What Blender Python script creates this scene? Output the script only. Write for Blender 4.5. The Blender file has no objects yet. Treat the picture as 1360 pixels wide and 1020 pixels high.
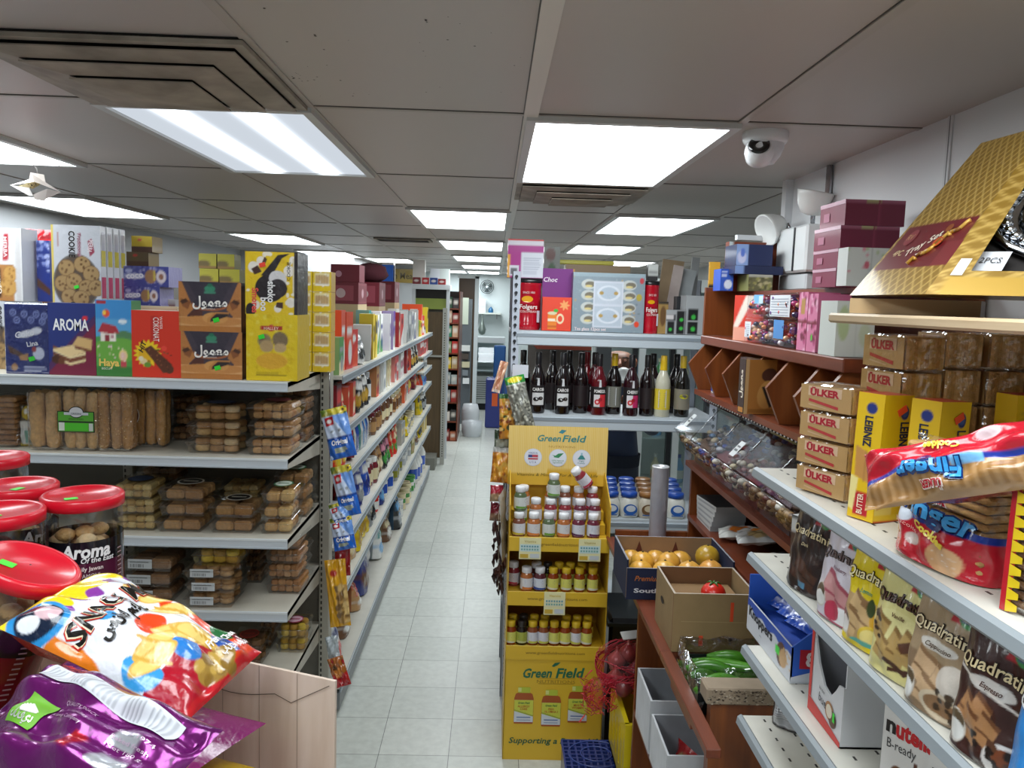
import bpy, math, random
import numpy as np
from mathutils import Vector, Matrix
EXPO = 0.5
SC = bpy.context.scene
COL = SC.collection
R = random.Random(11)
PI = math.pi
# ------------------------------------------------------------------ camera model (fitted to the ceiling grid and the floor tiles)
CF, CP, CY, CR, CH = 1049.7, 0.10364938, 0.0242502, 0.03112588, 1.98
FWD = Vector((math.sin(CY)*math.cos(CP), math.cos(CY)*math.cos(CP), -math.sin(CP)))
_r = Vector((math.cos(CY), -math.sin(CY), 0)); _u = _r.cross(FWD)
RGT = math.cos(CR)*_r + math.sin(CR)*_u
UPV = -math.sin(CR)*_r + math.cos(CR)*_u
def at(x, y, X=None, Y=None, Z=None):
    """the point of the place seen at x, y of the photograph on the plane X=, Y= or Z="""
    d = FWD + (x-680)/CF*RGT - (y-510)/CF*UPV
    t = X/d.x if X is not None else Y/d.y if Y is not None else (Z-CH)/d.z
    return Vector((d.x*t, d.y*t, d.z*t+CH))
# ------------------------------------------------------------------ colour
_hc = {}
def H(s):
    if not isinstance(s, str): return s
    if s not in _hc:
        o = []
        for i in (0, 2, 4):
            c = int(s[i:i+2], 16)/255
            o.append(c/12.92 if c <= .04045 else ((c+.055)/1.055)**2.4)
        _hc[s] = tuple(o)
    return _hc[s]
def mixc(a, b, t):
    a, b = H(a), H(b)
    return tuple(a[i]*(1-t)+b[i]*t for i in range(3))
# ------------------------------------------------------------------ materials
MATS = {}
def _new(name):
    m = bpy.data.materials.new(name); m.use_nodes = True
    nt = m.node_tree; b = nt.nodes.get('Principled BSDF')
    MATS[name] = m
    return m, nt, b
def fam(name, rough=.5, metal=0., coat=0., spec=.5, noise=0., nscale=30., bump=0., bscale=60., trans=0., sheen=0., sss=0.):
    """a surface family: colour comes from the mesh's own 'Col' attribute"""
    m, nt, b = _new(name)
    L = nt.links.new
    a = nt.nodes.new('ShaderNodeAttribute'); a.attribute_name = 'Col'
    out = a.outputs['Color']
    if noise or bump:
        tc = nt.nodes.new('ShaderNodeTexCoord')
    if noise:
        n = nt.nodes.new('ShaderNodeTexNoise'); n.inputs['Scale'].default_value = nscale; n.inputs['Detail'].default_value = 4
        L(tc.outputs['Object'], n.inputs['Vector'])
        mp = nt.nodes.new('ShaderNodeMapRange'); mp.inputs[1].default_value = .3; mp.inputs[2].default_value = .7
        mp.inputs[3].default_value = 1-noise; mp.inputs[4].default_value = 1+noise*.5
        L(n.outputs['Fac'], mp.inputs[0])
        mx = nt.nodes.new('ShaderNodeMix'); mx.data_type = 'RGBA'; mx.blend_type = 'MULTIPLY'; mx.inputs[0].default_value = 1
        L(out, mx.inputs[6]); L(mp.outputs[0], mx.inputs[7]); out = mx.outputs[2]
    L(out, b.inputs['Base Color'])
    if bump:
        n2 = nt.nodes.new('ShaderNodeTexNoise'); n2.inputs['Scale'].default_value = bscale; n2.inputs['Detail'].default_value = 3
        L(tc.outputs['Object'], n2.inputs['Vector'])
        bp = nt.nodes.new('ShaderNodeBump'); bp.inputs['Strength'].default_value = bump; bp.inputs['Distance'].default_value = .01
        L(n2.outputs['Fac'], bp.inputs['Height']); L(bp.outputs[0], b.inputs['Normal'])
    b.inputs['Roughness'].default_value = rough
    b.inputs['Metallic'].default_value = metal
    b.inputs['Coat Weight'].default_value = coat
    b.inputs['Coat Roughness'].default_value = .08
    b.inputs['Specular IOR Level'].default_value = spec
    if sss:
        b.inputs['Subsurface Weight'].default_value = sss; b.inputs['Subsurface Scale'].default_value = .01
    return m
fam('card', .5, coat=.15); fam('film', .3, coat=.55, bump=.25, bscale=45); fam('foil', .28, metal=.35, coat=.3, bump=.3, bscale=40)
fam('plastic', .32, coat=.2); fam('gloss', .12, coat=.6); fam('paint', .42); fam('matte', .8, noise=.08)
fam('metal', .32, metal=.75); fam('chrome', .12, metal=1.); fam('fabric', .9, bump=.3, bscale=200); fam('skin', .5, sss=.15)
fam('bake', .7, noise=.22, nscale=70, bump=.4, bscale=160); fam('veg', .3, noise=.25, nscale=35, coat=.2); fam('dirty', .6, noise=.35, nscale=9)
fam('corrug', .75, noise=.12, nscale=14); fam('shelfmetal', .45, noise=.07, nscale=12); fam('goldcard', .38, metal=.2, coat=.25); fam('crease', .25, coat=.6, bump=.55, bscale=26)
fam('purplefoil', .22, metal=.55, coat=.4, bump=.5, bscale=22)
def clear(name, tint=(1, 1, 1), gl=.14, rough=.08, bump=0.):
    m, nt, b = _new(name); L = nt.links.new
    nt.nodes.remove(b)
    t = nt.nodes.new('ShaderNodeBsdfTransparent'); t.inputs[0].default_value = (*tint, 1)
    g = nt.nodes.new('ShaderNodeBsdfGlossy'); g.inputs['Roughness'].default_value = rough; g.inputs[0].default_value = (.95, .97, 1, 1)
    lw = nt.nodes.new('ShaderNodeLayerWeight'); lw.inputs['Blend'].default_value = .25
    mp = nt.nodes.new('ShaderNodeMapRange'); mp.inputs[3].default_value = gl*.55; mp.inputs[4].default_value = min(1, gl*3.2)
    L(lw.outputs['Fresnel'], mp.inputs[0])
    mx = nt.nodes.new('ShaderNodeMixShader'); L(mp.outputs[0], mx.inputs[0]); L(t.outputs[0], mx.inputs[1]); L(g.outputs[0], mx.inputs[2])
    if bump:
        tc = nt.nodes.new('ShaderNodeTexCoord'); n2 = nt.nodes.new('ShaderNodeTexNoise'); n2.inputs['Scale'].default_value = 24
        L(tc.outputs['Object'], n2.inputs['Vector']); bp = nt.nodes.new('ShaderNodeBump'); bp.inputs['Strength'].default_value = bump; bp.inputs['Distance'].default_value = .02
        L(n2.outputs['Fac'], bp.inputs['Height']); L(bp.outputs[0], g.inputs['Normal'])
    L(mx.outputs[0], nt.nodes['Material Output'].inputs['Surface'])
    return m
clear('clearplastic', (.96, .97, .97), .13); clear('wrap', (1, 1, 1), .15, .12, .9); clear('glass', (.9, .95, .94), .12, .02); clear('netting', (.97, .72, .74), .02, .5)
clear('binplastic', (.95, .95, .95), .045, .08); clear('greyplastic', (.8, .8, .8), .14, .15, .4)
def wood(name, c1, c2, scale=3., axis='Z', rough=.4, plank=0., coat=.1, stretch=14.):
    m, nt, b = _new(name); L = nt.links.new
    tc = nt.nodes.new('ShaderNodeTexCoord'); mp = nt.nodes.new('ShaderNodeMapping'); L(tc.outputs['Object'], mp.inputs[0])
    s = [stretch, stretch, stretch]; s['XYZ'.index(axis)] = 1.
    mp.inputs['Scale'].default_value = s
    n = nt.nodes.new('ShaderNodeTexNoise'); n.inputs['Scale'].default_value = scale; n.inputs['Detail'].default_value = 6; n.inputs['Distortion'].default_value = .6
    L(mp.outputs[0], n.inputs['Vector'])
    r = nt.nodes.new('ShaderNodeValToRGB'); r.color_ramp.elements[0].position = .3; r.color_ramp.elements[1].position = .7
    r.color_ramp.elements[0].color = (*H(c1), 1); r.color_ramp.elements[1].color = (*H(c2), 1)
    L(n.outputs['Fac'], r.inputs[0])
    L(r.outputs[0], b.inputs['Base Color']); b.inputs['Roughness'].default_value = rough; b.inputs['Coat Weight'].default_value = coat
    return m
wood('cherry', '5e2a17', '76371d', 2.2, 'Z'); wood('cherryh', '5f2b18', '7a3a20', 2.2, 'Y'); wood('oakprint', 'c9b3a0', 'dccabb', 2.6, 'Z', .6, stretch=9)
wood('darkpeg', '4a3a24', '5a472c', 3, 'Z', .6); wood('tanboard', 'b39a78', 'c9b292', 2.5, 'Y', .5); wood('cherryv', '663214', '83471d', 2.0, 'Z', .35)
# ------------------------------------------------------------------ mesh builder
_tc = {}
def _tmesh(s, bold):
    k = (s, bold)
    if k not in _tc:
        c = bpy.data.curves.new('t', 'FONT'); c.body = s; c.resolution_u = 2; c.offset = bold
        o = bpy.data.objects.new('t', c); COL.objects.link(o)
        m = bpy.data.meshes.new_from_object(o.evaluated_get(bpy.context.evaluated_depsgraph_get()))
        m.calc_loop_triangles()
        v = np.array([tuple(q.co)[:2] for q in m.vertices]) if len(m.vertices) else np.zeros((0, 2))
        f = [tuple(t.vertices) for t in m.loop_triangles]
        bpy.data.objects.remove(o); bpy.data.curves.remove(c); bpy.data.meshes.remove(m)
        _tc[k] = (v, f)
    return _tc[k]
def frame(o, u, v):
    o, u, v = Vector(o), Vector(u).normalized(), Vector(v).normalized(); n = u.cross(v)
    return lambda a, b, off=0.: o+u*a+v*b+n*off
class Cv:
    """a little painter: colours on the vertices of an nx by ny grid (printed artwork, no light or shade)"""
    def __init__(s, nx, ny, asp):
        s.U, s.V = np.meshgrid(np.linspace(0, 1, nx), np.linspace(0, 1, ny)); s.asp = asp
        s.c = np.zeros((ny, nx, 3)); s.rng = np.random.default_rng(5)
    def put(s, m, h): s.c[m] = H(h); return s
    def fill(s, h): s.c[:] = H(h); return s
    def rect(s, a, b, c, d, h): return s.put((s.U >= a) & (s.U <= c) & (s.V >= b) & (s.V <= d), h)
    def ell(s, x, y, rx, ry, h, rot=0.):
        du, dv = (s.U-x)*s.asp, s.V-y; c, n = math.cos(rot), math.sin(rot)
        return s.put(((du*c+dv*n)/(rx*s.asp))**2+((-du*n+dv*c)/ry)**2 <= 1, h)
    def poly(s, pts, h):
        ins = np.zeros(s.U.shape, bool); j = len(pts)-1
        for i in range(len(pts)):
            (xi, yi), (xj, yj) = pts[i], pts[j]
            if yi != yj:
                ins ^= ((yi > s.V) != (yj > s.V)) & (s.U < (xj-xi)*(s.V-yi)/(yj-yi)+xi)
            j = i
        return s.put(ins, h)
    def grad(s, h0, h1, ax='V', lo=0., hi=1.):
        t = np.clip(((s.V if ax == 'V' else s.U)-lo)/(hi-lo), 0, 1)[..., None]
        s.c[:] = np.array(H(h0))*(1-t)+np.array(H(h1))*t; return s
    def star(s, x, y, r, n, h, inner=.6):
        a = np.arctan2(s.V-y, (s.U-x)*s.asp); d = np.hypot(s.V-y, (s.U-x)*s.asp)
        k = np.abs(((a*n/(2*PI)) % 1)-.5)*2
        return s.put(d <= r*(inner+(1-inner)*k), h)
    def specks(s, n, r, hs, box=(0, 0, 1, 1)):
        for i in range(n):
            s.ell(s.rng.uniform(box[0], box[2]), s.rng.uniform(box[1], box[3]), r*s.rng.uniform(.6, 1.3)/s.asp, r*s.rng.uniform(.6, 1.3), hs[i % len(hs)])
        return s
    def cookie(s, x, y, r, h='c89a55', h2='9c6c33'):
        s.ell(x, y, r/s.asp*1.08, r*1.08, h2); s.ell(x, y, r/s.asp, r, h)
        for k in range(5):
            s.ell(x+s.rng.uniform(-.6, .6)*r/s.asp, y+s.rng.uniform(-.6, .6)*r, r*.16/s.asp, r*.16, h2)
        return s
    def lines(s, y0, y1, n, x0, x1, h, f=.45):
        for i in range(n):
            a = y0+(y1-y0)*(i+.2)/n
            s.rect(x0, a, x1-(x1-x0)*s.rng.uniform(0, .3), a+(y1-y0)/n*f, h)
        return s
def paint(nx, ny, asp, fn, ss=3):
    cv = Cv(nx*ss, ny*ss, asp); fn(cv)
    cv.c = cv.c.reshape(ny, ss, nx, ss, 3).mean((1, 3)); return cv
class MB:
    def __init__(s, mat='card'):
        s.V, s.F, s.K, s.I, s.S, s.mats, s.T, s.mat = [], [], [], [], [], [], None, mat; s.lay = 0
    def raw(s, V, F, col, mat=None, smooth=False):
        mat = mat or s.mat
        if mat not in s.mats: s.mats.append(mat)
        k = s.mats.index(mat); o = len(s.V)
        if s.T is not None: V = [s.T @ Vector(p) for p in V]
        s.V.extend(tuple(p) for p in V)
        if isinstance(col, str) or (len(col) == 3 and not hasattr(col[0], '__len__')):
            c = H(col); s.K.extend([c]*len(V))
        else: s.K.extend(H(c) for c in col)
        for f in F:
            s.F.append(tuple(i+o for i in f)); s.I.append(k); s.S.append(smooth)
        return s
    def box(s, x0, x1, y0, y1, z0, z1, c, mat=None, b=0., front=None, side=None, top=None):
        """box; optional chamfer b; colours per face group (front: -Y, side: X and +Y, top: Z)"""
        if front or side or top:
            q = lambda *p: s.raw(p, [(0, 1, 2, 3)], cc, mat)
            cc = front or c; q((x0, y0, z0), (x1, y0, z0), (x1, y0, z1), (x0, y0, z1))
            cc = side or c; q((x1, y0, z0), (x1, y1, z0), (x1, y1, z1), (x1, y0, z1)); q((x0, y1, z0), (x0, y0, z0), (x0, y0, z1), (x0, y1, z1)); q((x1, y1, z0), (x0, y1, z0), (x0, y1, z1), (x1, y1, z1))
            cc = top or c; q((x0, y0, z1), (x1, y0, z1), (x1, y1, z1), (x0, y1, z1)); q((x0, y1, z0), (x1, y1, z0), (x1, y0, z0), (x0, y0, z0))
            return s
        if b <= 0:
            V = [(x, y, z) for x in (x0, x1) for y in (y0, y1) for z in (z0, z1)]
            return s.raw(V, [(0, 1, 3, 2), (4, 6, 7, 5), (0, 4, 5, 1), (2, 3, 7, 6), (0, 2, 6, 4), (1, 5, 7, 3)], c, mat)
        b = min(b, (x1-x0)*.45, (y1-y0)*.45, (z1-z0)*.45)
        V = []; X, Y, Z = (x0, x1), (y0, y1), (z0, z1); sg = (1, -1)
        for i in (0, 1):
            for j in (0, 1):
                for k in (0, 1):
                    x, y, z = X[i], Y[j], Z[k]
                    V += [(x, y+sg[j]*b, z+sg[k]*b), (x+sg[i]*b, y, z+sg[k]*b), (x+sg[i]*b, y+sg[j]*b, z)]
        ix = lambda i, j, k, a: (i*4+j*2+k)*3+a
        F = [[ix(0, 0, 0, 0), ix(0, 0, 1, 0), ix(0, 1, 1, 0), ix(0, 1, 0, 0)], [ix(1, 0, 0, 0), ix(1, 1, 0, 0), ix(1, 1, 1, 0), ix(1, 0, 1, 0)],
             [ix(0, 0, 0, 1), ix(1, 0, 0, 1), ix(1, 0, 1, 1), ix(0, 0, 1, 1)], [ix(0, 1, 0, 1), ix(0, 1, 1, 1), ix(1, 1, 1, 1), ix(1, 1, 0, 1)],
             [ix(0, 0, 0, 2), ix(0, 1, 0, 2), ix(1, 1, 0, 2), ix(1, 0, 0, 2)], [ix(0, 0, 1, 2), ix(1, 0, 1, 2), ix(1, 1, 1, 2), ix(0, 1, 1, 2)]]
        for i in (0, 1):
            for j in (0, 1): F.append([ix(i, j, 0, 0), ix(i, j, 1, 0), ix(i, j, 1, 1), ix(i, j, 0, 1)])
            for k in (0, 1): F.append([ix(i, 0, k, 0), ix(i, 1, k, 0), ix(i, 1, k, 2), ix(i, 0, k, 2)])
        for j in (0, 1):
            for k in (0, 1): F.append([ix(0, j, k, 1), ix(1, j, k, 1), ix(1, j, k, 2), ix(0, j, k, 2)])
        for i in (0, 1):
            for j in (0, 1):
                for k in (0, 1): F.append([ix(i, j, k, 0), ix(i, j, k, 1), ix(i, j, k, 2)])
        return s.raw(V, F, c, mat)
    def lathe(s, prof, c, n=20, mat=None, o=(0, 0, 0), cap=True, sx=1., sy=1., sq=0., smooth=True):
        """prof: (radius, z[, colour]) from the bottom up; sq squares the section"""
        V, K, F = [], [], []
        for p in prof:
            for i in range(n):
                a = 2*PI*(i+.5)/n; r = p[0]
                if sq: r *= 1/max(abs(math.cos(a)), abs(math.sin(a)))**sq
                V.append((o[0]+r*math.cos(a)*sx, o[1]+r*math.sin(a)*sy, o[2]+p[1])); K.append(p[2] if len(p) > 2 else c)
        for j in range(len(prof)-1):
            for i in range(n): F.append((j*n+i, j*n+(i+1) % n, (j+1)*n+(i+1) % n, (j+1)*n+i))
        s.raw(V, F, K, mat, smooth)
        if cap:
            for j in (0, len(prof)-1):
                if prof[j][0] > 1e-5:
                    q = [V[j*n+i] for i in range(n)]
                    s.raw(q, [tuple(range(n)) if j else tuple(reversed(range(n)))], K[j*n], mat)
        return s
    def tube(s, pts, r, c, n=8, mat=None, close=False):
        pts = [Vector(p) for p in pts]; N = len(pts); V, F, K = [], [], []
        rr = r if hasattr(r, '__len__') else [r]*N
        ref = Vector((0, 0, 1))
        for i, p in enumerate(pts):
            t = (pts[min(i+1, N-1)]-pts[max(i-1, 0)]).normalized()
            a = ref if abs(t.dot(ref)) < .95 else Vector((1, 0, 0))
            x = t.cross(a).normalized(); y = x.cross(t)
            for k in range(n):
                g = 2*PI*k/n; V.append(p+(x*math.cos(g)+y*math.sin(g))*rr[i])
        for i in range(N-1):
            for k in range(n): F.append((i*n+k, i*n+(k+1) % n, (i+1)*n+(k+1) % n, (i+1)*n+k))
        F.append(tuple(reversed(range(n)))); F.append(tuple((N-1)*n+k for k in range(n)))
        return s.raw(V, F, c, mat, True)
    def ball(s, o, r, c, n=12, mat=None, sz=1., sy=1., jit=0.):
        V, F, K = [], [], []; m = max(6, n//2)
        for j in range(m+1):
            th = PI*j/m
            for i in range(n):
                a = 2*PI*i/n; q = r*(1+R.uniform(-jit, jit))
                V.append((o[0]+q*math.sin(th)*math.cos(a), o[1]+q*sy*math.sin(th)*math.sin(a), o[2]+q*sz*math.cos(th)))
        for j in range(m):
            for i in range(n): F.append(((j+1)*n+i, (j+1)*n+(i+1) % n, j*n+(i+1) % n, j*n+i))
        return s.raw(V, F, c, mat, True)
    def poly(s, fr, pts, c, off=.0006, mat=None):
        s.lay += 1; off += .00004*s.lay if off > 0 else 0      # each print sits a hair above the last
        return s.raw([fr(a, b, off) for a, b in pts], [tuple(range(len(pts)))], c, mat)
    def rect(s, fr, a, b, c, d, col, off=.0006, mat=None):
        return s.poly(fr, [(a, b), (c, b), (c, d), (a, d)], col, off, mat)
    def disc(s, fr, x, y, r, col, off=.0008, n=20, ry=None, mat=None):
        ry = ry or r
        return s.poly(fr, [(x+r*math.cos(2*PI*i/n), y+ry*math.sin(2*PI*i/n)) for i in range(n)], col, off, mat)
    def art(s, fr, w, h, nx, ny, fn, mat=None, off=0., smooth=False):
        cv = paint(nx, ny, w/h, fn)
        V = [fr(w*i/(nx-1), h*j/(ny-1), off) for j in range(ny) for i in range(nx)]
        F = [(j*nx+i, j*nx+i+1, (j+1)*nx+i+1, (j+1)*nx+i) for j in range(ny-1) for i in range(nx-1)]
        return s.raw(V, F, [tuple(x) for x in cv.c.reshape(-1, 3)], mat, smooth)
    def text(s, fr, t, x, y, h, col, w=None, al='c', rot=0., sh=0., bold=0., off=.0012, mat=None, fit=None, arc=0., sub=0.):
        """lettering of cap height h centred at x, y on the frame; w stretches it to that width, fit only shrinks it"""
        v, f = _tmesh(t, bold)
        if not len(v): return s
        v = v*np.array([h/.7, h/.7]); x0, x1 = v[:, 0].min(), v[:, 0].max(); y0, y1 = v[:, 1].min(), v[:, 1].max()
        v = v-np.array([{'c': (x0+x1)/2, 'l': x0, 'r': x1}[al], (y0+y1)/2])
        if w: v[:, 0] *= w/(x1-x0)
        elif fit and x1-x0 > fit: v[:, 0] *= fit/(x1-x0)
        v[:, 0] += sh*v[:, 1]
        if arc: v[:, 1] += arc*(1-(2*v[:, 0]/(w or (x1-x0)))**2)
        c, n = math.cos(rot), math.sin(rot)
        P = [(x+a*c-b*n, y+a*n+b*c) for a, b in v]
        if sub:
            P, f = list(P), list(f); todo = list(f); f = []
            while todo:
                t3 = todo.pop(); e = [(math.dist(P[t3[i]], P[t3[(i+1) % 3]]), i) for i in range(3)]; L, i = max(e)
                if L <= sub or len(P) > 6000: f.append(t3); continue
                a, b, c3 = t3[i], t3[(i+1) % 3], t3[(i+2) % 3]
                P.append(((P[a][0]+P[b][0])/2, (P[a][1]+P[b][1])/2)); m = len(P)-1
                todo += [(a, m, c3), (m, b, c3)]
        s.lay += 1; off += .00004*s.lay
        return s.raw([fr(a, b, off) for a, b in P], f, col, mat)
    def done(s, name, parent=None, loc=(0, 0, 0), rz=0., rot=None, label=None, cat=None, group=None, kind=None):
        me = bpy.data.meshes.new(name)
        me.from_pydata(s.V, [], s.F); 
        for m in s.mats: me.materials.append(MATS[m])
        me.polygons.foreach_set('material_index', s.I); me.polygons.foreach_set('use_smooth', s.S)
        ca = me.color_attributes.new('Col', 'FLOAT_COLOR', 'POINT')
        ca.data.foreach_set('color', np.concatenate([np.array(s.K, dtype=np.float32).reshape(-1, 3), np.ones((len(s.V), 1), np.float32)], 1).ravel())
        me.update()
        o = bpy.data.objects.new(name, me); COL.objects.link(o)
        o.location = loc; o.rotation_euler = rot if rot else (0, 0, rz)
        if parent is not None: o.parent = parent
        tag(o, label, cat, group, kind)
        return o
def tag(o, label=None, cat=None, group=None, kind=None):
    for k, v in (('label', label), ('category', cat), ('group', group), ('kind', kind)):
        if v: o[k] = v
    return o
def root(name, label, cat, loc=(0, 0, 0), rz=0., group=None, rot=None):
    o = bpy.data.objects.new(name, None); COL.objects.link(o); o.empty_display_size = .05
    o.location = loc; o.rotation_euler = rot if rot else (0, 0, rz)
    return tag(o, label, cat, group)
def dup(r, loc, rz=0., label=None, group=None, parent=None, rot=None):
    def cp(o, p):
        c = o.copy(); COL.objects.link(c)
        if p is not None: c.parent = p
        for ch in o.children: cp(ch, c)
        return c
    kids = list(r.children); c = r.copy(); COL.objects.link(c)
    for ch in kids: cp(ch, c)
    c.location = loc; c.rotation_euler = rot if rot else (0, 0, rz)
    if label: c['label'] = label
    if group: c['group'] = group
    return c
NTH = 'first second third fourth fifth sixth seventh eighth ninth tenth eleventh twelfth thirteenth fourteenth fifteenth sixteenth seventeenth eighteenth nineteenth twentieth'.split()
def nth(i):
    if i < 20: return NTH[i]
    t, u = divmod(i+1, 10); return ('twenty thirty forty fifty'.split()[t-2]+'-'+NTH[u-1]) if u else ('thirtieth fortieth fiftieth'.split()[t-3])
def pframe(w, d, h): return frame((-w/2, -d/2, 0), (1, 0, 0), (0, 0, 1))
def carton(w, d, h, c, art=None, res=(36, 44), side=None, top=None, mat='card'):
    """a printed carton with its base centre at the origin and its printed face towards -Y"""
    m = MB(mat)
    m.box(-w/2, w/2, -d/2, d/2, 0, h, c, front=c, side=side or c, top=top or side or c)
    if art: m.art(pframe(w, d, h), w, h, res[0], res[1], art, off=.0004)
    return m, pframe(w, d, h)
def bagfn(w, h, t, stand=False, seed=0, pinch=.10, wr=.0025):
    rg = random.Random(seed); ph = [rg.uniform(0, 6) for _ in range(6)]
    def S(a, b, off=0., back=False):
        u, v = a/w, b/h; u = min(max(u, 0), 1); v = min(max(v, 0), 1)
        e = max(0., 1-abs(2*u-1)**3.2)
        if stand: k = (min(1, max(0, (1-v)/.75)))**.55*e**.45
        else: k = (math.sin(PI*v)**.5 if 0 < v < 1 else 0)*e**.75
        wv = wr*(math.sin(9*u+5*v+ph[0])+math.sin(17*v-8*u+ph[1])+.8*math.sin(23*u+ph[2]+9*v))*min(1, 3*e)
        x = (u-.5)*w*(1-pinch*math.sin(PI*v)*(0 if stand else 1)+(0 if not stand else -.04*v))
        y = (t/2*k+wv*min(1, 6*v*(1-v)*4)+off)
        return Vector((x, y if back else -y, v*h))
    return S
def bag(w, h, t, c, art=None, res=(30, 40), back=None, mat='film', stand=False, seed=0, pinch=.10, wr=.0025):
    """a filled pouch standing on its lower edge, printed side towards -Y"""
    m = MB(mat); S = bagfn(w, h, t, stand, seed, pinch, wr)
    m.art(lambda a, b, off=0: S(a, b, off), w, h, res[0], res[1], art or (lambda k: k.fill(c)), smooth=True)
    nx, ny = 14, 18
    V = [S(w*i/(nx-1), h*j/(ny-1), 0, True) for j in range(ny) for i in range(nx)]
    m.raw(V, [(j*nx+i+1, j*nx+i, (j+1)*nx+i, (j+1)*nx+i+1) for j in range(ny-1) for i in range(nx-1)], back or c, None, True)
    if stand:
        V = [S(w*i/11, 0, 0) for i in range(12)]+[S(w*i/11, 0, 0, True) for i in range(12)]
        m.raw(V, [(i, 12+i, 13+i, i+1) for i in range(11)], back or c)
    return m, S
def jar_part(parent, name, prof, c, mat, n=20, **k):
    return MB(mat).lathe(prof, c, n, **k).done(name, parent)
def sticker(parent, fr, x, y, w=.018, h=.012, c='3ddc3a', rot=.3, off=.0025):
    m = MB('card'); cs, sn = math.cos(rot), math.sin(rot)
    pts = [(x+a*cs-b*sn, y+a*sn+b*cs) for a, b in ((-w/2, -h/2), (w/2, -h/2), (w/2, h/2), (-w/2, h/2))]
    V = [fr(a, b, off) for a, b in pts]+[fr(a, b, off-.0008) for a, b in pts]
    m.raw(V, [(0, 1, 2, 3), (0, 4, 5, 1), (1, 5, 6, 2), (2, 6, 7, 3), (3, 7, 4, 0)], c)
    return m.done('price_sticker', parent)
# ================================================================== THE ROOM
ZC = 2.508
X0, Y0, TX, TY = .076, 2.30, .61, 1.18
def cx(k): return X0+TX*k
def ry(j): return Y0+TY*j
# ---- floor: pale vinyl tiles
m, nt, b = _new('floortile'); L = nt.links.new
tc = nt.nodes.new('ShaderNodeTexCoord'); mp = nt.nodes.new('ShaderNodeMapping'); L(tc.outputs['Object'], mp.inputs[0])
mp.inputs['Location'].default_value = (.45274+.305*40, -3.26875+.305*40, 0)
br = nt.nodes.new('ShaderNodeTexBrick'); br.offset = 0; br.inputs['Scale'].default_value = 1; br.inputs['Mortar Size'].default_value = .0016
br.inputs['Brick Width'].default_value = .305; br.inputs['Row Height'].default_value = .305; br.inputs['Mortar Smooth'].default_value = .1
br.inputs['Color1'].default_value = (*H('cdd0c9'), 1); br.inputs['Color2'].default_value = (*H('c4c8c1'), 1); br.inputs['Mortar'].default_value = (*H('6d716d'), 1)
L(mp.outputs[0], br.inputs['Vector'])
n = nt.nodes.new('ShaderNodeTexNoise'); n.inputs['Scale'].default_value = 26; n.inputs['Detail'].default_value = 8; L(tc.outputs['Object'], n.inputs['Vector'])
mr = nt.nodes.new('ShaderNodeMapRange'); mr.inputs[1].default_value = .35; mr.inputs[2].default_value = .65; mr.inputs[3].default_value = .9; mr.inputs[4].default_value = 1.03
L(n.outputs['Fac'], mr.inputs[0])
mx = nt.nodes.new('ShaderNodeMix'); mx.data_type = 'RGBA'; mx.blend_type = 'MULTIPLY'; mx.inputs[0].default_value = 1
L(br.outputs[0], mx.inputs[6]); L(mr.outputs[0], mx.inputs[7]); L(mx.outputs[2], b.inputs['Base Color']); b.inputs['Roughness'].default_value = .33
MB('floortile').box(-3.4, 2.9, -1.6, 16.2, -.08, 0, 'ffffff').done('floor', kind='structure')
MB('paint').box(-3.4, 2.9, -1.6, 16.2, ZC, ZC+.1, 'b8b0aa').done('ceiling', kind='structure')
g = MB('paint')
for k in range(-6, 5):
    w = .02 if k == 0 else .012
    x = cx(k)+(.01 if k == 0 else 0)
    g.box(x-w, x+w, -1.5, 15.9, ZC-(.008 if k == 0 else .004), ZC+.001, 'd6d0c8' if k == 0 else 'b3aba3')
    g.box(x-w-.0028, x-w, -1.5, 15.9, ZC-.0015, ZC+.001, '4a4540')
for j in range(-3, 12):
    y = ry(j)
    g.box(-3.3, 2.8, y-.011, y+.011, ZC-.003, ZC+.001, 'a8a199'); g.box(-3.3, 2.8, y-.0155, y-.011, ZC-.0015, ZC+.001, '413c38')
g.done('trim_1', kind='structure')
g = MB('dirty')
for i in range(46):
    x, y = at(398+R.gauss(0, 7), 102+R.gauss(0, 5), Z=ZC).xy if i < 16 else (R.uniform(-.5, .05), R.uniform(1.5, 2.2))
    g.lathe([(R.uniform(.001, .0032), 0)], '3a342e', 6, o=(x, y, ZC-.0006))
g.done('ceiling_specks', kind='stuff', label='small dark specks on the pale ceiling tile', cat='specks')
WALL = 'c6c8cb'
MB('paint').box(-3.25, -3.15, -1.6, 9.9, 0, ZC, 'b4b7bb').done('wall_left', kind='structure')
MB('paint').box(-3.25, -1.87, 9.9, 10.0, 0, ZC, 'b9bcc0').box(-1.97, -1.87, 10, 12.8, 0, ZC, 'd4d7d8').box(-1.97, -1.25, 12.8, 12.9, 0, ZC, 'b4b8ba').done('wall_far_left', kind='structure')
w = MB('paint').box(1.2, 1.3, -1.6, 3.3, 0, ZC, 'd9dadc')
for y in (2.14, 1.2, .2): w.box(1.196, 1.2, y-.012, y+.012, 1.0, ZC, 'cfd0d2'); w.box(1.1955, 1.2, y-.002, y+.002, 1.0, ZC, '6b6c6e')
w.done('wall_right', kind='structure')
MB('paint').box(1.3, 2.8, 3.2, 3.3, 0, ZC, WALL).done('wall_jog', kind='structure')
MB('paint').box(2.7, 2.8, 3.3, 16.2, 0, ZC, 'a9abab').done('wall_far_right', kind='structure')
MB('paint').box(-1.9, 2.8, 15.7, 15.8, 0, ZC, 'd5dfe0').done('wall_back', kind='structure')
MB('paint').box(-3.3, 2.8, -1.6, -1.5, 0, ZC, WALL).done('wall_front', kind='structure')
c = at(1052, 300, X=1.19)
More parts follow.
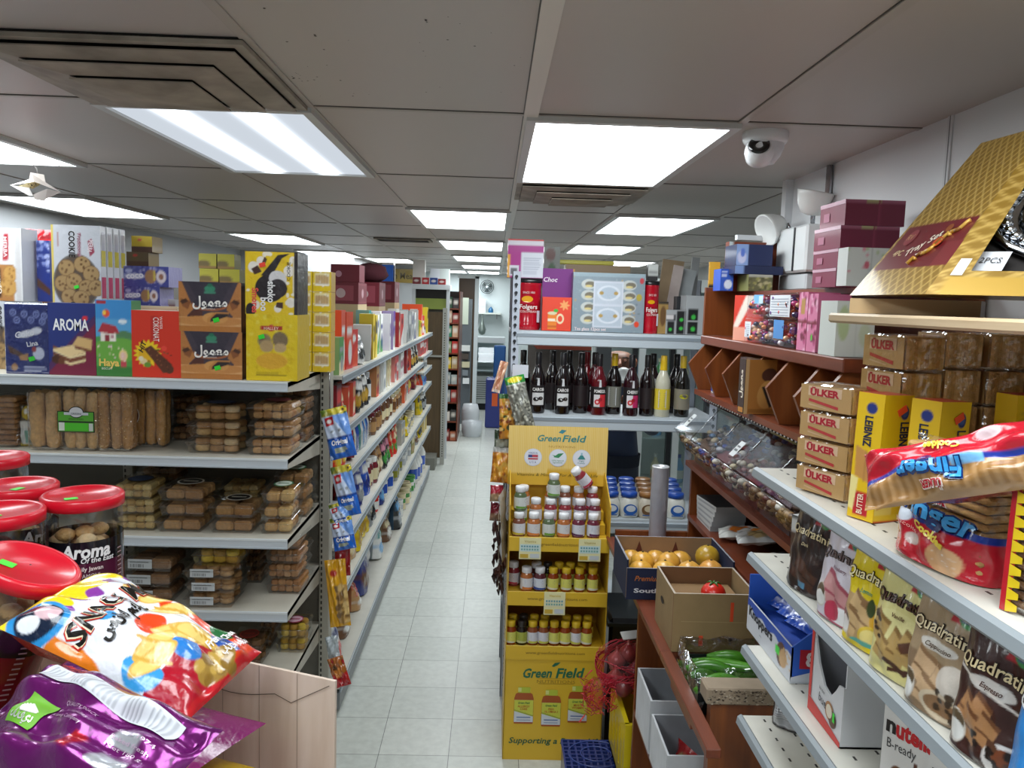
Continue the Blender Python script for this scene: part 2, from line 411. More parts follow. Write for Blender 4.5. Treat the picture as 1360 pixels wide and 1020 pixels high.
MB('paint').box(1.17, 1.2, 3.255, 3.302, 1.6, ZC, 'dcdddf').done('trim_2', kind='structure')
# ---- lamps
m, nt, b = _new('lamp'); a = nt.nodes.new('ShaderNodeAttribute'); a.attribute_name = 'Col'
em = nt.nodes.new('ShaderNodeEmission'); em.inputs['Strength'].default_value = 1.; nt.links.new(a.outputs['Color'], em.inputs[0])
nt.links.new(em.outputs[0], nt.nodes['Material Output'].inputs[0]); nt.nodes.remove(b)
def lamp(k, j, label, e=11., streak=False):
    x, y = cx(k), ry(j)
    r = root('ceiling_light', label, 'ceiling light', (x+TX/2, y+TY/2, ZC-.012), 0, 'recessed ceiling lights')
    w, d = TX/2-.012, TY/2-.012
    f = MB('paint')
    for s in (-1, 1):
        f.box(s*w-.014, s*w+.014, -d-.014, d+.014, -.006, .012, 'c9cac8'); f.box(-w+.0141, w-.0141, s*d-.014, s*d+.014, -.0055, .012, 'c9cac8')
    f.done('frame', r)
    q = MB('lamp'); nx = 41
    V = [(-w+2*w*i/(nx-1), s*d, .002) for s in (-1, 1) for i in range(nx)]
    K = []
    for s in (-1, 1):
        for i in range(nx):
            u = i/(nx-1)
            if streak:
                t = math.exp(-((u-.30)/.075)**2)+math.exp(-((u-.70)/.075)**2)
                v = .50+6*t*t; K.append((v*.88, v*.96, v*1.06))
            else:
                v = e*(.9+.1*math.sin(PI*u)); K.append((v*.93, v, v*1.03))
    q.raw(V, [(i+1, i, nx+i, nx+i+1) for i in range(nx-1)], K); q.done('diffuser', r)
E0 = 7.5
lamp(-2, 0, 'recessed fluorescent ceiling panel showing two bright tube streaks, beside the large square vent', E0, True)
lamp(0, 0, 'wide glowing ceiling panel just ahead of the small dirty vent', E0)
lamp(-4, 0, 'glowing ceiling panel at the picture edge behind the hanging paper fly trap', E0)
lamp(-5, 2, 'glowing ceiling panel near the wall above the cookie boxes', E0)
lamp(-4, 4, 'glowing ceiling panel above the yellow and black cake box', E0)
lamp(-4, 6, 'thin far ceiling panel just past the yellow cake boxes', E0)
lamp(-1, 2, 'glowing ceiling panel over the aisle, closest of the aisle row', E0)
lamp(-1, 4, 'glowing ceiling panel over the aisle, second of its row', E0)
lamp(-1, 6, 'glowing ceiling panel over the aisle, third of its row', E0)
lamp(-1, 8, 'glowing ceiling panel over the aisle, fourth of its row', E0)
lamp(-1, 10, 'glowing ceiling panel over the aisle, last of its row by the back wall', E0)
lamp(-3, 7, 'thin ceiling panel above the maroon gift boxes', E0)
lamp(-2, 10, 'small far ceiling panel above the white boxes at the aisle end', E0)
lamp(1, 2, 'glowing ceiling panel above the red coffee can shelf', E0)
lamp(1, 4, 'ceiling panel behind the panel over the red coffee can shelf', E0)
lamp(2, 6, 'far ceiling panel above the yellow rail behind the grey rack', E0)
lamp(-2, -2, 'ceiling panel behind the camera in line with the streaked panel', E0); lamp(0, -2, 'ceiling panel behind the camera in line with the wide glowing panel', E0)
def vent(name, label, x, y, w, d, dark=False, big=True):
    r = root(name, label, 'ceiling vent', (x, y, ZC-.004))
    MB('matte').box(-w/2, w/2, -d/2, d/2, -.002, .003, '15120f').done('backing', r)
    f = MB('dirty')
    for s in (-1, 1):
        f.box(s*(w/2-.012)-.012, s*(w/2-.012)+.012, -d/2, d/2, -.012, 0, 'a39a8c'); f.box(-w/2+.0241, w/2-.0241, s*(d/2-.012)-.012, s*(d/2-.012)+.012, -.0118, 0, 'a39a8c')
    f.done('frame', r)
    if dark:
        g = MB('dirty')
        for i in range(5): g.box(-w/2+.02, w/2-.02, -d/2+.06+i*(d-.1)/5, -d/2+.075+i*(d-.1)/5, -.012, -.004, '2a2724')
        g.done('grille', r); return
    for i, (o, q) in enumerate(((.92, .70), (.70, .46), (.46, .12))):
        v = MB('dirty'); zo, zi = -.022-.016*i, -.030-.016*i; V = []
        for (a, z) in ((o, zo), (q, zi)):
            V += [(-w/2*a, -d/2*a, z), (w/2*a, -d/2*a, z), (w/2*a, d/2*a, z), (-w/2*a, d/2*a, z)]
        V += [(p[0], p[1], p[2]+.003) for p in V]
        F = []
        for k in range(4):
            k2 = (k+1) % 4; F += [(k, k2, 4+k2, 4+k), (8+k2, 8+k, 12+k, 12+k2), (k, 8+k, 8+k2, k2), (4+k2, 12+k2, 12+k, 4+k)]
        if i == 2: F += [(4, 5, 6, 7), (15, 14, 13, 12)]
        v.raw(V, F, ('9d9284', 'a79b8c', 'a29786')[i]).done('vane', r)
vent('ceiling_vent', 'large dirty square ceiling vent with nested metal vanes beside the streaked light panel', cx(-2)+.305, ry(0)-.30, .6, .57)
vent('ceiling_vent', 'smaller-looking grimy square ceiling vent right behind the wide glowing panel', cx(0)+.305, ry(1)+.30, .6, .57)
vent('ceiling_vent', 'flush black ceiling vent over the far end of the aisle', cx(-2)+.305, ry(4)+.2, .5, .3, True)
# ---- fly trap on a wire
p = at(42, 196, Z=ZC-.004)
r = root('paper_fly_trap', 'white folded paper fly trap hanging by a wire from the ceiling', 'fly trap', (p.x, p.y, ZC-.002), .25)
t = MB('metal').tube([(0, 0, 0), (-.004, 0, -.03), (.004, 0, -.06), (.016, 0, -.085), (.018, 0, -.098)], .0016, 'b8b4b0', 6)
t.tube([(0, 0, -.01), (.02, 0, -.055), (.05, 0, -.07), (.085, 0, -.068), (.098, 0, -.056)], .0014, 'a8a4a8', 6).done('wire', r)
k = .95; t = MB('card')
fl = lambda P, c, dy=.003: t.raw([(a*k, y, z*k) for a, y, z in P]+[(a*k, y+dy, z*k) for a, y, z in P], [tuple(range(len(P))), tuple(reversed(range(len(P), 2*len(P))))]+[(i, i+len(P), (i+1) % len(P)+len(P), (i+1) % len(P)) for i in range(len(P))], c)
fl([(-.006, -.004, -.10), (.042, -.004, -.105), (.047, -.004, -.135), (.105, -.02, -.172), (.018, -.05, -.14), (-.012, -.004, -.13)], 'ddd3cb')
fl([(-.012, -.004, -.128), (.018, -.05, -.142), (-.065, -.05, -.160)], 'e6ddd4')
fl([(-.065, -.052, -.160), (.002, -.054, -.166), (.014, -.05, -.196), (.0, -.05, -.197)], 'ece6e2')
fl([(.105, -.02, -.172), (.055, -.04, -.205), (.05, -.04, -.214), (.016, -.048, -.209), (.016, -.05, -.19), (.062, -.045, -.165)], 'd2c7c1')
fl([(-.055, -.0, -.157), (.0, .004, -.134), (.03, .004, -.14), (.0, .0, -.163)], 'a08f62')
t.done('folded_card', r)
t = MB('matte')
for i in range(14): t.ball((R.uniform(-.035, .02)*k, -.003, R.uniform(-.158, -.142)*k), .0018, '2a2216', 6)
t.done('caught_flies', r, kind='stuff')
# ---- dome camera
p = at(1017, 176, Z=ZC)
r = root('dome_camera', 'white dome security camera with a black lens on the ceiling', 'security camera', (p.x, p.y, ZC), -.35)
MB('plastic').lathe([(.0, -.035), (.060, -.034), (.066, -.024), (.068, -.008), (.066, 0)], 'e8eaec', 28).done('base', r)
t = MB('plastic').lathe([(.030, -.092), (.046, -.07), (.055, -.045), (.056, -.03)], 'e2e4e7', 28, cap=True); t.done('housing', r)
t = MB('plastic'); t.T = Matrix.Translation((-.014, -.03, -.062)) @ Matrix.Rotation(math.radians(62), 4, 'X')
t.lathe([(.0, -.028), (.040, -.024), (.043, .0), (.040, .018), (.034, .03)], 'e9ebed', 24); e = t.done('eyeball', r)
t = MB('gloss'); t.T = Matrix.Translation((-.014, -.03, -.062)) @ Matrix.Rotation(math.radians(62), 4, 'X')
t.lathe([(.030, .028), (.030, .034), (.012, .034), (.010, .029), (.0, .029)], '0b0c0f', 24); t.done('lens', r)
# ---- emergency light on the wall
r = root('emergency_light', 'white twin-head emergency light box on the wall with a chrome conduit above', 'emergency light', (1.2, 2.98, 2.205))
t = MB('plastic').box(-.10, 0, -.15, .15, -.085, .085, 'e2e6e6', b=.008)
t.box(-.104, -.1, -.045, -.035, -.08, .08, '222428').done('housing', r)
MB('plastic').box(-.085, 0, -.13, .14, -.15, -.09, 'ced2d4', b=.006).done('battery_box', r)
for (yy, zz, rot, nm) in ((.17, .10, (.25, -2.0, 0), 0), (-.09, .165, (.15, .15, .0), 1)):
    t = MB('plastic'); t.T = Matrix.Translation((-.06-.05*(1-nm), yy, zz)) @ Matrix.Rotation(rot[1], 4, 'Y') @ Matrix.Rotation(rot[0], 4, 'X')
    t.lathe([(.012, -.045), (.035, -.04), (.052, -.01), (.062, .022), (.066, .036), (.064, .04), (.058, .034), (.0, .03)], 'e6e7e4', 24); h = t.done('lamp_head', r)
    MB('chrome').tube([(-.05, yy*.8, .08), (-.055, yy*.92, .11), (-.06-.03*(1-nm), yy, zz-.02)], .009, 'b9bcc0', 8).done('swivel', h)
MB('chrome').tube([(-.012, -.10, .08), (-.012, -.10, ZC-2.21)], .012, 'c9ccd2', 12).done('conduit', r)
# ================================================================== THE CROSS SHELF (faces the camera) AND WHAT STANDS ON IT
EF, EB, EX0, EX1 = 2.92, 3.50, -2.45, -.757
EZ = (1.658, 1.368, 1.061, .776, .50)
r = root('shelf_unit', 'grey metal shelf unit of white-lipped shelves holding cookie boxes and clear cookie trays', 'shelf unit', ((EX0+EX1)/2, EB, 0))
ox, oy = (EX0+EX1)/2, EB
def loc(m): m.T = Matrix.Translation((-ox, -oy, 0)); return m
m = loc(MB('shelfmetal')).box(EX0, EX1, EB, EB+.02, .1, 1.72, '6c685e')
for i in range(40):
    for j in range(14): m.box(-1.30+i*.0135*1.0, -1.296+i*.0135, EB-.001, EB, .45+j*.05, .4535+j*.05, '4b473f') if j % 1 == 0 and i % 3 == 0 else None
m.done('back_panel', r)
for x in (EX1, EX0-.045, -1.62):
    m = loc(MB('shelfmetal')).box(x, x+.045, EB-.04, EB+.03, 0, 1.74, 'a5a296', b=.004)
    for k in range(60): m.box(x+.008, x+.015, EB-.0412, EB-.04, .12+k*.0265, .135+k*.0265, '26241f')
    m.done('upright', r)
for z in EZ:
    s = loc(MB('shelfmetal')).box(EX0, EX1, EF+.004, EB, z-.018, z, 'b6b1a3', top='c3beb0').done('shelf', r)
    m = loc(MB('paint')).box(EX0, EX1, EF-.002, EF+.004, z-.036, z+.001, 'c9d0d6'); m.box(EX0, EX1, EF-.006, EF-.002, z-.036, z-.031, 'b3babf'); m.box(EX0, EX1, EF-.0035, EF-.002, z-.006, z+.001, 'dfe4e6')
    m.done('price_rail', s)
    for x in (EX1-.004, EX0+.004):
        m = loc(MB('shelfmetal'))
        P = [(EF, z-.036), (EB-.03, z-.085), (EB-.03, z-.0006), (EF, z-.0006)]
        m.raw([(x, *p) for p in P]+[(x+.004, *p) for p in P], [(0, 1, 2, 3), (7, 6, 5, 4), (0, 4, 5, 1), (3, 2, 6, 7), (0, 3, 7, 4), (1, 5, 6, 2)], 'b9b3a6'); m.done('bracket', s)
def px2(x0, x1, ym, Y):
    a, b = at(x0, ym, Y=Y).x, at(x1, ym, Y=Y).x
    return (a+b)/2, b-a
def shelfbox(name, label, cat, x0, x1, ytop, z, Y, d, c, art=None, txt=None, res=(40, 50), side=None, top=None, rz=0., group=None, stick=None, mat='card', ym=450):
    """a carton standing on height z, seen between columns x0..x1 with its top edge at row ytop, front face at depth Y"""
    X, w = px2(x0, x1, ym, Y); h = at((x0+x1)/2, ytop, Y=Y).z-z
    m, fr = carton(w, d, h, c, art, res, side, top, mat)
    if txt: txt(m, fr, w, h)
    o = m.done(name, None, (X, Y+d/2, z+.0012), rz, None, label, cat, group)
    if stick: sticker(o, fr, stick[0]*w, stick[1]*h, c=stick[2] if len(stick) > 2 else '37dd35', w=.022, h=.016)
    return o
FY = EF+.035
# --- front row
def a_navy(k):
    k.fill('222f78'); k.specks(60, .006, ['5d6cb5', '7f8dcb'])
    for x, y in ((.2, .88), (.45, .86), (.72, .86), (.9, .84), (.28, .77), (.6, .78), (.85, .76)):
        k.ell(x, y, .075, .05, '8d9ad4'); k.ell(x, y, .05, .032, '2a3884'); k.ell(x, y, .02, .014, '9aa6da')
    k.poly([(.05, .42), (.5, .26), (.55, .20), (.1, .3)], '5a3b2c'); k.poly([(.3, .26), (.52, .3), (.5, .2), (.34, .2)], 'b98d5c')
    k.ell(.7, .62, .14, .05, 'e4e7f2', .25); k.ell(.5, .58, .22, .05, 'e4e7f2', .25); k.ell(.75, .3, .13, .09, 'cfd5ea'); k.ell(.65, .36, .05, .04, 'a33f3f')
    k.lines(.04, .12, 3, .42, .95, 'cfd5ee'); k.ell(.2, .1, .07, .05, 'b98d5c')
o = shelfbox('wafer_box', 'navy wafer box in clear wrap with pale rosettes, left of the wafer box lettered AROMA', 'cookie box', 7, 64, 405, EZ[0], FY, .09, '222f78', a_navy,
             lambda m, f, w, h: (m.text(f, 'Coko', w*.45, h*.58, .022, 'f2f3fa', rot=.2, sh=.2, bold=.02), m.text(f, 'Lina', w*.62, h*.44, .018, 'f2f3fa', rot=.2, bold=.02)), mat='film', stick=(.6, .22), rz=.03)
m = MB('wrap'); m.box(-.082, .082, -.048, .05, .0, .262, 'ffffff', b=.006); m.done('clear_wrap', o)
def a_aroma(k):
    k.fill('27357a'); k.put(k.U*.9+(1-k.V)*1.3 > 1.25, '7c2340'); k.put((k.U*.9+(1-k.V)*1.3 > 1.1) & (k.U*.9+(1-k.V)*1.3 <= 1.25), '4f2b5c')
    for i in range(4):
        y = .14+.045*i; k.poly([(.1, y+.10), (.45, y), (.78, y+.06), (.78, y+.095), (.45, y+.035), (.1, y+.135)], 'ecd6a2' if i % 2 == 0 else '7a4a2c')
    k.poly([(.1, .36), (.42, .26), (.78, .33), (.5, .42)], 'ecd09a')
    k.poly([(.5, .42), (.9, .36), (.92, .5), (.62, .54)], 'd8b377'); k.poly([(.55, .40), (.9, .36), (.9, .33), (.56, .37)], '7a4a2c')
    k.ell(.16, .22, .1, .06, '4a2a1c'); k.ell(.27, .2, .07, .05, '6b3f27'); k.ell(.78, .79, .06, .035, 'd5303a')
o = shelfbox('wafer_box', 'navy and maroon wafer box lettered AROMA in white', 'cookie box', 64.5, 127, 403, EZ[0], FY, .08, '2a3579', a_aroma,
             lambda m, f, w, h: m.text(f, 'AROMA', w*.48, h*.70, h*.155, 'f4f4f6', w=w*.76, bold=.025), side='7c2340', top='46507e')
def a_haya(k):
    k.grad('54a04a', '5f9f4f', 'V'); k.put(k.V > .5, '5aa4d6'); k.put(k.V > .75, '3f8fd0')
    k.ell(.78, .5, .3, .10, '56845a'); k.ell(.2, .48, .25, .05, '4d9a52'); k.ell(.6, .35, .7, .16, '6fae45'); k.ell(.75, .72, .12, .03, 'dfeaf2')
    k.rect(.14, .46, .56, .58, 'f1eadf'); k.poly([(.06, .58), (.2, .70), (.56, .66), (.66, .57), (.4, .56)], 'b1353f'); k.rect(.26, .46, .38, .55, '8f2f3a'); k.rect(.42, .5, .5, .55, 'c2929a')
    k.ell(.3, .82, .10, .05, 'e9562f'); k.ell(.25, .83, .05, .03, 'f4c84a'); k.rect(.04, .94, .30, .985, 'b0303c'); k.ell(.75, .28, .12, .075, 'f0d98f'); k.ell(.75, .27, .085, .055, 'f1c9b0'); k.rect(.68, .12, .84, .21, 'c94a55')
    k.specks(14, .012, ['f6e7c8', 'f7d3dc'], (.05, .2, .9, .4)); k.put(k.V < .13, '3c7f3a')
o = shelfbox('cookie_box', 'sky blue and green cookie box with a small cottage on a meadow', 'cookie box', 127.5, 175, 399, EZ[0], FY, .08, '4f8f4c', a_haya,
             lambda m, f, w, h: (m.text(f, 'Haya', w*.36, h*.165, .026, 'f0cf6a', bold=.035), m.text(f, 'BISCUIT', w*.3, h*.10, .008, 'f3f3e6')), side='3a7c46', top='4f96c4')
def a_red(k):
    k.fill('d8361f'); k.star(.33, .36, .21, 17, 'f2cf1f', .72); k.ell(.30, .34, .15, .115, 'e8b51c')
    k.poly([(.26, .42), (.40, .48), (.82, .2), (.76, .09), (.64, .07)], '5d3320'); k.ell(.76, .13, .09, .065, '5d3320'); k.specks(26, .012, ['8b5636', '44230f'], (.35, .12, .8, .42))
    k.ell(.25, .24, .07, .045, 'e7d3a0'); k.ell(.33, .19, .07, .04, '6f9a3b'); k.ell(.20, .28, .05, .035, 'f0e3c4'); k.ell(.66, .44, .055, .04, 'ee4a3a')
    k.rect(.40, .56, .54, .92, 'c22a1c')
o = shelfbox('cookie_box', 'bright red chocolate bar box with a yellow sunburst, beside the cottage cookie box', 'cookie box', 174, 240, 413, EZ[0], FY, .10, 'd8361f', a_red,
             lambda m, f, w, h: (m.text(f, 'COKONAT', w*.51, h*.72, .021, 'f7e9e2', w=h*.36, rot=-PI/2, bold=.01), m.text(f, 'WAFER', w*.61, h*.82, .010, 'f7e9e2', rot=-PI/2), m.text(f, 'HIT', w*.23, h*.46, .018, '1e1712', rot=1.2, sh=.2, bold=.03)), res=(56, 76), top='e6d3c4')
def a_maam(k):
    k.fill('c58a56'); k.put((k.V > .30) & (np.abs(k.U-.5) < .36+.16*(k.V-.3)), '473f49'); k.put((k.V > .42) & (np.abs(k.U-.5) < .44*(k.V-.18)), '3d3742')
    k.poly([(0, 1), (.05, 1), (.24, .45), (.12, .3), (0, .3)], 'ba7c45'); k.poly([(1, 1), (.95, 1), (.76, .45), (.88, .3), (1, .3)], 'ba7c45')
    k.poly([(.03, .66), (.2, .6), (.15, .44), (.06, .5)], '8d5632'); k.poly([(.97, .66), (.8, .6), (.85, .44), (.94, .5)], '8d5632'); k.poly([(.02, .60), (.12, .66), (.16, .6), (.06, .54)], '4c2f22'); k.poly([(.98, .60), (.88, .66), (.84, .6), (.94, .54)], '4c2f22')
    k.ell(.5, .54, .29, .12, 'a9653f'); k.ell(.5, .57, .27, .11, '3a3440'); k.put((k.V < .30), 'd7a26a')
    k.ell(.27, .33, .12, .10, '5a352c', .5); k.ell(.5, .22, .55, .10, 'c98a4d'); k.put(k.V < .12, 'bb7a3c')
    k.ell(.58, .28, .20, .115, 'd49a59'); k.poly([(.45, .18), (.80, .34), (.80, .40), (.58, .40), (.46, .27)], 'c78848'); k.poly([(.50, .20), (.80, .33), (.79, .375), (.60, .37), (.51, .27)], '322a2c')
    k.ell(.5, .86, .085, .065, '3f8d6c'); k.ell(.5, .93, .04, .035, '2f7558'); k.rect(.41, .76, .59, .81, '4a8a72')
def t_maam(m, f, w, h):
    m.text(f, 'ﻝﻮﻤﻌﻣ', w*.5, h*.58, h*.19, 'f3efe8', w=w*.56, bold=.03)
    m.text(f, 'MAAMOUL', w*.5, h*.46, .006, 'e4d9cc')
z1 = at(280, 441, Y=FY).z
for x0, x1, yt, z, lb in ((240, 321.5, 441, EZ[0], 'brown and black date cookie box, lower one of its pair'), (238, 320.5, 375, z1, 'brown and black date cookie box, upper one of its pair')):
    o = shelfbox('date_cookie_box', lb, 'cookie box', x0, x1, yt, z, FY, .17, 'c58a56', a_maam, t_maam, (64, 50), '4a3128', '8d8790', stick=(.60, .24), mat='film')
    f = frame((o.data.vertices[0].co.x*-1, -.085, 0), (0, 1, 0), (0, 0, 1)); mm = MB('card')
    q = frame((max(v.co.x for v in o.data.vertices)+.0004, -.085, 0), (0, 1, 0), (0, 0, 1)); mm.art(q, .17, .17, 14, 14, lambda k: (k.fill('4a3128'), k.rect(.1, .1, .5, .9, 'b07a4a'), k.ell(.7, .5, .2, .2, '7a4c2c')))
    mm.text(q, 'MAAMOUL', .085, .09, .02, 'f0e8dc', rot=PI/2, off=.001); mm.done('end_panel', o)
def a_yel(k):
    k.fill('e6c81e'); k.specks(50, .03, ['dcb916', 'ead54a', 'e1bd1a'])
    k.ell(.36, .60, .13, .10, '8d7a5c', .5); k.ell(.66, .62, .15, .12, '7f6c50', .4); k.ell(.40, .52, .13, .09, 'b79a6c'); k.ell(.66, .50, .12, .07, 'c2a577'); k.ell(.5, .3, .3, .12, 'e2ad33')
    k.rect(.28, .76, .70, .82, 'b3372c'); k.ell(.49, .79, .07, .05, 'c94436'); k.lines(.08, .13, 2, .2, .8, '7c6412')
z2 = at(360, 418, Y=FY).z
shelfbox('cake_box', 'yellow cake box with a small red banner under the marshmallow box', 'cake box', 327, 395, 418, EZ[0], FY, .19, 'e2c31c', a_yel, lambda m, f, w, h: m.text(f, 'HALLEY', w*.49, h*.79, .011, 'f6e9d0'), mat='film', stick=(.3, .66), side='cdae18', top='e9e1b0')
def a_smo(k):
    k.fill('e8c522'); k.specks(26, .035, ['e0b91a', 'f2ead2'])
    for x, y, q in ((.16, .75, .10), (.3, .85, .08), (.83, .70, .10), (.87, .2, .09), (.2, .15, .08), (.62, .1, .07), (.9, .88, .06)): k.ell(x, y, q, q*.9, 'efe8da')
    k.ell(.47, .42, .28, .22, '2a2326'); k.poly([(.3, .62), (.62, .95), (.86, .98), (.7, .9), (.5, .6)], '2a2326'); k.ell(.62, .57, .17, .13, 'dcd9d8', -.5); k.ell(.62, .42, .18, .15, '332b2e')
    k.poly([(.12, .72), (.24, .78), (.32, .68), (.18, .63)], '49302a'); k.poly([(.32, .82), (.37, .92), (.42, .88), (.37, .78)], '49302a'); k.poly([(.60, .2), (.72, .2), (.72, .1), (.58, .12)], '49302a'); k.ell(.10, .06, .09, .12, '2a2326')
    k.rect(.93, 0, 1, 1, '2c2528'); k.rect(.90, .35, .93, .9, 'd9cdb0')
def t_smo(m, f, w, h):
    m.text(f, 'shoko', w*.50, h*.36, .026, 'f5f3f0', w=h*.34, rot=-PI/2, bold=.03); m.text(f, 'boo', w*.36, h*.16, .026, 'f5f3f0', w=h*.22, rot=-PI/2, bold=.03)
    m.text(f, "Smores", w*.19, h*.22, .023, 'e9554a', w=h*.40, rot=-PI/2, bold=.03); m.text(f, 'COOKIE', w*.83, h*.7, .012, '2c2528', w=h*.3, rot=PI/2)
shelfbox('cake_box', 'yellow, black and white marshmallow cake box topping the yellow cake box', 'cake box', 326, 395, 335, z2, FY, .16, 'e5c426', a_smo, t_smo, (70, 90), '2b2426', 'efe9d9', stick=(.33, .79, 'f0452e'), mat='film')
# wrapped yellow cake packs, five high and two wide
zz = EZ[0]
def a_pack(k):
    k.fill('e0bf2a'); k.rect(.12, .30, .90, .92, 'e6d7a2'); k.rect(.16, .36, .86, .80, 'c7a877')
    for i in range(5): k.rect(.18+.14*i, .36, .24+.14*i, .82, 'b4946a')
    k.rect(.15, .30, .88, .40, 'f1efe2'); k.specks(8, .04, ['f3f0e8'])
for c_ in range(2):
    for l in range(5):
        w = .076; m, f = carton(w, .09, .083, 'e0bf2a', a_pack, (18, 16), 'd6a80f', 'ece4c0', 'film')
        o = m.done('cake_pack', None, (-.807+c_*.079, 3.40, EZ[0]+.0012+l*.0845), 0, None, f'wrapped yellow cake pack, {nth(l)} up in the {("inner", "outer")[c_]} stack beside the upright', 'cake pack', 'stacked yellow cake packs')
# --- second row behind
def a_cook(k):
    k.fill('c9ccd3'); k.rect(0, .0, .05, 1, 'd9c56a')
    k.ell(.5, .27, .47, .36, '6f6a66'); k.ell(.5, .27, .44, .33, '5c4f45')
    for x, y in ((.3, .45), (.62, .5), (.8, .38), (.22, .25), (.45, .28), (.7, .2), (.35, .08), (.58, .06), (.9, .2)): k.cookie(x, y, .10, 'a88a5e', '6d4f32')
    k.poly([(.74, .80), (.82, .83), (.88, .66), (.78, .60)], 'a04058'); k.rect(.12, .72, .16, .9, 'b59a9a'); k.rect(.56, .6, .60, .9, 'b59aa6')
def t_cook(m, f, w, h):
    m.text(f, 'COOKIE', w*.42, h*.76, w*.12, '2a2829', w=h*.34, rot=-PI/2, bold=.03); m.text(f, 'Traditional', w*.57, h*.76, w*.08, '9b4f63', w=h*.30, rot=-PI/2, sh=.2); m.text(f, 'MERBA', w*.80, h*.74, w*.09, 'f0dfe4', w=h*.16, rot=-PI/2-.15, bold=.02)
zc = EZ[0]+.265
for i in range(4):
    lb = ('white cookie box picturing a plate of cookies, front of the upper row', 'white cookie box edge, second in the upper row', 'white cookie box edge, third in the upper row', 'white cookie box edge, hindmost in the upper row')[i]
    X, w = px2(68, 133, 350, 3.06)
    for lv in (0, 1):
        m, f = carton(w, .042, .265 if lv == 0 else .292, 'd6d7da', a_cook if i == 0 else None, (56, 70), 'd9dadd', 'e4e4e4', 'film')
        if i == 0: t_cook(m, f, w, .29)
        q = frame((w/2+.0005, -.02, 0), (0, 1, 0), (0, 0, 1)); m.rect(q, .004, .02, .036, .10, 'c8506a'); m.rect(q, .004, .14, .036, .2, 'cfc050'); m.rect(q, .008, .2, .03, .27, 'b9b9c4')
        o = m.done('cookie_carton', None, (X+.004*i, 3.085+i*.045, EZ[0]+.0012 if lv == 0 else zc+.0015), 0, None, lb if lv else lb.replace('upper', 'hidden lower'), 'cookie box', 'white cookie boxes stacked two high')
        if i == 0 and lv: sticker(o, f, w*.5, .06)
# white cookie box and date pack at the very left, blue box, red bags
o = shelfbox('cookie_carton', 'white cookie box behind the navy wafer box, at the picture edge', 'cookie box', -30, 40, 400, EZ[0], 3.10, .09, 'd3d5d8', a_cook, t_cook, (40, 40), mat='film')
zl = at(10, 400, Y=3.10).z
o = shelfbox('cookie_carton', 'tall white cookie box with a red brand tab, topmost at the picture edge', 'cookie box', -32, 37, 303, zl, 3.10, .09, 'd9dadb',
             lambda k: (k.fill('dcdcdd'), k.poly([(.60, .55), (.72, .56), (.74, .92), (.64, .92)], 'b83a45'), k.rect(.34, .0, .82, .5, 'b27d48'), k.rect(.44, .05, .56, .45, '4a2f26'), k.cookie(.7, .2, .12), k.cookie(.75, .38, .1), k.rect(.86, .0, .97, .95, 'cbc9c9')),
             lambda m, f, w, h: (m.text(f, 'MERBA', w*.67, h*.74, .014, 'f4e3e3', w=h*.28, rot=-PI/2, bold=.02), m.text(f, 'ﻝﻮﻤﻌﻣ', w*.51, h*.25, .016, 'f0e6d8', w=h*.3, rot=PI/2, bold=.03)), (40, 44), mat='film', rz=-.12, stick=(.4, .57))
o = shelfbox('wafer_box', 'narrow navy wafer box standing between the white cookie boxes', 'cookie box', 52, 69, 320, zc, 3.15, .06, '2b3a86', lambda k: (k.fill('2b3a86'), k.specks(30, .03, ['7f8dcb', 'aab4e0'], (0, .5, 1, 1)), k.poly([(0, .4), (1, .2), (1, .1), (0, .25)], '5a3b2c')), None, (12, 40), mat='film')
shelfbox('cookie_carton', 'white carton under the narrow navy wafer box', 'cookie box', 46, 68, 404, EZ[0], 3.15, .07, 'd3d5d8')
for i in range(4):
    m, S = bag(.11, .22, .04, 'c8202a', lambda k: (k.fill('cf1f2c'), k.ell(.5, .6, .3, .2, 'e8484a'), k.ell(.5, .3, .3, .12, 'f0e0d0'), k.rect(.2, .8, .8, .95, '9b1620')), (14, 20), 'b01a24', 'crease', False, i)
    X = at(8+14*i, 330, Y=3.32).x; z = at(20, 375, Y=3.32).z
    m.done('snack_bag', None, (X, 3.32+.012*i, z), .1*i-.1, None, f'glossy red snack bag, {nth(i)} of the four bags beyond the white cookie box', 'snack bag', 'red snack bags')
z = at(20, 375, Y=3.32).z
m, f = carton(.30, .12, z-EZ[0], '8f6b48', None); m.done('carton', None, (at(25, 380, Y=3.32).x, 3.35, EZ[0]+.0012), 0, None, 'brown carton holding up the red snack bags', 'carton')
# lilac and navy candy boxes behind the cottage box
def a_candy(k):
    k.fill('4a4f9a'); k.specks(50, .08, ['8d8fc4', '5a5fa8', 'a8a6d2', '3a3f8a']); k.ell(.25, .5, .22, .14, 'c8cbe6'); k.ell(.12, .75, .08, .1, 'aab0da'); k.ell(.6, .5, .13, .32, 'a9805a'); k.ell(.83, .5, .11, .30, 'e9dfe6'); k.ell(.83, .5, .05, .14, 'a0705a'); k.rect(.66, .3, .7, .8, 'd8c25a')
zz = EZ[0]
for i, (x0, x1, yt, nm) in enumerate(((166, 214, 441, 'hidden lowest'), (166, 214, 405, 'lower'), (166, 213, 381, 'middle'), (166, 225, 354, 'topmost'))):
    o = shelfbox('candy_box', f'lilac and navy candy box, {nm} of the stack behind the red chocolate bar box', 'candy box', x0, x1, yt, zz, 3.22, .14, '5c5f9f', a_candy, lambda m, f, w, h: m.text(f, 'coco', w*.25, h*.5, h*.3, 'f0f0fa', bold=.03, rot=.1), (40, 16), '9a98c4', '8a88b8', mat='film', group='stack of lilac candy boxes')
    zz = at((x0+x1)/2, yt, Y=3.22).z
z3 = zz
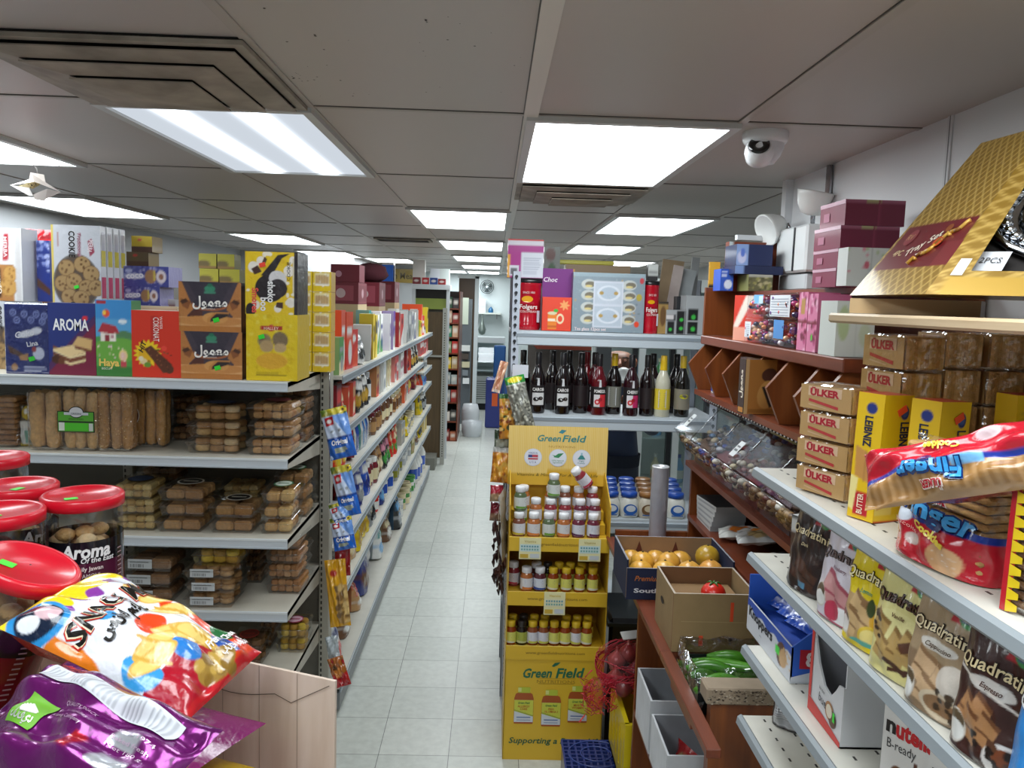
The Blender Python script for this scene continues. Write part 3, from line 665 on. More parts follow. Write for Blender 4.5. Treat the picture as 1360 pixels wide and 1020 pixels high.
for i, (x0, x1, yt, c) in enumerate(((170, 199, 335, '5c4c33'), (177, 204, 314, 'b39a1e'))):
    o = shelfbox('snack_carton', ('brown snack carton with a white corner, under the small yellow carton', 'small yellow and brown snack carton crowning the candy boxes')[i], 'carton', x0, x1, yt, z3, 3.26, .10, c,
                 lambda k: (k.fill(c), k.rect(0, 0, 1, .35, '4a2f22'), k.ell(.4, .75, .1, .08, 'b03030')), None, (16, 14), '7b6432')
    z3 = at((x0+x1)/2, yt, Y=3.26).z
# items seen between
shelfbox('white_carton', 'white carton with a small red picture behind the red chocolate bar box', 'carton', 213, 238, 398, EZ[0], 3.3, .08, 'd8d6d2', lambda k: (k.fill('d9d7d3'), k.rect(.4, .75, .8, .93, '7a2a2a')), None, (14, 20))
o = shelfbox('cookie_carton', 'pale wafer box flat behind the red chocolate bar box', 'cookie box', 180, 236, 407, EZ[0], 3.16, .05, 'd8c9a8', lambda k: (k.fill('c8402f'), k.rect(0, .9, 1, 1, 'e6d6b2')), None, (14, 14))
# ------------------------------------------------ second shelf: bread sticks and clear trays
def stickpack(label, x0, x1, ytop, n, z, Y, col, lab=None, lean=0., rows=2, sesame=False):
    X, w = px2(x0, x1, 560, Y); h = min(at((x0+x1)/2, ytop, Y=Y).z, EZ[0]-.052)-z-.006
    r = root('breadstick_pack', label, 'bread sticks', (X, Y+.03, z+.0012), 0, None, (0, lean, 0))
    k = 0
    for row in range(rows):
        for i in range(n):
            x = -w/2+w*(i+.5)/n+R.uniform(-.004, .004); q = w/n*.52
            hh = h*(R.uniform(.93, 1)); b = MB('bake')
            P = [(x+R.uniform(-.004, .004), row*q*1.8+R.uniform(-.003, .003), .006+hh*t) for t in (0, .04, .15, .35, .6, .85, .96, 1)]
            b.tube(P, [q*.45, q*.8, q*.95, q, q*.96, q*1.0, q*.85, q*.4], mixc(col, 'ffffff' if k % 2 else '8a5a2c', .07*(k % 4)/2), 9)
            if sesame:
                for s_ in range(60):
                    a = R.uniform(0, 2*PI); t = R.random(); b.ball((x+q*math.cos(a), row*q*1.8+q*math.sin(a), .01+hh*t), .0022, 'e0c08a', 5)
            b.done('breadstick', r); k += 1
    m = MB('wrap'); m.box(-w/2-.006, w/2+.006, -w/n*.62, w/n*(1.0+.9*(rows-1)), .001, h+.002, 'ffffff', b=.012); m.done('clear_wrap', r)
    if lab: lab(r, w, h, -w/n*.62)
    return r
def lab_green(r, w, h, y):
    m = MB('card'); f = frame((-w/2-.004, y-.004, 0), (1, 0, 0), (0, 0, 1)); a, b = h*.32, h*.66
    y -= .006; f = frame((-w/2-.004, y-.004, 0), (1, 0, 0), (0, 0, 1)); m.box(-w/2-.004, w/2+.004, y-.004, y-.0025, a, b, '1d2a1a'); m.rect(f, .003, a+.003, w+.005, b-.003, '58a832'); m.rect(f, .004, a+.036, w+.004, a+.042, '20301c'); m.rect(f, .005, a+.005, .026, a+.036, 'd8dcd4'); m.rect(f, w-.012, a+.005, w+.003, a+.034, 'c6c9c4'); m.rect(f, .028, a+.007, w-.016, a+.034, '4fc02c', .0008)
    m.disc(f, w*.55, b-.003, .028, '20252a', .001, ry=.022); m.disc(f, w*.55, b-.003, .025, 'd9d9dd', .0014, ry=.019); m.rect(f, w*.2, b-.014, w*.9, b-.004, 'c9ccd2', .0018); m.text(f, 'GRISSINI', w*.55, b-.009, .007, '30343c', off=.0022); m.text(f, 'BREAD STICKS', w*.55, a+.05, .006, '12300c', off=.0016); m.done('label', r)
def lab_oval(r, w, h, y):
    m = MB('card'); f = frame((-w/2, y-.004, 0), (1, 0, 0), (0, 0, 1)); m.disc(f, .004, h*.55, .022, 'd8d2c8', .001, ry=.034); m.disc(f, .004, h*.55, .019, '5a1f28', .0016, ry=.03); m.disc(f, .004, h*.55, .022, 'd8d2c8', -.0006, ry=.034); m.done('label', r)
stickpack('clear pack of plain tan bread sticks, leftmost of the bread stick packs', 37, 76, 517, 2, EZ[1], FY+.012, 'd0a468')
stickpack('pack of tan bread sticks with a bright green label', 79, 125, 516, 3, EZ[1], FY+.012, 'd8b076', lab_green)
stickpack('sesame-crusted bread stick pack overhanging the shelf edge beside the green label', 127, 172, 518, 3, EZ[1], FY+.014, 'b88a52', None, .0, 2, True)
stickpack('shaded bread stick pack with a dark oval label behind the sesame pack', 176, 216, 514, 3, EZ[1], FY+.11, 'c0904e', lab_oval)
m, S = bag(.06, .16, .04, 'c9b455', lambda k: (k.fill('5a5040'), k.rect(0, .0, 1, .06, 'c9b03a'), k.rect(0, .06, 1, .45, 'c8ccca'), k.rect(.4, .1, .95, .4, '7fa79a'), k.rect(0, .45, 1, .62, 'd9d8d2'), k.ell(.6, .82, .4, .16, 'cdb23c'), k.ell(.5, .85, .2, .06, 'f0eee4')), (20, 40), None, 'film')
m.done('rusk_pouch', None, (at(32, 580, Y=FY+.06).x, FY+.09, EZ[1]+.0015), .1, None, 'white and yellow rusk pouch squeezed left of the bread stick packs', 'pouch')
r = root('rusk_pack', 'clear pack of stacked brown rusks at the left picture edge', 'rusks', (at(4, 580, Y=FY+.05).x, FY+.1, EZ[1]+.001))
for i in range(9): MB('bake').box(-.045+R.uniform(-.004, .004), .045, -.04, .04, .004+i*.021, .023+i*.021, mixc('8f6238', 'b58550', i/9), b=.006).done('rusk', r)
MB('wrap').box(-.05, .05, -.046, .046, .001, .2, 'ffffff', b=.01).done('clear_wrap', r)
# clear trays of cookies
def tray(w, d, h, cols, lab=None, kind=0, side=None):
    r = root('cookie_tray', 'x', 'cookie tray')
    m = MB('clearplastic'); k = .93
    V = [(s*w/2*q, t*d/2*q, z) for z, q in ((.0, .86), (h*.62, .96), (h*.64, 1.0), (h*.70, 1.0)) for s, t in ((-1, -1), (1, -1), (1, 1), (-1, 1))]
    m.raw(V, [(3, 2, 1, 0)]+[(4*j+i, 4*j+(i+1) % 4, 4*j+4+(i+1) % 4, 4*j+4+i) for j in range(3) for i in range(4)], 'ffffff'); m.done('tray', r)
    m = MB('clearplastic')
    V = [(s*w/2*q, t*d/2*q, z) for z, q in ((h*.70, 1.0), (h*.75, .98), (h*.97, .90), (h, .86)) for s, t in ((-1, -1), (1, -1), (1, 1), (-1, 1))]
    m.raw(V, [(12, 13, 14, 15)]+[(4*j+i, 4*j+(i+1) % 4, 4*j+4+(i+1) % 4, 4*j+4+i) for j in range(3) for i in range(4)], 'ffffff')
    m.tube([(-w/2, -d/2, h*.71), (w/2, -d/2, h*.71)], .0012, 'ffffff', 5, 'clearplastic')
    lid = m.done('lid', r)
    m = MB('bake'); nx = (max(4, int(w/.045)), max(3, int(w/.06)), 2)[kind]; ny = (2, 2, 3)[kind]
    for l in range(2 if kind < 2 else 1):
        for i in range(nx):
            for j in range(ny):
                x = -w*.40+w*.80*(i+.5)/nx; y = -d*.38+d*.76*(j+.5)/ny; z = .003+h*.42*l; c = cols[(i+j*2+l) % len(cols)]
                if kind == 0: m.box(x-w*.40/nx, x+w*.40/nx, y-d*.185, y+d*.185, z, z+h*(.38+.04*((i+j) % 2)), c, b=.006)
                elif kind == 1: m.lathe([(w*.36/nx, 0), (w*.42/nx, h*.06), (w*.42/nx, h*.28), (w*.34/nx, h*.38)], c, 14, cap=True, o=(x, y, z))
                else: m.box(x-w*.385/nx, x+w*.385/nx, y-d*.11, y+d*.11, z, z+h*(.62+.06*((i+j) % 2)), c, b=.008)
    m.done('cookies', r, kind='stuff')
    if lab:
        m = MB('card'); f = frame((0, 0, h+.001), (1, 0, 0), (0, 1, 0)); m.disc(f, 0, 0, w*.28, lab[0], .0004, ry=d*.26); m.disc(f, 0, 0, w*.24, lab[1], .0008, ry=d*.21); m.rect(f, -w*.16, -.006, w*.16, .008, lab[0], .0012); m.text(f, 'COOKIES', 0, 0, .008, lab[1], fit=w*.3, off=.0016); m.done('label', r)
    if side:
        m = MB('card'); m.box(-w*.36, w*.10, -d/2*.97-.001, -d/2*.97, h*.25, h*.86, 'ccd0d2'); f = frame((-w*.36, -d/2*.97-.001, h*.25), (1, 0, 0), (0, 0, 1))
        for i in range(9): m.rect(f, w*.05+i*.006, h*.08, w*.05+i*.006+R.uniform(.001, .003), h*.3, '2c2c2c')
        m.rect(f, w*.04, h*.4, w*.4, h*.46, '6a6a6a'); m.done('side_label', r)
    return r
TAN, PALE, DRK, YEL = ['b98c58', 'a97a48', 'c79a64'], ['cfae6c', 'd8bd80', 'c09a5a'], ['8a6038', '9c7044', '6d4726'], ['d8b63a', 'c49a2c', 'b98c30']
NAME = {0: 'second', 1: 'second', 2: 'third', 3: 'fourth', 4: 'bottom'}
def stack(si, x0, x1, n, Y, h, d, cols, who, lab=None, kind=0, side=None, toplab=True):
    X, w = px2(x0, x1, 600+100*si, Y); z = EZ[si]+.0012; proto = None
    for i in range(n):
        top = i == n-1
        lb = f'cookie tray, {nth(i)} up in {who}'
        if proto is None: proto = o = tray(w, d, h, cols, None, kind, side)
        elif top and lab: o = tray(w, d, h, cols, lab, kind, side)
        else: o = dup(proto, (0, 0, 0))
        o['label'] = lb; o['group'] = 'clear cookie trays'
        o.location = (X+R.uniform(-.006, .006), Y+d/2+R.uniform(-.006, .006), z+i*(h+.0022)); o.rotation_euler = (0, 0, R.uniform(-.03, .03))
NAVY, GRN, BLK = ('20283a', '3a4a70'), ('3f7f52', 'dfe6da'), ('d8d2c4', '1f1c18')
stack(1, 246, 318, 3, FY+.02, .061, .2, ['c9a26a', 'a87a48', 'b98c58', 'd8b88a'], 'the stack left of the bread shelf end stack', NAVY, 1)
stack(1, 328, 390, 3, FY+.02, .066, .22, TAN, 'the end stack on the bread shelf', ('6a2430', '9a4a50'))
stack(1, 362, 410, 4, 3.25, .062, .19, DRK, 'the stack at the back corner of the bread shelf')
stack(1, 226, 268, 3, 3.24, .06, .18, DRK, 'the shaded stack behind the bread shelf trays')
stack(2, 146, 205, 3, FY+.02, .06, .2, PALE, 'the pale stack beside the red-lidded jar', NAVY)
stack(2, 209, 271, 3, FY+.02, .057, .2, TAN, 'the black-labelled stack on the third shelf', BLK, 2)
stack(2, 277, 338, 2, FY+.02, .058, .2, TAN, 'the low stack of two on the third shelf', BLK, 2)
stack(2, 345, 390, 3, FY+.02, .058, .19, ['c99a5a', 'd8b070', 'b07c40'], 'the green-labelled end stack on the third shelf', GRN, 2)
stack(2, 362, 408, 3, 3.22, .062, .19, TAN, 'the stack behind the green-labelled end stack', GRN, 2)
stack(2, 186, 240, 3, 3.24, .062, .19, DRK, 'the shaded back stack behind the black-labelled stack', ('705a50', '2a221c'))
stack(2, 290, 345, 2, 3.24, .062, .19, PALE, 'the back stack behind the low pair')
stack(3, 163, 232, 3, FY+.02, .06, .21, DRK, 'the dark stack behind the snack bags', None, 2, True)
stack(3, 245, 311, 3, FY-.01, .052, .21, TAN, 'the stack with white barcode labels', None, 1, True)
X, w = px2(256, 318, 800, FY); o = tray(w, .2, .06, YEL, ('2a2420', '4a4038'), 1); o['label'] = 'clear tray of yellow cookies topping the barcode-labelled stack'; o.location = (X, FY+.09, EZ[3]+.0014+3*.0545)
stack(3, 322, 346, 4, 3.22, .055, .16, DRK, 'the narrow back stack on the fourth shelf')
stack(3, 352, 400, 4, 3.1, .06, .2, ['b07c4a', 'a06c3c', 'b98858'], 'the tall stack by the upright on the fourth shelf')
stack(4, 364, 404, 2, 3.16, .058, .15, YEL, 'the pair of yellow trays on the bottom shelf', ('a03050', 'd8b0c0'), 1)
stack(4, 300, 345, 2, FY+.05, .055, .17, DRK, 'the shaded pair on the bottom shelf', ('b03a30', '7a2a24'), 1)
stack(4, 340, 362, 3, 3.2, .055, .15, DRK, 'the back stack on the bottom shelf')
# ------------------------------------------------ wall goods behind (yellow boxes)
r = root('wall_shelf_rack', 'dark shelf rack against the side wall under the green-yellow cartons', 'shelf rack', (-2.25, 6.3, 0))
MB('shelfmetal').box(-.62, .62, -.02, .32, 0, 2.03, '6f6b64', b=.01).done('body', r); MB('shelfmetal').box(-.64, .64, -.05, .34, 2.03, 2.05, '8d8a84').done('top_board', r)
for i, (x0, x1, y1, lv) in enumerate(((263, 291, 381, 0), (288, 318, 380, 0), (262, 287, 363, 1), (287, 311, 361, 1))):
    X, w = px2(x0, x1, 370, 6.3); h = .115
    m, f = carton(w*.94, .16, h, 'a8a02a', lambda k: (k.fill('b3aa22'), k.ell(.3, .3, .35, .25, '6f5a20'), k.rect(0, 0, 1, .2, '8f6a28')), (12, 10), '7f7a2a', 'b9b23a')
    m.done('biscuit_carton', None, (X, 6.4, 2.05+lv*.117), 0, None, f'olive yellow carton against the side wall, {("lower row near end", "lower row far end", "upper row near end", "upper row far end")[i]}', 'carton', 'olive yellow cartons by the side wall')
for i, (x0, x1, yt) in enumerate(((315, 330, 365), (317, 330, 346))):
    X, w = px2(x0, x1, 370, 5.9); m, f = carton(w, .1, .1, 'dfc32a', lambda k: (k.fill('e2c62a'), k.rect(.3, .3, .8, .5, 'c02a24')), (8, 8))
    m.done('tea_box', None, (X, 6.34, 2.05+i*.101), 0, None, ('lower', 'upper')[i]+' small bright yellow box with a red tab beside the marshmallow box', 'box')
# ================================================================== JARS, DUMP BIN AND SNACK BAGS IN FRONT
def jarproto(lblcol, label, loc, rot=None, text=True, rz=0.):
    r = root('cookie_jar', label, 'jar', loc, rz, 'red-lidded cookie jars', rot); q = .080; h = .25
    MB('clearplastic').lathe([(q*.9, .002), (q, .01), (q, h*.8), (q*.97, h*.88), (q*.93, h*.91)], 'ffffff', 36, cap=False).done('jar', r)
    m = MB('bake')
    for i in range(46):
        a = R.uniform(0, 2*PI); d = q*.66*math.sqrt(R.random()); m.ball((d*math.cos(a), d*math.sin(a), .025+.155*((i % 12)/12)), .021, ('c9a878', 'd8bb8c', 'b9925c')[i % 3], 8, sz=.7)
    m.done('cookies', r, kind='stuff')
    m = MB('gloss').lathe([(q*1.005, .012, H('17110f')), (q*1.005, .10, H(lblcol)), (q*1.005, .112, H(lblcol)), (q*1.005, .1121, H('15131a')), (q*1.005, .160, H('15131a'))], lblcol, 36, cap=False)
    m.K = [H(lblcol) if m.V[i][2] < .1121 else H('16141a') for i in range(len(m.V))]
    f = lambda a, b, off=0: Vector(((q*1.012+off)*math.sin(a/q), -(q*1.012+off)*math.cos(a/q), b))
    if text:
        m.text(f, 'Aroma', 0, .139, .028, 'f5f3f2', w=.098, bold=.035, sh=.12, sub=.02); m.text(f, 'Of the East', .022, .119, .011, 'f0eeee', w=.068, sh=.2, bold=.02, sub=.02)
        m.text(f, 'Family Jawan', .0, .099, .009, 'ecdada', w=.062, bold=.02, sub=.02); m.text(f, "MA'AMOUL", .0, .085, .009, 'dcc8cc', w=.055, sub=.02); m.text(f, 'DATES', .0, .072, .009, 'dcc8cc', w=.036, sub=.02)
    for i in range(11): m.rect(f, .068, .03+i*.01, .082, .033+i*.01, 'a58a92')
    m.done('label', r)
    m = MB('plastic').lathe([(q*1.0, h*.895), (q*1.05, h*.90), (q*1.06, h*.985), (q*1.0, h*1.005), (q*.90, h*1.0), (q*.88, h*.985), (.002, h*.985)], 'd8122a', 40, cap=False)
    lid = m.done('lid', r)
    f = frame((0, 0, h*.985), (1, 0, 0), (0, 1, 0)); sticker(lid, f, -.025, -.03, .026, .018, '52e23a', .1, .0016)
    return r
JZ = {}
def jar_at(px, py, Y, label, col='4a1630', **k):
    p = at(px, py, Y=Y); return jarproto(col, label, (p.x, p.y, p.z-.25), **k), p.z-.25
p0 = at(110, 655, Y=1.75); jz = p0.z-.25
jarproto('4f1a34', 'big clear cookie jar with a red lid and black and maroon label, fully in view', (p0.x, p0.y, jz), rz=math.atan2(p0.x, p0.y)*-1+.06)
p = at(24, 648, Y=1.82); jarproto('6a1420', 'red-lidded cookie jar just left of the maroon-labelled jar', (p.x, p.y, jz), rz=1.2)
p = at(-2, 671, Y=1.60); jarproto('6a1420', 'red-lidded cookie jar nearest the purple bag, at the picture edge', (p.x, p.y, jz), rz=1.0)
p = at(-8, 622, Y=2.12); m, f = carton(.26, .24, jz-.001, '8a6a48'); m.done('carton', None, (p.x, p.y+.02, .0005), 0, None, 'tall brown carton under the hindmost red-lidded jar', 'carton'); jarproto('6a1420', 'red-lidded cookie jar hindmost at the picture edge', (p.x, p.y, jz), rz=.8)
t = root('jar_table', 'brown table under the red-lidded jars', 'table', (-1.36, 1.83, 0))
MB('cherry').box(-.5, .492, -.27, .015, jz-.03, jz-.001, 'ffffff').done('tabletop', t)
for sx in (-.46, .35):
    for sy in (-.23, -.02): MB('cherry').box(sx-.03, sx+.03, sy-.03, sy+.03, 0, jz-.03, 'ffffff').done('leg', t)
# carton bin with raised flaps
Rp, Lp = Vector((-.265, 1.347, 0)), Vector((-.80, 1.547, 0)); dr = (Lp-Rp).normalized(); bk = Vector((-dr.y, dr.x, 0)); bk = bk if bk.y < 0 else -bk
BZ = 1.30
t = root('display_bin', 'carton bin printed like pale wood planks holding the snack bags', 'bin', Rp, math.atan2(-dr.y, -dr.x))
# local frame: x from L to R (R at origin), y away from the camera
W = (Lp-Rp).length; D = .52
def panel(name, a, b, z0, z1, th=.006):
    a, b = Vector(a), Vector(b); u = (b-a).normalized(); n = Vector((0, 0, 1)).cross(u); L_ = (b-a).length
    m = MB('oakprint'); V = [a, b, b+n*th, a+n*th]; V = [(p.x, p.y, z) for z in (z0, z1) for p in V]
    m.raw(V, [(3, 2, 1, 0), (4, 5, 6, 7), (0, 1, 5, 4), (1, 2, 6, 5), (2, 3, 7, 6), (3, 0, 4, 7)], 'ffffff')
    f = frame((a.x-n.x*.0006, a.y-n.y*.0006, z0), u, (0, 0, 1))
    k = .0
    while k < L_-.02:
        k += .082
        if k < L_-.01: m.rect(f, k, 0, k+.0014, z1-z0, 'a08f80', -.0002 if n.y > 0 else .0008, 'card')
    return m, f, n
m, f, n = panel('p', (-W, 0, 0), (0, 0, 0), 0, BZ)
g = [(W-.30+i*.025, (BZ)-.052-.012*math.sin(i*.5)) for i in range(8)]+[(W-.09+i*.02, BZ-.058+i*.012) for i in range(5)]
for i in range(len(g)-1): m.poly(f, [g[i], g[i+1], (g[i+1][0], g[i+1][1]+.0016), (g[i][0], g[i][1]+.0016)], '55483e', .0012, 'card')
m.done('back_panel', t)
m, f, n = panel('p', (-W, -D, 0), (-W, 0, 0), 0, BZ-.02); m.done('side_panel', t)
m, f, n = panel('p', (0, 0, 0), (0, -D, 0), 0, 1.02); m.done('side_panel', t)
m, f, n = panel('p', (0, -D, 0), (-W, -D, 0), 0, 1.0); m.done('front_panel', t)
MB('corrug').box(-W, 0, -D, 0, 1.0, 1.01, 'b59a78').done('floor_panel', t)
def quadbag(name, label, TL, TR, BL, BR, t, c, art, res, text, mat, group=None, seed=3, pinch=.05, wr=.005, back=None):
    """a bag lying so that its four corners come near the given points"""
    w = ((TR-TL).length+(BR-BL).length)/2; h = ((TL-BL).length+(TR-BR).length)/2
    up = ((TL-BL)+(TR-BR)).normalized(); rt = ((TR-TL)+(BR-BL)).normalized(); rt = (rt-up*rt.dot(up)).normalized(); nn = up.cross(rt)  # +Y local
    base = (BL+BR)/2
    m, S = bag(w, h, t, c, art, res, back, mat, False, seed, pinch, wr)
    if text: text(m, S, w, h)
    o = m.done(name, None, (0, 0, 0), 0, None, label, 'snack bag', group)
    M = Matrix((rt, nn, up)).transposed().to_4x4(); M.translation = base; o.matrix_world = M
    return o
def a_snack(k):
    k.fill('e9edf4'); k.put(k.V > .80+.04*np.sin(k.U*40), '8a3aa0'); k.put(k.V > .83+.035*np.sin(k.U*34), 'efd31c')
    k.ell(.12, .86, .17, .13, '2a8fd0'); k.ell(.12, .86, .13, .10, '14223a'); k.ell(.16, .84, .07, .06, 'dcb9c0'); k.ell(.06, .88, .04, .05, 'e9edf4')
    k.put((k.V < .24) & (k.U > .0), 'b0142a'); k.poly([(.55, .0), (1, .0), (1, .62), (.86, .5), (.74, .34), (.8, .2), (.6, .16)], 'e8481c'); k.poly([(.62, .44), (.95, .50), (1, .70), (.88, .66), (.8, .56)], 'e8481c')
    k.ell(.42, .43, .12, .07, 'e8481c'); k.ell(.40, .22, .10, .08, '2a7fd0'); k.ell(.10, .30, .10, .10, '3a9ad8'); k.poly([(0, .45), (.08, .60), (.06, .74), (0, .76)], 'e07a1c'); k.ell(.28, .60, .06, .04, '3a9ad8')
    for x, y, a in ((.72, .44, .9), (.86, .52, .9), (.50, .28, .55), (.60, .20, .5), (.30, .34, 1.3), (.20, .30, 1.2), (.92, .66, 1.2)):
        k.ell(x, y, .075, .15 if x > .4 else .11, 'dcb04e', a); k.ell(x, y, .062, .135 if x > .4 else .095, 'efd078', a)
        for i in (-2, -1, 0, 1, 2): k.ell(x-.018*i*math.sin(a), y+.03*i, .045, .008, 'd9a945', a+.6)
    k.ell(.90, .20, .12, .07, '1e6a34'); k.ell(.93, .12, .06, .05, '8a1828'); k.ell(.72, .13, .10, .08, '2358b0'); k.put(k.V < .035, 'c8202a'); k.put(k.U > .965, 'c03018')
    k.ell(.5, .08, .2, .06, 'a5823a'); k.specks(10, .03, ['c7a24c', '8d6b28'], (.35, .02, .62, .12))
def t_snack(m, S, w, h):
    S2 = lambda a, b, off=0: S(a, b, off)
    m.text(S2, 'SNACK MIX', w*.50, h*.66, w*.17, 'c8281c', w=w*.88, sh=.1, bold=.055, off=.002, sub=.02); m.text(S2, 'SNACK MIX', w*.50, h*.66, w*.17, 'f2e2c0', w=w*.865, sh=.1, bold=.03, off=.0028, sub=.02); m.text(S2, 'SNACK MIX', w*.50, h*.66, w*.165, '17130f', w=w*.85, sh=.1, bold=.02, off=.0036, sub=.02)
    m.text(S2, 'سناك مكس', w*.36, h*.53, w*.10, '17130f', w=w*.46, bold=.05, off=.0028, sub=.02)
    m.text(S2, 'French Cheese', w*.77, h*.16, w*.058, 'f5f3ee', w=w*.44, bold=.03, off=.0036, sub=.02); m.text(S2, 'بالجبنة الفرنسية', w*.80, h*.085, w*.05, 'f5f3ee', w=w*.40, bold=.03, off=.0036, sub=.02)
quadbag('snack_bag', 'big white, orange and yellow snack mix bag with corn puffs pictured, lying on the bin', at(15, 852, Y=1.20), at(112, 748, Y=1.42), at(255, 948, Y=1.14), at(342, 874, Y=1.34), .11, 'e04a1c', a_snack, (130, 150), t_snack, 'crease', None, 7, .04, .005, 'c8301c')
def a_pur(k):
    k.fill('7a1f74'); k.put(k.U > .90, '6a1a66'); k.put(k.V > .95, '5c1458')
    k.put((k.U > .28) & (k.U < .44) & (k.V > .33) & (k.V < .40), 'c22430'); k.put((k.U > .5) & (k.U < .62) & (k.V > .15) & (k.V < .28), 'c9ccd2'); k.put((k.U > .3) & (k.U < .42) & (k.V > .1) & (k.V < .25), 'c9ccd2')
def t_pur(m, S, w, h):
    q = lambda a, b, off=0: S(a, b, off)
    def strip(k):
        k.fill('cdd0d6')
        for i in range(34):
            if i % 6 != 5: k.put((k.V > .03+i*.028) & (k.V < .042+i*.028) & (k.U > .08) & (k.U < .92-.12*((i*7) % 5)/4), '9a9da4')
        k.rect(0, .55, 1, .556, '7d8088')
    m.art(lambda a, b, off=0: S(w*.70+a, h*.10+b, .0028), w*.165, h*.80, 24, 110, strip, 'card', smooth=True)
    m.art(lambda a, b, off=0: S(w*.30+a, h*.62+b, .0024), w*.26, h*.16, 14, 12, lambda k: k.fill('6aa82c'), 'card', smooth=True)
    m.text(q, 'CRUNCHY', w*.935, h*.84, w*.06, 'e24a5a', w=h*.2, rot=-PI/2, bold=.04, off=.003, sub=.02)
    for i in range(6): m.text(q, ('QUALITY SNACK', 'Est. for families', 'A Family Company', 'Since 1974', 'Baked fresh', 'Net 180 g')[i], w*(.60-.06*(i % 3)), h*(.50 if i < 3 else .18), w*.026, 'e8c8e0', w=h*.2, rot=-PI/2, off=.0025, sub=.02)
    m.text(q, 'النقيد', w*.36, h*.70, w*.06, 'f4f7ee', w=h*.12, rot=-PI/2, bold=.02, off=.0032, sub=.02)
    for i in range(7):
        a = -.9+.3*i; m.tube([q(w*(.43), h*.655, .002), q(w*.43+w*.055*math.sin(a), h*.695+h*.03*math.cos(a)*1.2, .004)], .0022, 'f2f7e6', 5, 'card')
quadbag('snack_bag', 'shiny purple snack bag with a white nutrition strip, lying lowest on the bin', at(-70, 1000, Y=1.06), at(92, 876, Y=1.16), at(120, 1110, Y=.86), at(312, 988, Y=.99), .10, '74206c', a_pur, (70, 90), t_pur, 'purplefoil', None, 5, .04, .007, '5c1658')
for i in range(3):
    m, S = bag(.3, .40, .085, ('c93a1c', 'd8b01c', '8a1f6a')[i], None, (10, 12), None, 'crease')
    m.done('snack_bag', None, (-.66, 1.00, 1.058+.088*i), 0, (-PI/2, 0, -.36), f'snack bag lying flat inside the bin, {nth(i)} from the bin floor', 'snack bag', 'snack bags inside the bin')
# tilted jar on the bin's edge
p = at(14, 756, Y=1.33)
jarproto('6a1420', 'red-lidded cookie jar tipped over beside the snack mix bag', (p.x-.085, p.y+.03, p.z-.232), (-.04, .40, 0), False)
# ================================================================== THE LONG AISLE SHELVES
GX, GBK = -.68, -1.12
PAL = dict(red='c8281f', orange='d9481c', maroon='6e1a26', yellow='dfc21c', green='3f8f3c', teal='2a8a86', blue='2450b4', navy='1c2a78', white='e2e2de', grey='94989a', black='1c1b1d', brown='6b4426', tan='b58a58',
           purple='5a2a8a', pink='d88aa0', cream='e0d2a8', silver='b4b8bc', gold='b8902a', sky='6aa8dc', olive='8a8a2a')
def gondola(name, label, y0, y1, zs, top, back='5e5a50'):
    r = root(name, label, 'shelf unit', ((GX+GBK)/2, y0, 0)); o = Vector(r.location)
    def L_(m): m.T = Matrix.Translation(-o); return m
    L_(MB('darkpeg' if back == 'peg' else 'shelfmetal')).box(GBK-.02, GBK, y0, y1, .1, top, back if back != 'peg' else 'ffffff').done('back_panel', r)
    n = max(1, round((y1-y0)/1.2))
    for i in range(n+1):
        y = y0+(y1-y0)*i/n
        m = L_(MB('shelfmetal')).box(GBK-.03, GBK+.03, y-.015, y+.015, 0, top+.03, 'a5a296'); m.done('upright', r)
    for z in zs:
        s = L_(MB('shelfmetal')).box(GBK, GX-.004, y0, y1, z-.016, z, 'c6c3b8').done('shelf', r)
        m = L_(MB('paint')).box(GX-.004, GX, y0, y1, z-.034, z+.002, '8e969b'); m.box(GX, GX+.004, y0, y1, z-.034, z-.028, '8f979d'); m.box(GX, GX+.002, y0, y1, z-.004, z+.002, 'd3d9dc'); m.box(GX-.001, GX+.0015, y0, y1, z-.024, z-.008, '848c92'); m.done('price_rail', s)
    z = zs[-1]
    L_(MB('shelfmetal')).box(GBK, GX-.002, y0, y1, .035, z-.035, '7d8183').done('base_deck', r); L_(MB('shelfmetal')).box(GBK, GX-.03, y0, y1, .0, .035, '2c2b2a').done('kick_plate', r)
    return r
AZ = (1.62, 1.37, 1.14, .82, .59, .15)
gondola('shelf_unit', 'long grey aisle shelf unit packed with groceries along the tiled aisle', 3.58, 7.70, AZ, 1.72)
BZS = (1.62, 1.42, 1.26, 1.08, .82, .58, .13)
gondola('shelf_unit', 'short shelf section at the far end of the long aisle shelves', 7.72, 8.72, BZS, 1.72)
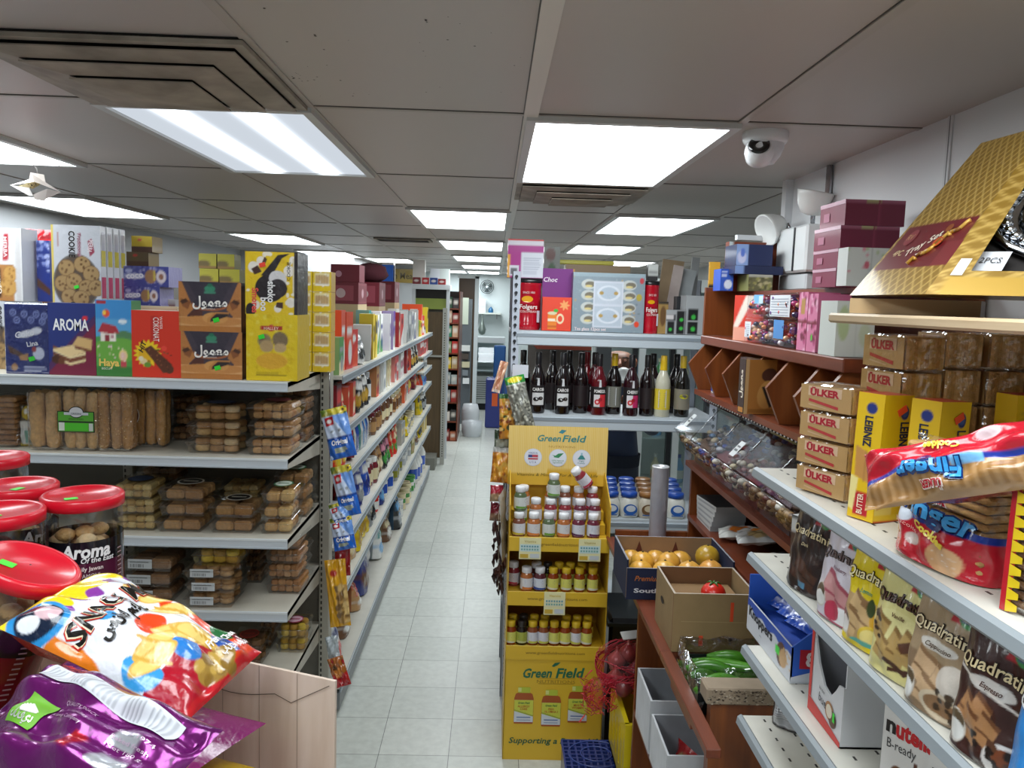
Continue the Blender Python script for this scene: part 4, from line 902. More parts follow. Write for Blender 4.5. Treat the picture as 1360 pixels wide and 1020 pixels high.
def gen(kind, w, d, h, c1, c2, c3, seed):
    rg = random.Random(seed)
    if kind == 'box':
        st = rg.randrange(4)
        def art(k):
            k.fill(c1)
            if st == 0: k.rect(.1, .55, .9, .85, c2); k.ell(.5, .28, .34, .18, c3)
            elif st == 1: k.put(k.V < .35, c2); k.rect(.15, .6, .85, .72, c3); k.ell(.6, .3, .25, .2, c3)
            elif st == 2: k.poly([(0, 0), (1, 0), (1, .6), (0, .2)], c2); k.ell(.4, .75, .3, .1, c3)
            else: k.rect(0, .4, 1, .7, c2); k.ell(.5, .55, .22, .11, c3); k.lines(.08, .28, 3, .15, .85, c3)
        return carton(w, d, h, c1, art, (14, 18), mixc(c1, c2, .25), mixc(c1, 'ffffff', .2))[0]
    if kind == 'bag':
        def art(k):
            k.fill(c1); k.rect(.1, .62, .9, .82, c2); k.ell(.5, .34, .36, .2, c3); k.rect(0, .94, 1, 1, c2); k.specks(5, .06, [c2, c3])
        return bag(w, h, d, c1, art, (14, 18), mixc(c1, c2, .3), 'crease', True, seed)[0]
    if kind == 'can':
        m = MB('gloss'); q = w/2; m.lathe([(q*.96, 0, H('b9bcbf')), (q, .006, H('b9bcbf')), (q*.985, .008, H(c1)), (q*.985, h*.45, H(c1))], c1, 14, cap=False)
        m.lathe([(q*.986, h*.45), (q*.986, h*.72)], c2, 14, cap=False); m.lathe([(q*.985, h*.72), (q*.985, h-.008), (q, h-.005), (q*.96, h), (q*.9, h-.003), (.001, h-.003)], c1, 14, cap=False, mat='gloss'); return m
    if kind == 'jar':
        m = MB('gloss'); q = w/2; m.lathe([(q*.9, 0), (q, .01), (q, h*.68), (q*.7, h*.82)], c1, 14, cap=False); m.lathe([(q*1.01, h*.15), (q*1.01, h*.58)], c2, 14, cap=False); m.lathe([(q*.76, h*.8), (q*.78, h*.98), (q*.7, h)], c3, 14); return m
    if kind == 'bottle':
        m = MB('gloss'); q = w/2; m.lathe([(q*.9, 0), (q, .01), (q, h*.55), (q*.75, h*.68), (q*.36, h*.8), (q*.34, h*.9)], c1, 14, cap=False); m.lathe([(q*1.01, h*.15), (q*1.01, h*.45)], c2, 14, cap=False); m.lathe([(q*.4, h*.88), (q*.4, h)], c3, 12); return m
    if kind == 'multi':
        m = MB('gloss')
        for i in range(3):
            for j in range(2): m.lathe([(w/6.4*.9, 0), (w/6.4, .01), (w/6.4, h*.6), (w/11, h*.85), (w/11, h)], (c1, c2, c3)[(i+j) % 3], 10, o=(-w/3+w/3*i, -d/5+d/2.6*j, 0))
        m.box(-w/2, w/2, -d/2, d/2, 0, h*.55, 'ffffff', 'wrap'); return m
KN = dict(box=('grocery_box', 'box', 'box'), bag=('snack_bag', 'bag', 'bag'), can=('food_can', 'can', 'can'), jar=('food_jar', 'jar', 'jar'), bottle=('drink_bottle', 'bottle', 'bottle'), multi=('bottle_pack', 'wrapped pack', 'bottle pack'))
GC = [0]
def row(spec, y, yend, z, hmax, where, group, x=GX-.025, jit=.02, back=0., face=PI/2):
    """goods in a row along an aisle shelf, from its near end; spec: (kind, colours, width, depth, height, how many)"""
    i = 0; seq = []
    for s in spec: seq += [s]*s[5]
    k = 0
    while y < yend-.03 and k < 90:
        kind, cols, w, d, h, _ = seq[k % len(seq)]; k += 1
        if y+w > yend: break
        if R.random() < .10: y += w*.8; continue
        GC[0] += 1; cs = cols.split(); c = [PAL[q] for q in (cs*3)[:3]]
        hh = min(h*R.uniform(.94, 1.04), hmax)
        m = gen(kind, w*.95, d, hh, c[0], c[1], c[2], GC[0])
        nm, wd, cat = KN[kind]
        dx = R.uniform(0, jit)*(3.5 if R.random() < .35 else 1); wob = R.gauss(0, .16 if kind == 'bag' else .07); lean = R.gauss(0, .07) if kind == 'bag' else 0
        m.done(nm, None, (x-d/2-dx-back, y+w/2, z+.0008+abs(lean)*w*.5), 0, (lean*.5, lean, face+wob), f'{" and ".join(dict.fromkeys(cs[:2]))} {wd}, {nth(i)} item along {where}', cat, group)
        y += w+R.uniform(0, .008); i += 1
G = lambda s: f'groceries on the {s} of the long aisle'
row([('box', 'green cream grey', .11, .06, .17, 1), ('box', 'yellow brown cream', .07, .08, .16, 1), ('box', 'orange orange white', .10, .19, .30, 1), ('box', 'orange red white', .12, .10, .29, 1), ('box', 'red orange white', .14, .10, .20, 1), ('bag', 'white grey black', .15, .1, .16, 2), ('box', 'white black red', .12, .1, .2, 1),
     ('box', 'yellow black yellow', .12, .08, .27, 2), ('box', 'teal white navy', .09, .08, .27, 2), ('box', 'white green navy', .09, .07, .26, 3), ('box', 'white purple white', .1, .08, .26, 2), ('box', 'purple white grey', .1, .08, .27, 1), ('box', 'maroon red cream', .1, .08, .27, 3), ('box', 'red white maroon', .1, .07, .25, 2), ('box', 'white black grey', .1, .07, .27, 3), ('box', 'grey white black', .1, .07, .26, 3), ('box', 'white navy grey', .1, .07, .25, 4), ('box', 'white maroon grey', .09, .07, .26, 4)],
    3.62, 8.68, AZ[0], .34, 'the top shelf of the long aisle', G('top shelf'))
row([('box', 'maroon red brown', .11, .1, .205, 1), ('bottle', 'black grey maroon', .09, .09, .19, 1), ('bag', 'red cream maroon', .1, .07, .17, 1), ('box', 'red tan cream', .10, .08, .17, 2), ('bag', 'black white gold', .1, .07, .19, 5), ('jar', 'black white silver', .09, .09, .17, 2), ('box', 'tan orange maroon', .09, .07, .2, 2), ('box', 'white silver grey', .1, .08, .2, 3), ('bag', 'green white olive', .1, .08, .2, 1), ('box', 'cream white tan', .08, .07, .19, 4), ('box', 'red white maroon', .1, .06, .19, 2), ('box', 'white maroon pink', .1, .06, .2, 3), ('bag', 'grey maroon white', .1, .06, .18, 2)],
    3.62, 7.66, AZ[1], .205, 'the second shelf of the long aisle', G('second shelf'))
row([('bag', 'red orange yellow', .17, .1, .195, 2), ('bag', 'maroon red tan', .16, .09, .19, 1), ('multi', 'blue teal white', .16, .12, .16, 2), ('multi', 'sky blue white', .16, .12, .15, 2), ('jar', 'brown tan maroon', .085, .085, .15, 5), ('bottle', 'brown cream black', .075, .075, .19, 6), ('jar', 'tan brown cream', .085, .085, .14, 6), ('box', 'orange tan white', .1, .07, .16, 3), ('bag', 'white teal grey', .1, .07, .17, 4)],
    3.62, 7.66, AZ[2], .19, 'the third shelf of the long aisle', G('third shelf'))
row([('box', 'silver grey white', .20, .13, .17, 1), ('bag', 'silver maroon grey', .15, .09, .2, 1), ('bag', 'red orange maroon', .13, .09, .24, 1), ('bag', 'navy white grey', .14, .1, .2, 3), ('bag', 'blue white navy', .13, .09, .22, 1), ('jar', 'maroon cream white', .09, .09, .17, 3), ('bag', 'brown tan cream', .11, .08, .2, 3), ('bag', 'black pink green', .1, .08, .2, 4), ('bag', 'red cream green', .1, .07, .19, 4), ('box', 'grey cream tan', .1, .07, .18, 3), ('bag', 'yellow olive white', .1, .07, .18, 3), ('can', 'cream grey tan', .085, .085, .12, 8)],
    3.62, 7.66, AZ[3], .28, 'the fourth shelf of the long aisle', G('fourth shelf'))
row([('bag', 'grey white brown', .14, .09, .15, 2), ('bag', 'cream olive tan', .15, .1, .16, 1), ('bag', 'tan green cream', .14, .1, .18, 1), ('bag', 'yellow olive gold', .12, .1, .2, 4), ('bag', 'grey cream black', .12, .08, .17, 2), ('jar', 'red white cream', .09, .09, .12, 3), ('bag', 'navy white sky', .11, .08, .18, 2), ('jar', 'white blue black', .1, .1, .16, 4), ('bottle', 'grey olive black', .085, .085, .18, 6), ('can', 'silver white green', .08, .08, .11, 8), ('box', 'olive cream tan', .1, .07, .17, 4)],
    3.62, 7.66, AZ[4], .19, 'the fifth shelf of the long aisle', G('fifth shelf'))
row([('bag', 'white navy red', .2, .13, .26, 1), ('bag', 'silver red navy', .2, .13, .26, 1), ('bag', 'brown tan white', .2, .1, .14, 1), ('bag', 'tan red white', .22, .12, .13, 2), ('bag', 'navy navy brown', .2, .13, .3, 2), ('bag', 'navy blue white', .28, .14, .34, 1), ('bag', 'white teal sky', .22, .12, .22, 1), ('bag', 'brown cream white', .2, .11, .17, 2), ('bag', 'black sky silver', .16, .1, .25, 2), ('can', 'white silver grey', .10, .10, .14, 4), ('can', 'cream green yellow', .10, .10, .14, 6), ('can', 'green white yellow', .1, .1, .13, 4), ('bottle', 'white blue navy', .12, .1, .3, 3)],
    3.66, 7.66, AZ[5], .40, 'the floor shelf of the long aisle', G('floor shelf'), GX-.02, .05)
for z, zz, nm in ((BZS[1], .18, 'second'), (BZS[2], .14, 'third'), (BZS[3], .16, 'fourth'), (BZS[4], .23, 'fifth'), (BZS[5], .21, 'sixth'), (BZS[6], .36, 'floor')):
    row({'second': [('box', 'red white maroon', .11, .07, .15, 8)], 'third': [('jar', 'tan black cream', .1, .1, .12, 4), ('can', 'grey white red', .09, .09, .11, 5)], 'fourth': [('bag', 'orange tan red', .12, .08, .14, 3), ('bag', 'sky white blue', .12, .08, .15, 5)], 'fifth': [('bag', 'yellow black olive', .13, .09, .2, 3), ('jar', 'black grey white', .1, .1, .16, 5)], 'sixth': [('bag', 'yellow yellow black', .12, .09, .17, 3), ('box', 'cream yellow white', .11, .08, .17, 5)], 'floor': [('bottle', 'white blue navy', .15, .14, .34, 6)]}[nm],
        7.75, 8.68, z, zz, f'the {nm} shelf of the far end section', f'groceries on the {nm} shelf of the far section')
# second row on the top shelf: taller maroon gift boxes and odds and ends
def topbox(name, label, cat, px, py0, py1, Y, w, d, c, art=None, rz=PI/2, base=None, group=None, side=None, mat='card'):
    p = at(px, py1, Y=Y); h = at(px, py0, Y=Y).z-p.z
    m, f = carton(w, d, h, c, art, (18, 18), side, None, mat); return m.done(name, None, (p.x, Y+w/2 if rz else Y, p.z if base is None else base), rz, None, label, cat, group)
for i, (px, y0, y1, Y) in enumerate(((493, 376, 405, 5.0), (526, 376, 408, 5.9), (549, 375, 403, 6.8))):
    p = at(px, y1, Y=Y); hh = p.z-AZ[0]
    m, f = carton(.34, .22, hh, 'b9a27a'); m.done('support_carton', None, (-.97, Y+.17, AZ[0]+.0006), PI/2, None, f'carton under the {nth(i)} maroon gift box above the long aisle', 'carton', 'cartons on the top shelf back row')
    h = at(px, y0, Y=Y).z-p.z
    m, f = carton(.32, .22, h, '6a1826', lambda k: (k.fill('6a1826'), k.rect(.08, .1, .92, .12, 'a8505a'), k.rect(.08, .88, .92, .9, 'a8505a'), k.ell(.5, .5, .12, .2, 'b08a90')), (24, 24))
    q = frame((-.16, 0, 0), (0, -1, 0), (0, 0, 1)); m.rect(frame((-.1605, .11, 0), (0, -1, 0), (0, 0, 1)), .03, h*.15, .19, h*.85, '8a3a46'); m.disc(frame((-.161, .11, 0), (0, -1, 0), (0, 0, 1)), .11, h*.5, .03, 'b9a0a0')
    m.done('gift_box', None, (-.97, Y+.17, p.z+.0012), PI/2, None, f'maroon gift box with a framed emblem, {nth(i)} along the top of the long aisle', 'gift box', 'maroon gift boxes above the aisle shelves')
p = at(493, 376, Y=5.0)
m, f = carton(.2, .18, .11, '701c2c', None, side='6a1826'); m.disc(frame((-.1005, .09, 0), (0, -1, 0), (0, 0, 1)), .05, .05, .02, 'b08090'); m.done('gift_box', None, (-.95, 5.14, p.z+.003), PI/2, None, 'small maroon box with white end on top of the nearest gift box', 'gift box')
p = at(526, 376, Y=5.9)
MB('fabric').ball((0, 0, .04), .13, '4a1a24', 14, sz=.55, jit=.1).done('folded_bag', None, (-.95, 6.08, p.z+.035), 0, None, 'crumpled dark red bag on the second maroon gift box', 'bag')
for i, (px, py, c, w, h, Y) in enumerate(((543, 375, '2a6ad0', .10, .14, 6.6), (551, 372, 'd8d2cc', .12, .16, 6.5), (487, 412, 'b9bcb8', .18, .14, 4.5))):
    p = at(px, py, Y=Y); z0 = AZ[0] if i == 2 else p.z-.02
    m, f = carton(w, .1, h if i < 2 else .27, c, lambda k: (k.fill(c), k.rect(.15, .2, .85, .8, mixc(c, 'ffffff', .4)))); 
    m.done('small_box', None, (-.93 if i < 2 else -.9, Y+.3 if i == 0 else Y+.42 if i == 1 else Y, z0+.003 if i == 2 else at(549, 375, Y=6.8).z+.003), PI/2 if i < 2 else 0, None, ('small bright blue box on the farthest maroon gift box', 'small white box on the farthest maroon gift box', 'silver-grey box behind the orange boxes on the aisle top shelf')[i], 'box')
# goods seen over the top, on the neighbouring shelves
r = root('shelf_unit', 'neighbouring shelf unit with yellow edged shelves behind the yellow cake packs', 'shelf unit', (-1.58, 6.2, 0))
MB('shelfmetal').box(-.40, .36, 0, .03, 0, 1.95, '77746a').done('back_panel', r)
for z in (1.70, 1.86, 2.02): MB('paint').box(-.40, .36, -.3, 0, z-.02, z, 'd8c83a' if z < 2 else 'c9cdd0').done('shelf', r)
for x in (-.38, .34): MB('shelfmetal').box(x-.02, x+.02, -.3, .02, 0, 2.03, 'd0c236' if x > 0 else '4a4a46').done('upright', r)
for i in range(5):
    a = MB('gloss').lathe([(.03, 0), (.035, .01), (.035, .06), (.028, .075)], 'e6e6e4', 12, cap=False); a.lathe([(.031, .07), (.033, .1), (.0, .102)], 'b81e26', 12)
    a.done('spice_jar', None, (-1.70+.085*i, 6.05, 2.0206), 0, None, f'white jar with a red cap, {nth(i)} of the row above the yellow edged shelves', 'jar', 'red-capped white jars on the neighbouring shelf')
for z in (1.70, 1.86):
    for i in range(6):
        m = gen(('can', 'jar', 'box')[i % 3], .1, .1, .125, *[PAL[c] for c in (('white', 'grey', 'black'), ('black', 'cream', 'white'), ('cream', 'grey', 'brown'))[i % 3]], i)
        m.done(('food_can', 'food_jar', 'grocery_box')[i % 3], None, (-1.885+.111*i, 5.98, z+.0006), 0, None, f'{("white can", "black jar", "cream box")[i % 3]}, {nth(i)} on the {"lower" if z < 1.8 else "upper"} yellow edged shelf', ('can', 'jar', 'box')[i % 3], 'goods on the yellow edged shelves')
m, f = carton(.26, .16, .2, 'd89a1e', lambda k: (k.fill('d8921c'), k.rect(0, .7, .4, 1, 'e6cf2a')), (8, 8)); m.done('grocery_box', None, (-.965, 4.45, AZ[0]+.0006), .1, None, 'amber box between the orange boxes and the maroon gift boxes', 'box')
# ---- clip strip bags on the end upright
r = root('clip_strip', 'hanging metal clip strip on the shelf end upright', 'clip strip', at(441, 500, Y=3.41))
MB('chrome').tube([(-.022, 0, .03), (-.018, -.02, .045), (-.006, -.03, .03), (-.002, -.03, -.1), (0, -.03, -.55)], .003, 'b9bcbe', 6).done('wire', r)
def a_seed(k):
    k.fill('1f63c4'); k.put(k.V > .42, 'c3d2ea'); k.put((k.V > .42) & (k.U+k.V > 1.25), '6c9ae0'); k.put(k.V > .86, '9a9a3a'); k.specks(24, .05, ['c7b82c', '5f7a2e', 'd8c94a'], (0, .88, 1, 1)); k.ell(.85, .93, .10, .05, 'e0c22a'); k.ell(.85, .93, .05, .025, '4a2a18')
    k.poly([(.12, .66), (.44, .68), (.46, .84), (.10, .83)], 'c01f2c'); k.ell(.28, .75, .1, .04, 'efe6e6'); k.ell(.3, .55, .07, .02, '8a8f96', .4); k.ell(.6, .55, .06, .03, '8a8f96', 1.1); k.put((k.V < .43) & (k.V > .39), '123f92'); k.lines(.12, .22, 3, .25, .75, 'd6d44a')
def t_seed(m, S, w, h): m.text(lambda a, b, off=0: S(a, b, off), 'Original', w*.5, h*.31, w*.19, 'f4f6fa', w=w*.62, sh=.1, bold=.04, off=.002, sub=.02)
SB = [((424, 548), (460, 536), (442, 615), (472, 601), 3.33), ((438, 612), (466, 625), (455, 690), (478, 680), 3.36), ((434, 668), (462, 668), (446, 705), (468, 702), 3.34), ((436, 690), (468, 684), (448, 738), (470, 722), 3.32)]
for i, (a, b_, c, d, Y) in enumerate(SB):
    quadbag('hanging_seed_bag', f'blue and white hanging seed bag, {nth(i)} from the top of the clip strip', at(*a, Y=Y), at(*b_, Y=Y), at(*c, Y=Y-.03), at(*d, Y=Y-.03), .035, '1f63c4', a_seed, (40, 60), t_seed, 'crease', 'hanging seed bags', i, .04, .0025, '8fa4c4')
quadbag('hanging_seed_bag', 'maroon hanging nut bag under the blue seed bags', at(444, 712, Y=3.36), at(466, 716, Y=3.38), at(446, 770, Y=3.34), at(464, 760, Y=3.36), .03, '8a1620', None, (10, 14), None, 'crease', 'hanging seed bags', 9)
quadbag('hanging_seed_bag', 'yellow hanging nut bag with a red emblem and clear window', at(438, 752, Y=3.32), at(451, 734, Y=3.32), at(443, 846, Y=3.28), at(462, 818, Y=3.30), .04, 'd9a01e', lambda k: (k.fill('dba321'), k.put((k.U > .45) & (k.V < .62) & (k.V > .06), 'b08a50'), k.specks(30, .04, ['7a5a30', 'd8b878'], (.5, .08, .95, .6)), k.ell(.4, .80, .16, .05, 'b0302a')), (30, 50), None, 'crease', 'hanging seed bags', 4)
quadbag('hanging_seed_bag', 'brown and red hanging snack bag lowest on the shelf end', at(437, 880, Y=3.22), at(452, 866, Y=3.22), at(447, 918, Y=3.2), at(466, 905, Y=3.2), .03, 'b01a22', lambda k: (k.fill('b01a22'), k.put(k.V > .45, 'a5602a'), k.ell(.5, .5, .25, .16, 'd88a3a'), k.ell(.4, .68, .14, .1, '5a3a1c')), (24, 30), None, 'crease', 'hanging seed bags', 6)
quadbag('hanging_seed_bag', 'silver-grey hanging snack bag just above the brown and red one', at(432, 848, Y=3.26), at(446, 842, Y=3.26), at(438, 882, Y=3.24), at(452, 872, Y=3.24), .03, 'aab4b8', None, (10, 14), None, 'crease', 'hanging seed bags', 8)
# ---- beyond the aisle: end panel, far racks, deli case, back wall
r = root('pegboard_stand', 'brown perforated board with a grey slotted post beyond the long aisle shelves', 'pegboard', (-.85, 9.42, 0))
MB('darkpeg').box(-.27, .24, 0, .03, .08, 1.83, 'ffffff').done('panel', r)
m = MB('shelfmetal').box(.235, .285, -.03, .03, 0, 1.88, 'a6a69e')
for k in range(60): m.box(.255, .266, -.031, -.03, .1+k*.029, .115+k*.029, '3a3a36')
m.done('post', r); MB('shelfmetal').box(.05, .24, -.05, 0, 1.30, 1.32, '9a9a92').done('arm', r); MB('shelfmetal').box(.05, .2, -.35, .0, .0, .14, '77776f').done('foot', r)
r = root('header_rack', 'white framed end rack with an olive header board and tins on top', 'rack', (-.80, 9.75, 0))
for x in (-.20, .22): MB('paint').box(x-.02, x+.02, 0, .04, 0, 2.15, 'c9cdd0').done('post', r)
MB('paint').box(-.22, .24, -.02, .4, 2.10, 2.16, 'cdd2d4').done('top_beam', r); MB('card').box(-.18, .20, .05, .06, 1.86, 1.99, '8a9a44').done('header_board', r); MB('matte').box(-.18, .2, .05, .06, 1.99, 2.10, '2a2624').done('dark_board', r); MB('matte').box(-.18, .2, .1, .4, 0, 1.86, '3a352e').done('shelf_core', r)
for i, (x, c, w, h, lb) in enumerate(((-.17, '7a1c24', .09, .08, 'dark red'), (-.06, 'b8222c', .08, .08, 'red'), (.04, '23408a', .09, .08, 'blue'), (.14, '8a1a20', .09, .07, 'wine red'))):
    m, f = carton(w, .1, h, c, lambda k: (k.fill(c), k.ell(.5, .5, .3, .16, 'd8cfc8')), (10, 10)); m.done('tin_box', None, (-.80+x, 9.80, 2.161), 0, None, f'{lb} tin box on the white end rack', 'tin')
for i, (x, w, h, c, lb) in enumerate(((-.16, .15, .30, 'd6d4cc', 'cream'), (.04, .12, .20, 'd3dbdf', 'pale blue'), (.16, .12, .2, 'c9d4d0', 'mint white'))):
    m, f = carton(w, .14, h, c); m.done('white_carton', None, (-.80+x, 10.0, 2.161), 0, None, f'{lb} carton behind the tins on the white end rack', 'carton')
r = root('dark_rack', 'dark red wooden rack of packaged foods at the far end of the aisle', 'rack', (-.585, 11.0, 0))
MB('cherry').box(.085, .10, 0, .9, 0, 2.1, 'ffffff').done('side_panel', r); MB('cherry').box(-.11, -.095, 0, .9, 0, 2.1, 'ffffff').done('side_panel', r); MB('matte').box(-.1, .09, .25, .27, 0, 2.1, '241a16').done('back_panel', r)
DZ = (.0, .28, .55, .80, 1.02, 1.24, 1.46, 1.66, 1.86)
for z in DZ: MB('cherry').box(-.1, .09, 0, .25, z-.015 if z else 0, z+.005, 'ffffff').done('shelf', r)
cc = [('8a2a22', 'b86a4a'), ('d8cfc4', '3a3a38'), ('9a9a98', 'a03028'), ('8f9a9a', 'b0b4b0'), ('d8b41e', 'b89a6a'), ('7a8a5a', 'c0302a'), ('2a7a5a', 'c8a080'), ('c09a80', '8a2a22'), ('2a4a34', '3a3030')]
for i, z in enumerate(DZ):
    for j in range(2):
        m, f = carton(.08, .12, (.17 if i else .16)*R.uniform(.75, 1), cc[i][j], lambda k: (k.fill(cc[i][j]), k.rect(.2, .4, .8, .7, 'd8cfc4')), (6, 8))
        m.done('food_packet', None, (-.635+.09*j, 11.09, z+.0056), 0, None, f'{("near-wall", "aisle-side")[j]} packet on the {nth(i)} level up of the dark red rack', 'packet', 'packets on the dark red rack')
r = root('white_rack', 'pale narrow rack with hanging goods beside the brown door', 'rack', (-.42, 12.6, 0))
MB('paint').box(-.11, .05, 0, .4, 0, 2.0, '5a6064').done('body', r); MB('paint').box(-.115, .0, -.01, .0, 1.6, 2.02, 'c2cbb9').done('header_board', r)
for i in range(5): MB('card').box(-.10+.01*i, .04-.02*(i % 2), -.10, -.01, 1.18-.13*i, 1.27-.13*i, ('d8dad6', '4a4038', 'c9c2a0', '7a8288', 'e2e4e4')[i]).done('hanging_pack', r)
m = MB('plastic'); m.lathe([(.10, 0), (.13, .1), (.14, .3), (.11, .42), (.0, .43)], 'd5dade', 16); m.done('white_sack', None, (-.33, 11.9, 0), 0, None, 'white sack standing on the floor at the end of the aisle', 'sack')
m = MB('plastic'); m.lathe([(.13, 0), (.15, .08), (.15, .22), (.0, .24)], 'c9cfd4', 16); m.done('white_sack', None, (-.29, 11.5, 0), 0, None, 'squat white bag on the floor in front of the taller white sack', 'sack')
r = root('deli_case', 'stainless glass-fronted deli display case at the end of the aisle', 'display case', (-.25, 14.3, 0))
MB('metal').box(-.45, .45, 0, .8, .12, .62, 'c3c8c4').done('base', r); m = MB('matte')
for i in range(9): m.box(-.16, .18, -.004, 0, .20+i*.04, .212+i*.04, '5d625e')
m.done('grille', r); MB('matte').box(-.45, .45, .03, .8, 0, .12, '1d2022').done('plinth', r)
MB('metal').box(-.45, .45, .1, .8, 1.22, 1.32, 'e4eaec').done('canopy', r); MB('paint').box(-.43, .43, .72, .8, .62, 1.22, 'cfe0e4').done('back_panel', r)
for z in (.70, .86, 1.0): MB('metal').box(-.40, .40, .1+.1*(z-.7), .7, z, z+.03, 'dfe8ea').done('tray', r)
MB('glass').raw([(-.45, -.0, .62), (.45, -.0, .62), (.45, .12, 1.22), (-.45, .12, 1.22)], [(0, 1, 2, 3)], 'ffffff').done('front_glass', r)
m = MB('plastic').box(-.13, .13, -.15, .15, 0, .78, '22307c', b=.02); m.box(-.03, .06, -.153, -.15, .35, .55, 'd85a1e'); m.done('blue_bin', None, (.02, 12.4, 0), 0, None, 'navy blue bin with an orange patch at the end of the aisle', 'bin')
m = MB('plastic').box(-.1, .1, -.1, .1, 0, 1.25, '1f4f88', b=.02); m.done('blue_stand', None, (.10, 13.2, 0), 0, None, 'tall blue stand right of the deli case', 'stand')
MB('paint').box(-.64, -.36, 13.9, 13.96, 0, 2.36, '4d3722').done('door_1', kind='structure'); MB('paint').box(-.36, -.29, 13.86, 13.96, 0, 2.4, 'dfe6e8').box(-.66, -.29, 13.86, 13.96, 2.36, 2.42, 'e8eeee').done('trim_3', kind='structure')
p = at(647, 381, Y=15.6)
r = root('wall_fan', 'round wire-caged wall fan high on the back wall', 'fan', (p.x, 15.62, p.z))
t = MB('metal')
for q in (.04, .07, .10, .13): t.tube([(q*math.cos(a*PI/10), -.06, q*math.sin(a*PI/10)) for a in range(21)], .006, '3a4244', 5)
t.done('cage', r); t = MB('plastic')
for a in range(3):
    g = a*2.09; t.raw([(0, -.03, 0), (.11*math.cos(g), -.02, .11*math.sin(g)), (.11*math.cos(g+.8), -.04, .11*math.sin(g+.8))], [(0, 1, 2), (2, 1, 0)], '8a9494')
t.ball((0, -.05, 0), .035, 'c9d2d4', 10); t.done('blades', r); MB('metal').box(-.02, .02, -.03, .08, -.03, .03, '4a5254').done('bracket', r)
p = at(645, 415, Y=15.5)
r = root('wall_shelf', 'narrow shelf with white boxes on the back wall under the fan', 'shelf', (p.x, 15.5, p.z)); MB('paint').box(-.3, .3, -.1, .2, -.03, 0, 'c9cfc8').done('board', r)
for i in (-.22, .22): MB('metal').box(i-.01, i+.01, -.05, .2, -.12, -.03, '8a9090').done('bracket', r)
m, f = carton(.26, .2, .26, 'ccd6e0', lambda k: (k.fill('cbd5e0'), k.rect(0, .45, 1, .5, '9aa6b4')), (8, 8)); m.done('white_carton', None, (p.x-.13, 15.52, p.z+.001), 0, None, 'pale blue-white carton on the back wall shelf', 'carton')
m = MB('plastic').lathe([(.05, 0), (.05, .06), (.02, .1), (.0, .12)], '1f5f8a', 12); m.done('blue_bottle', None, (p.x+.10, 15.5, p.z+.001), 0, None, 'small blue bottle on the back wall shelf', 'bottle')
m = MB('metal'); m.lathe([(.0, -.16), (.06, -.13), (.08, -.05), (.04, .06), (.015, .16), (.015, .25)], '8f9a94', 14); m.done('hanging_ladle', None, (p.x-.06, 15.42, p.z-.28), 0, None, 'steel ladle hanging under the back wall shelf', 'ladle')
m = MB('card').box(-.34, .34, -.02, 0, -.11, .11, 'a0862c'); f = frame((-.34, -.0205, -.11), (1, 0, 0), (0, 0, 1)); m.text(f, 'Fresh Meat', .34, .11, .10, '5a4a14', w=.55, bold=.02); p = at(528, 366, Y=12.7); m.done('wall_sign', None, (p.x, 12.79, p.z), 0, None, 'dark yellow lettered sign high on the far wall above the maroon boxes', 'sign')
MB('plastic').tube([(0, 0, -.4), (0, 0, .3)], .05, '22262a', 10).done('black_pipe', None, (at(507, 355, Y=12.0).x, 12.6, ZC-.32), 0, None, 'black vertical pipe at the far wall corner', 'pipe')
# ================================================================== YELLOW VITAMIN STAND
SX0, SX1, SY = .088, .512, 3.25
SW = SX1-SX0; YW = 'dcb32a'
r = root('display_stand', 'yellow cardboard vitamin display stand lettered Green Field beside the aisle', 'display stand', ((SX0+SX1)/2, SY, 0))
m = MB('card'); f = frame((-SW/2, 0, 0), (1, 0, 0), (0, 0, 1))
m.box(-SW/2, SW/2, 0, .30, 0, .455, YW)
m.text(f, 'Green', SW*.33, .395, .040, '1f6a4a', w=.125, sh=.25, bold=.03, rot=.03); m.text(f, 'Field', SW*.66, .398, .042, '1f6a4a', w=.115, sh=.25, bold=.03, rot=.03); m.poly(f, [(SW*.47, .428), (SW*.50, .442), (SW*.56, .446), (SW*.53, .432), (SW*.49, .424)], '1f6a4a', .001)
m.text(f, 'NUTRITIONS', SW*.52, .358, .014, '9c7c1c', w=.165); m.rect(f, SW*.34, .347, SW*.7, .349, '9c7c1c'); m.rect(f, SW*.34, .371, SW*.72, .3725, '9c7c1c')
m.text(f, 'Supporting a Better Life', SW*.06, .085, .026, '1f5a3a', al='l', sh=.25, w=.40, bold=.02)
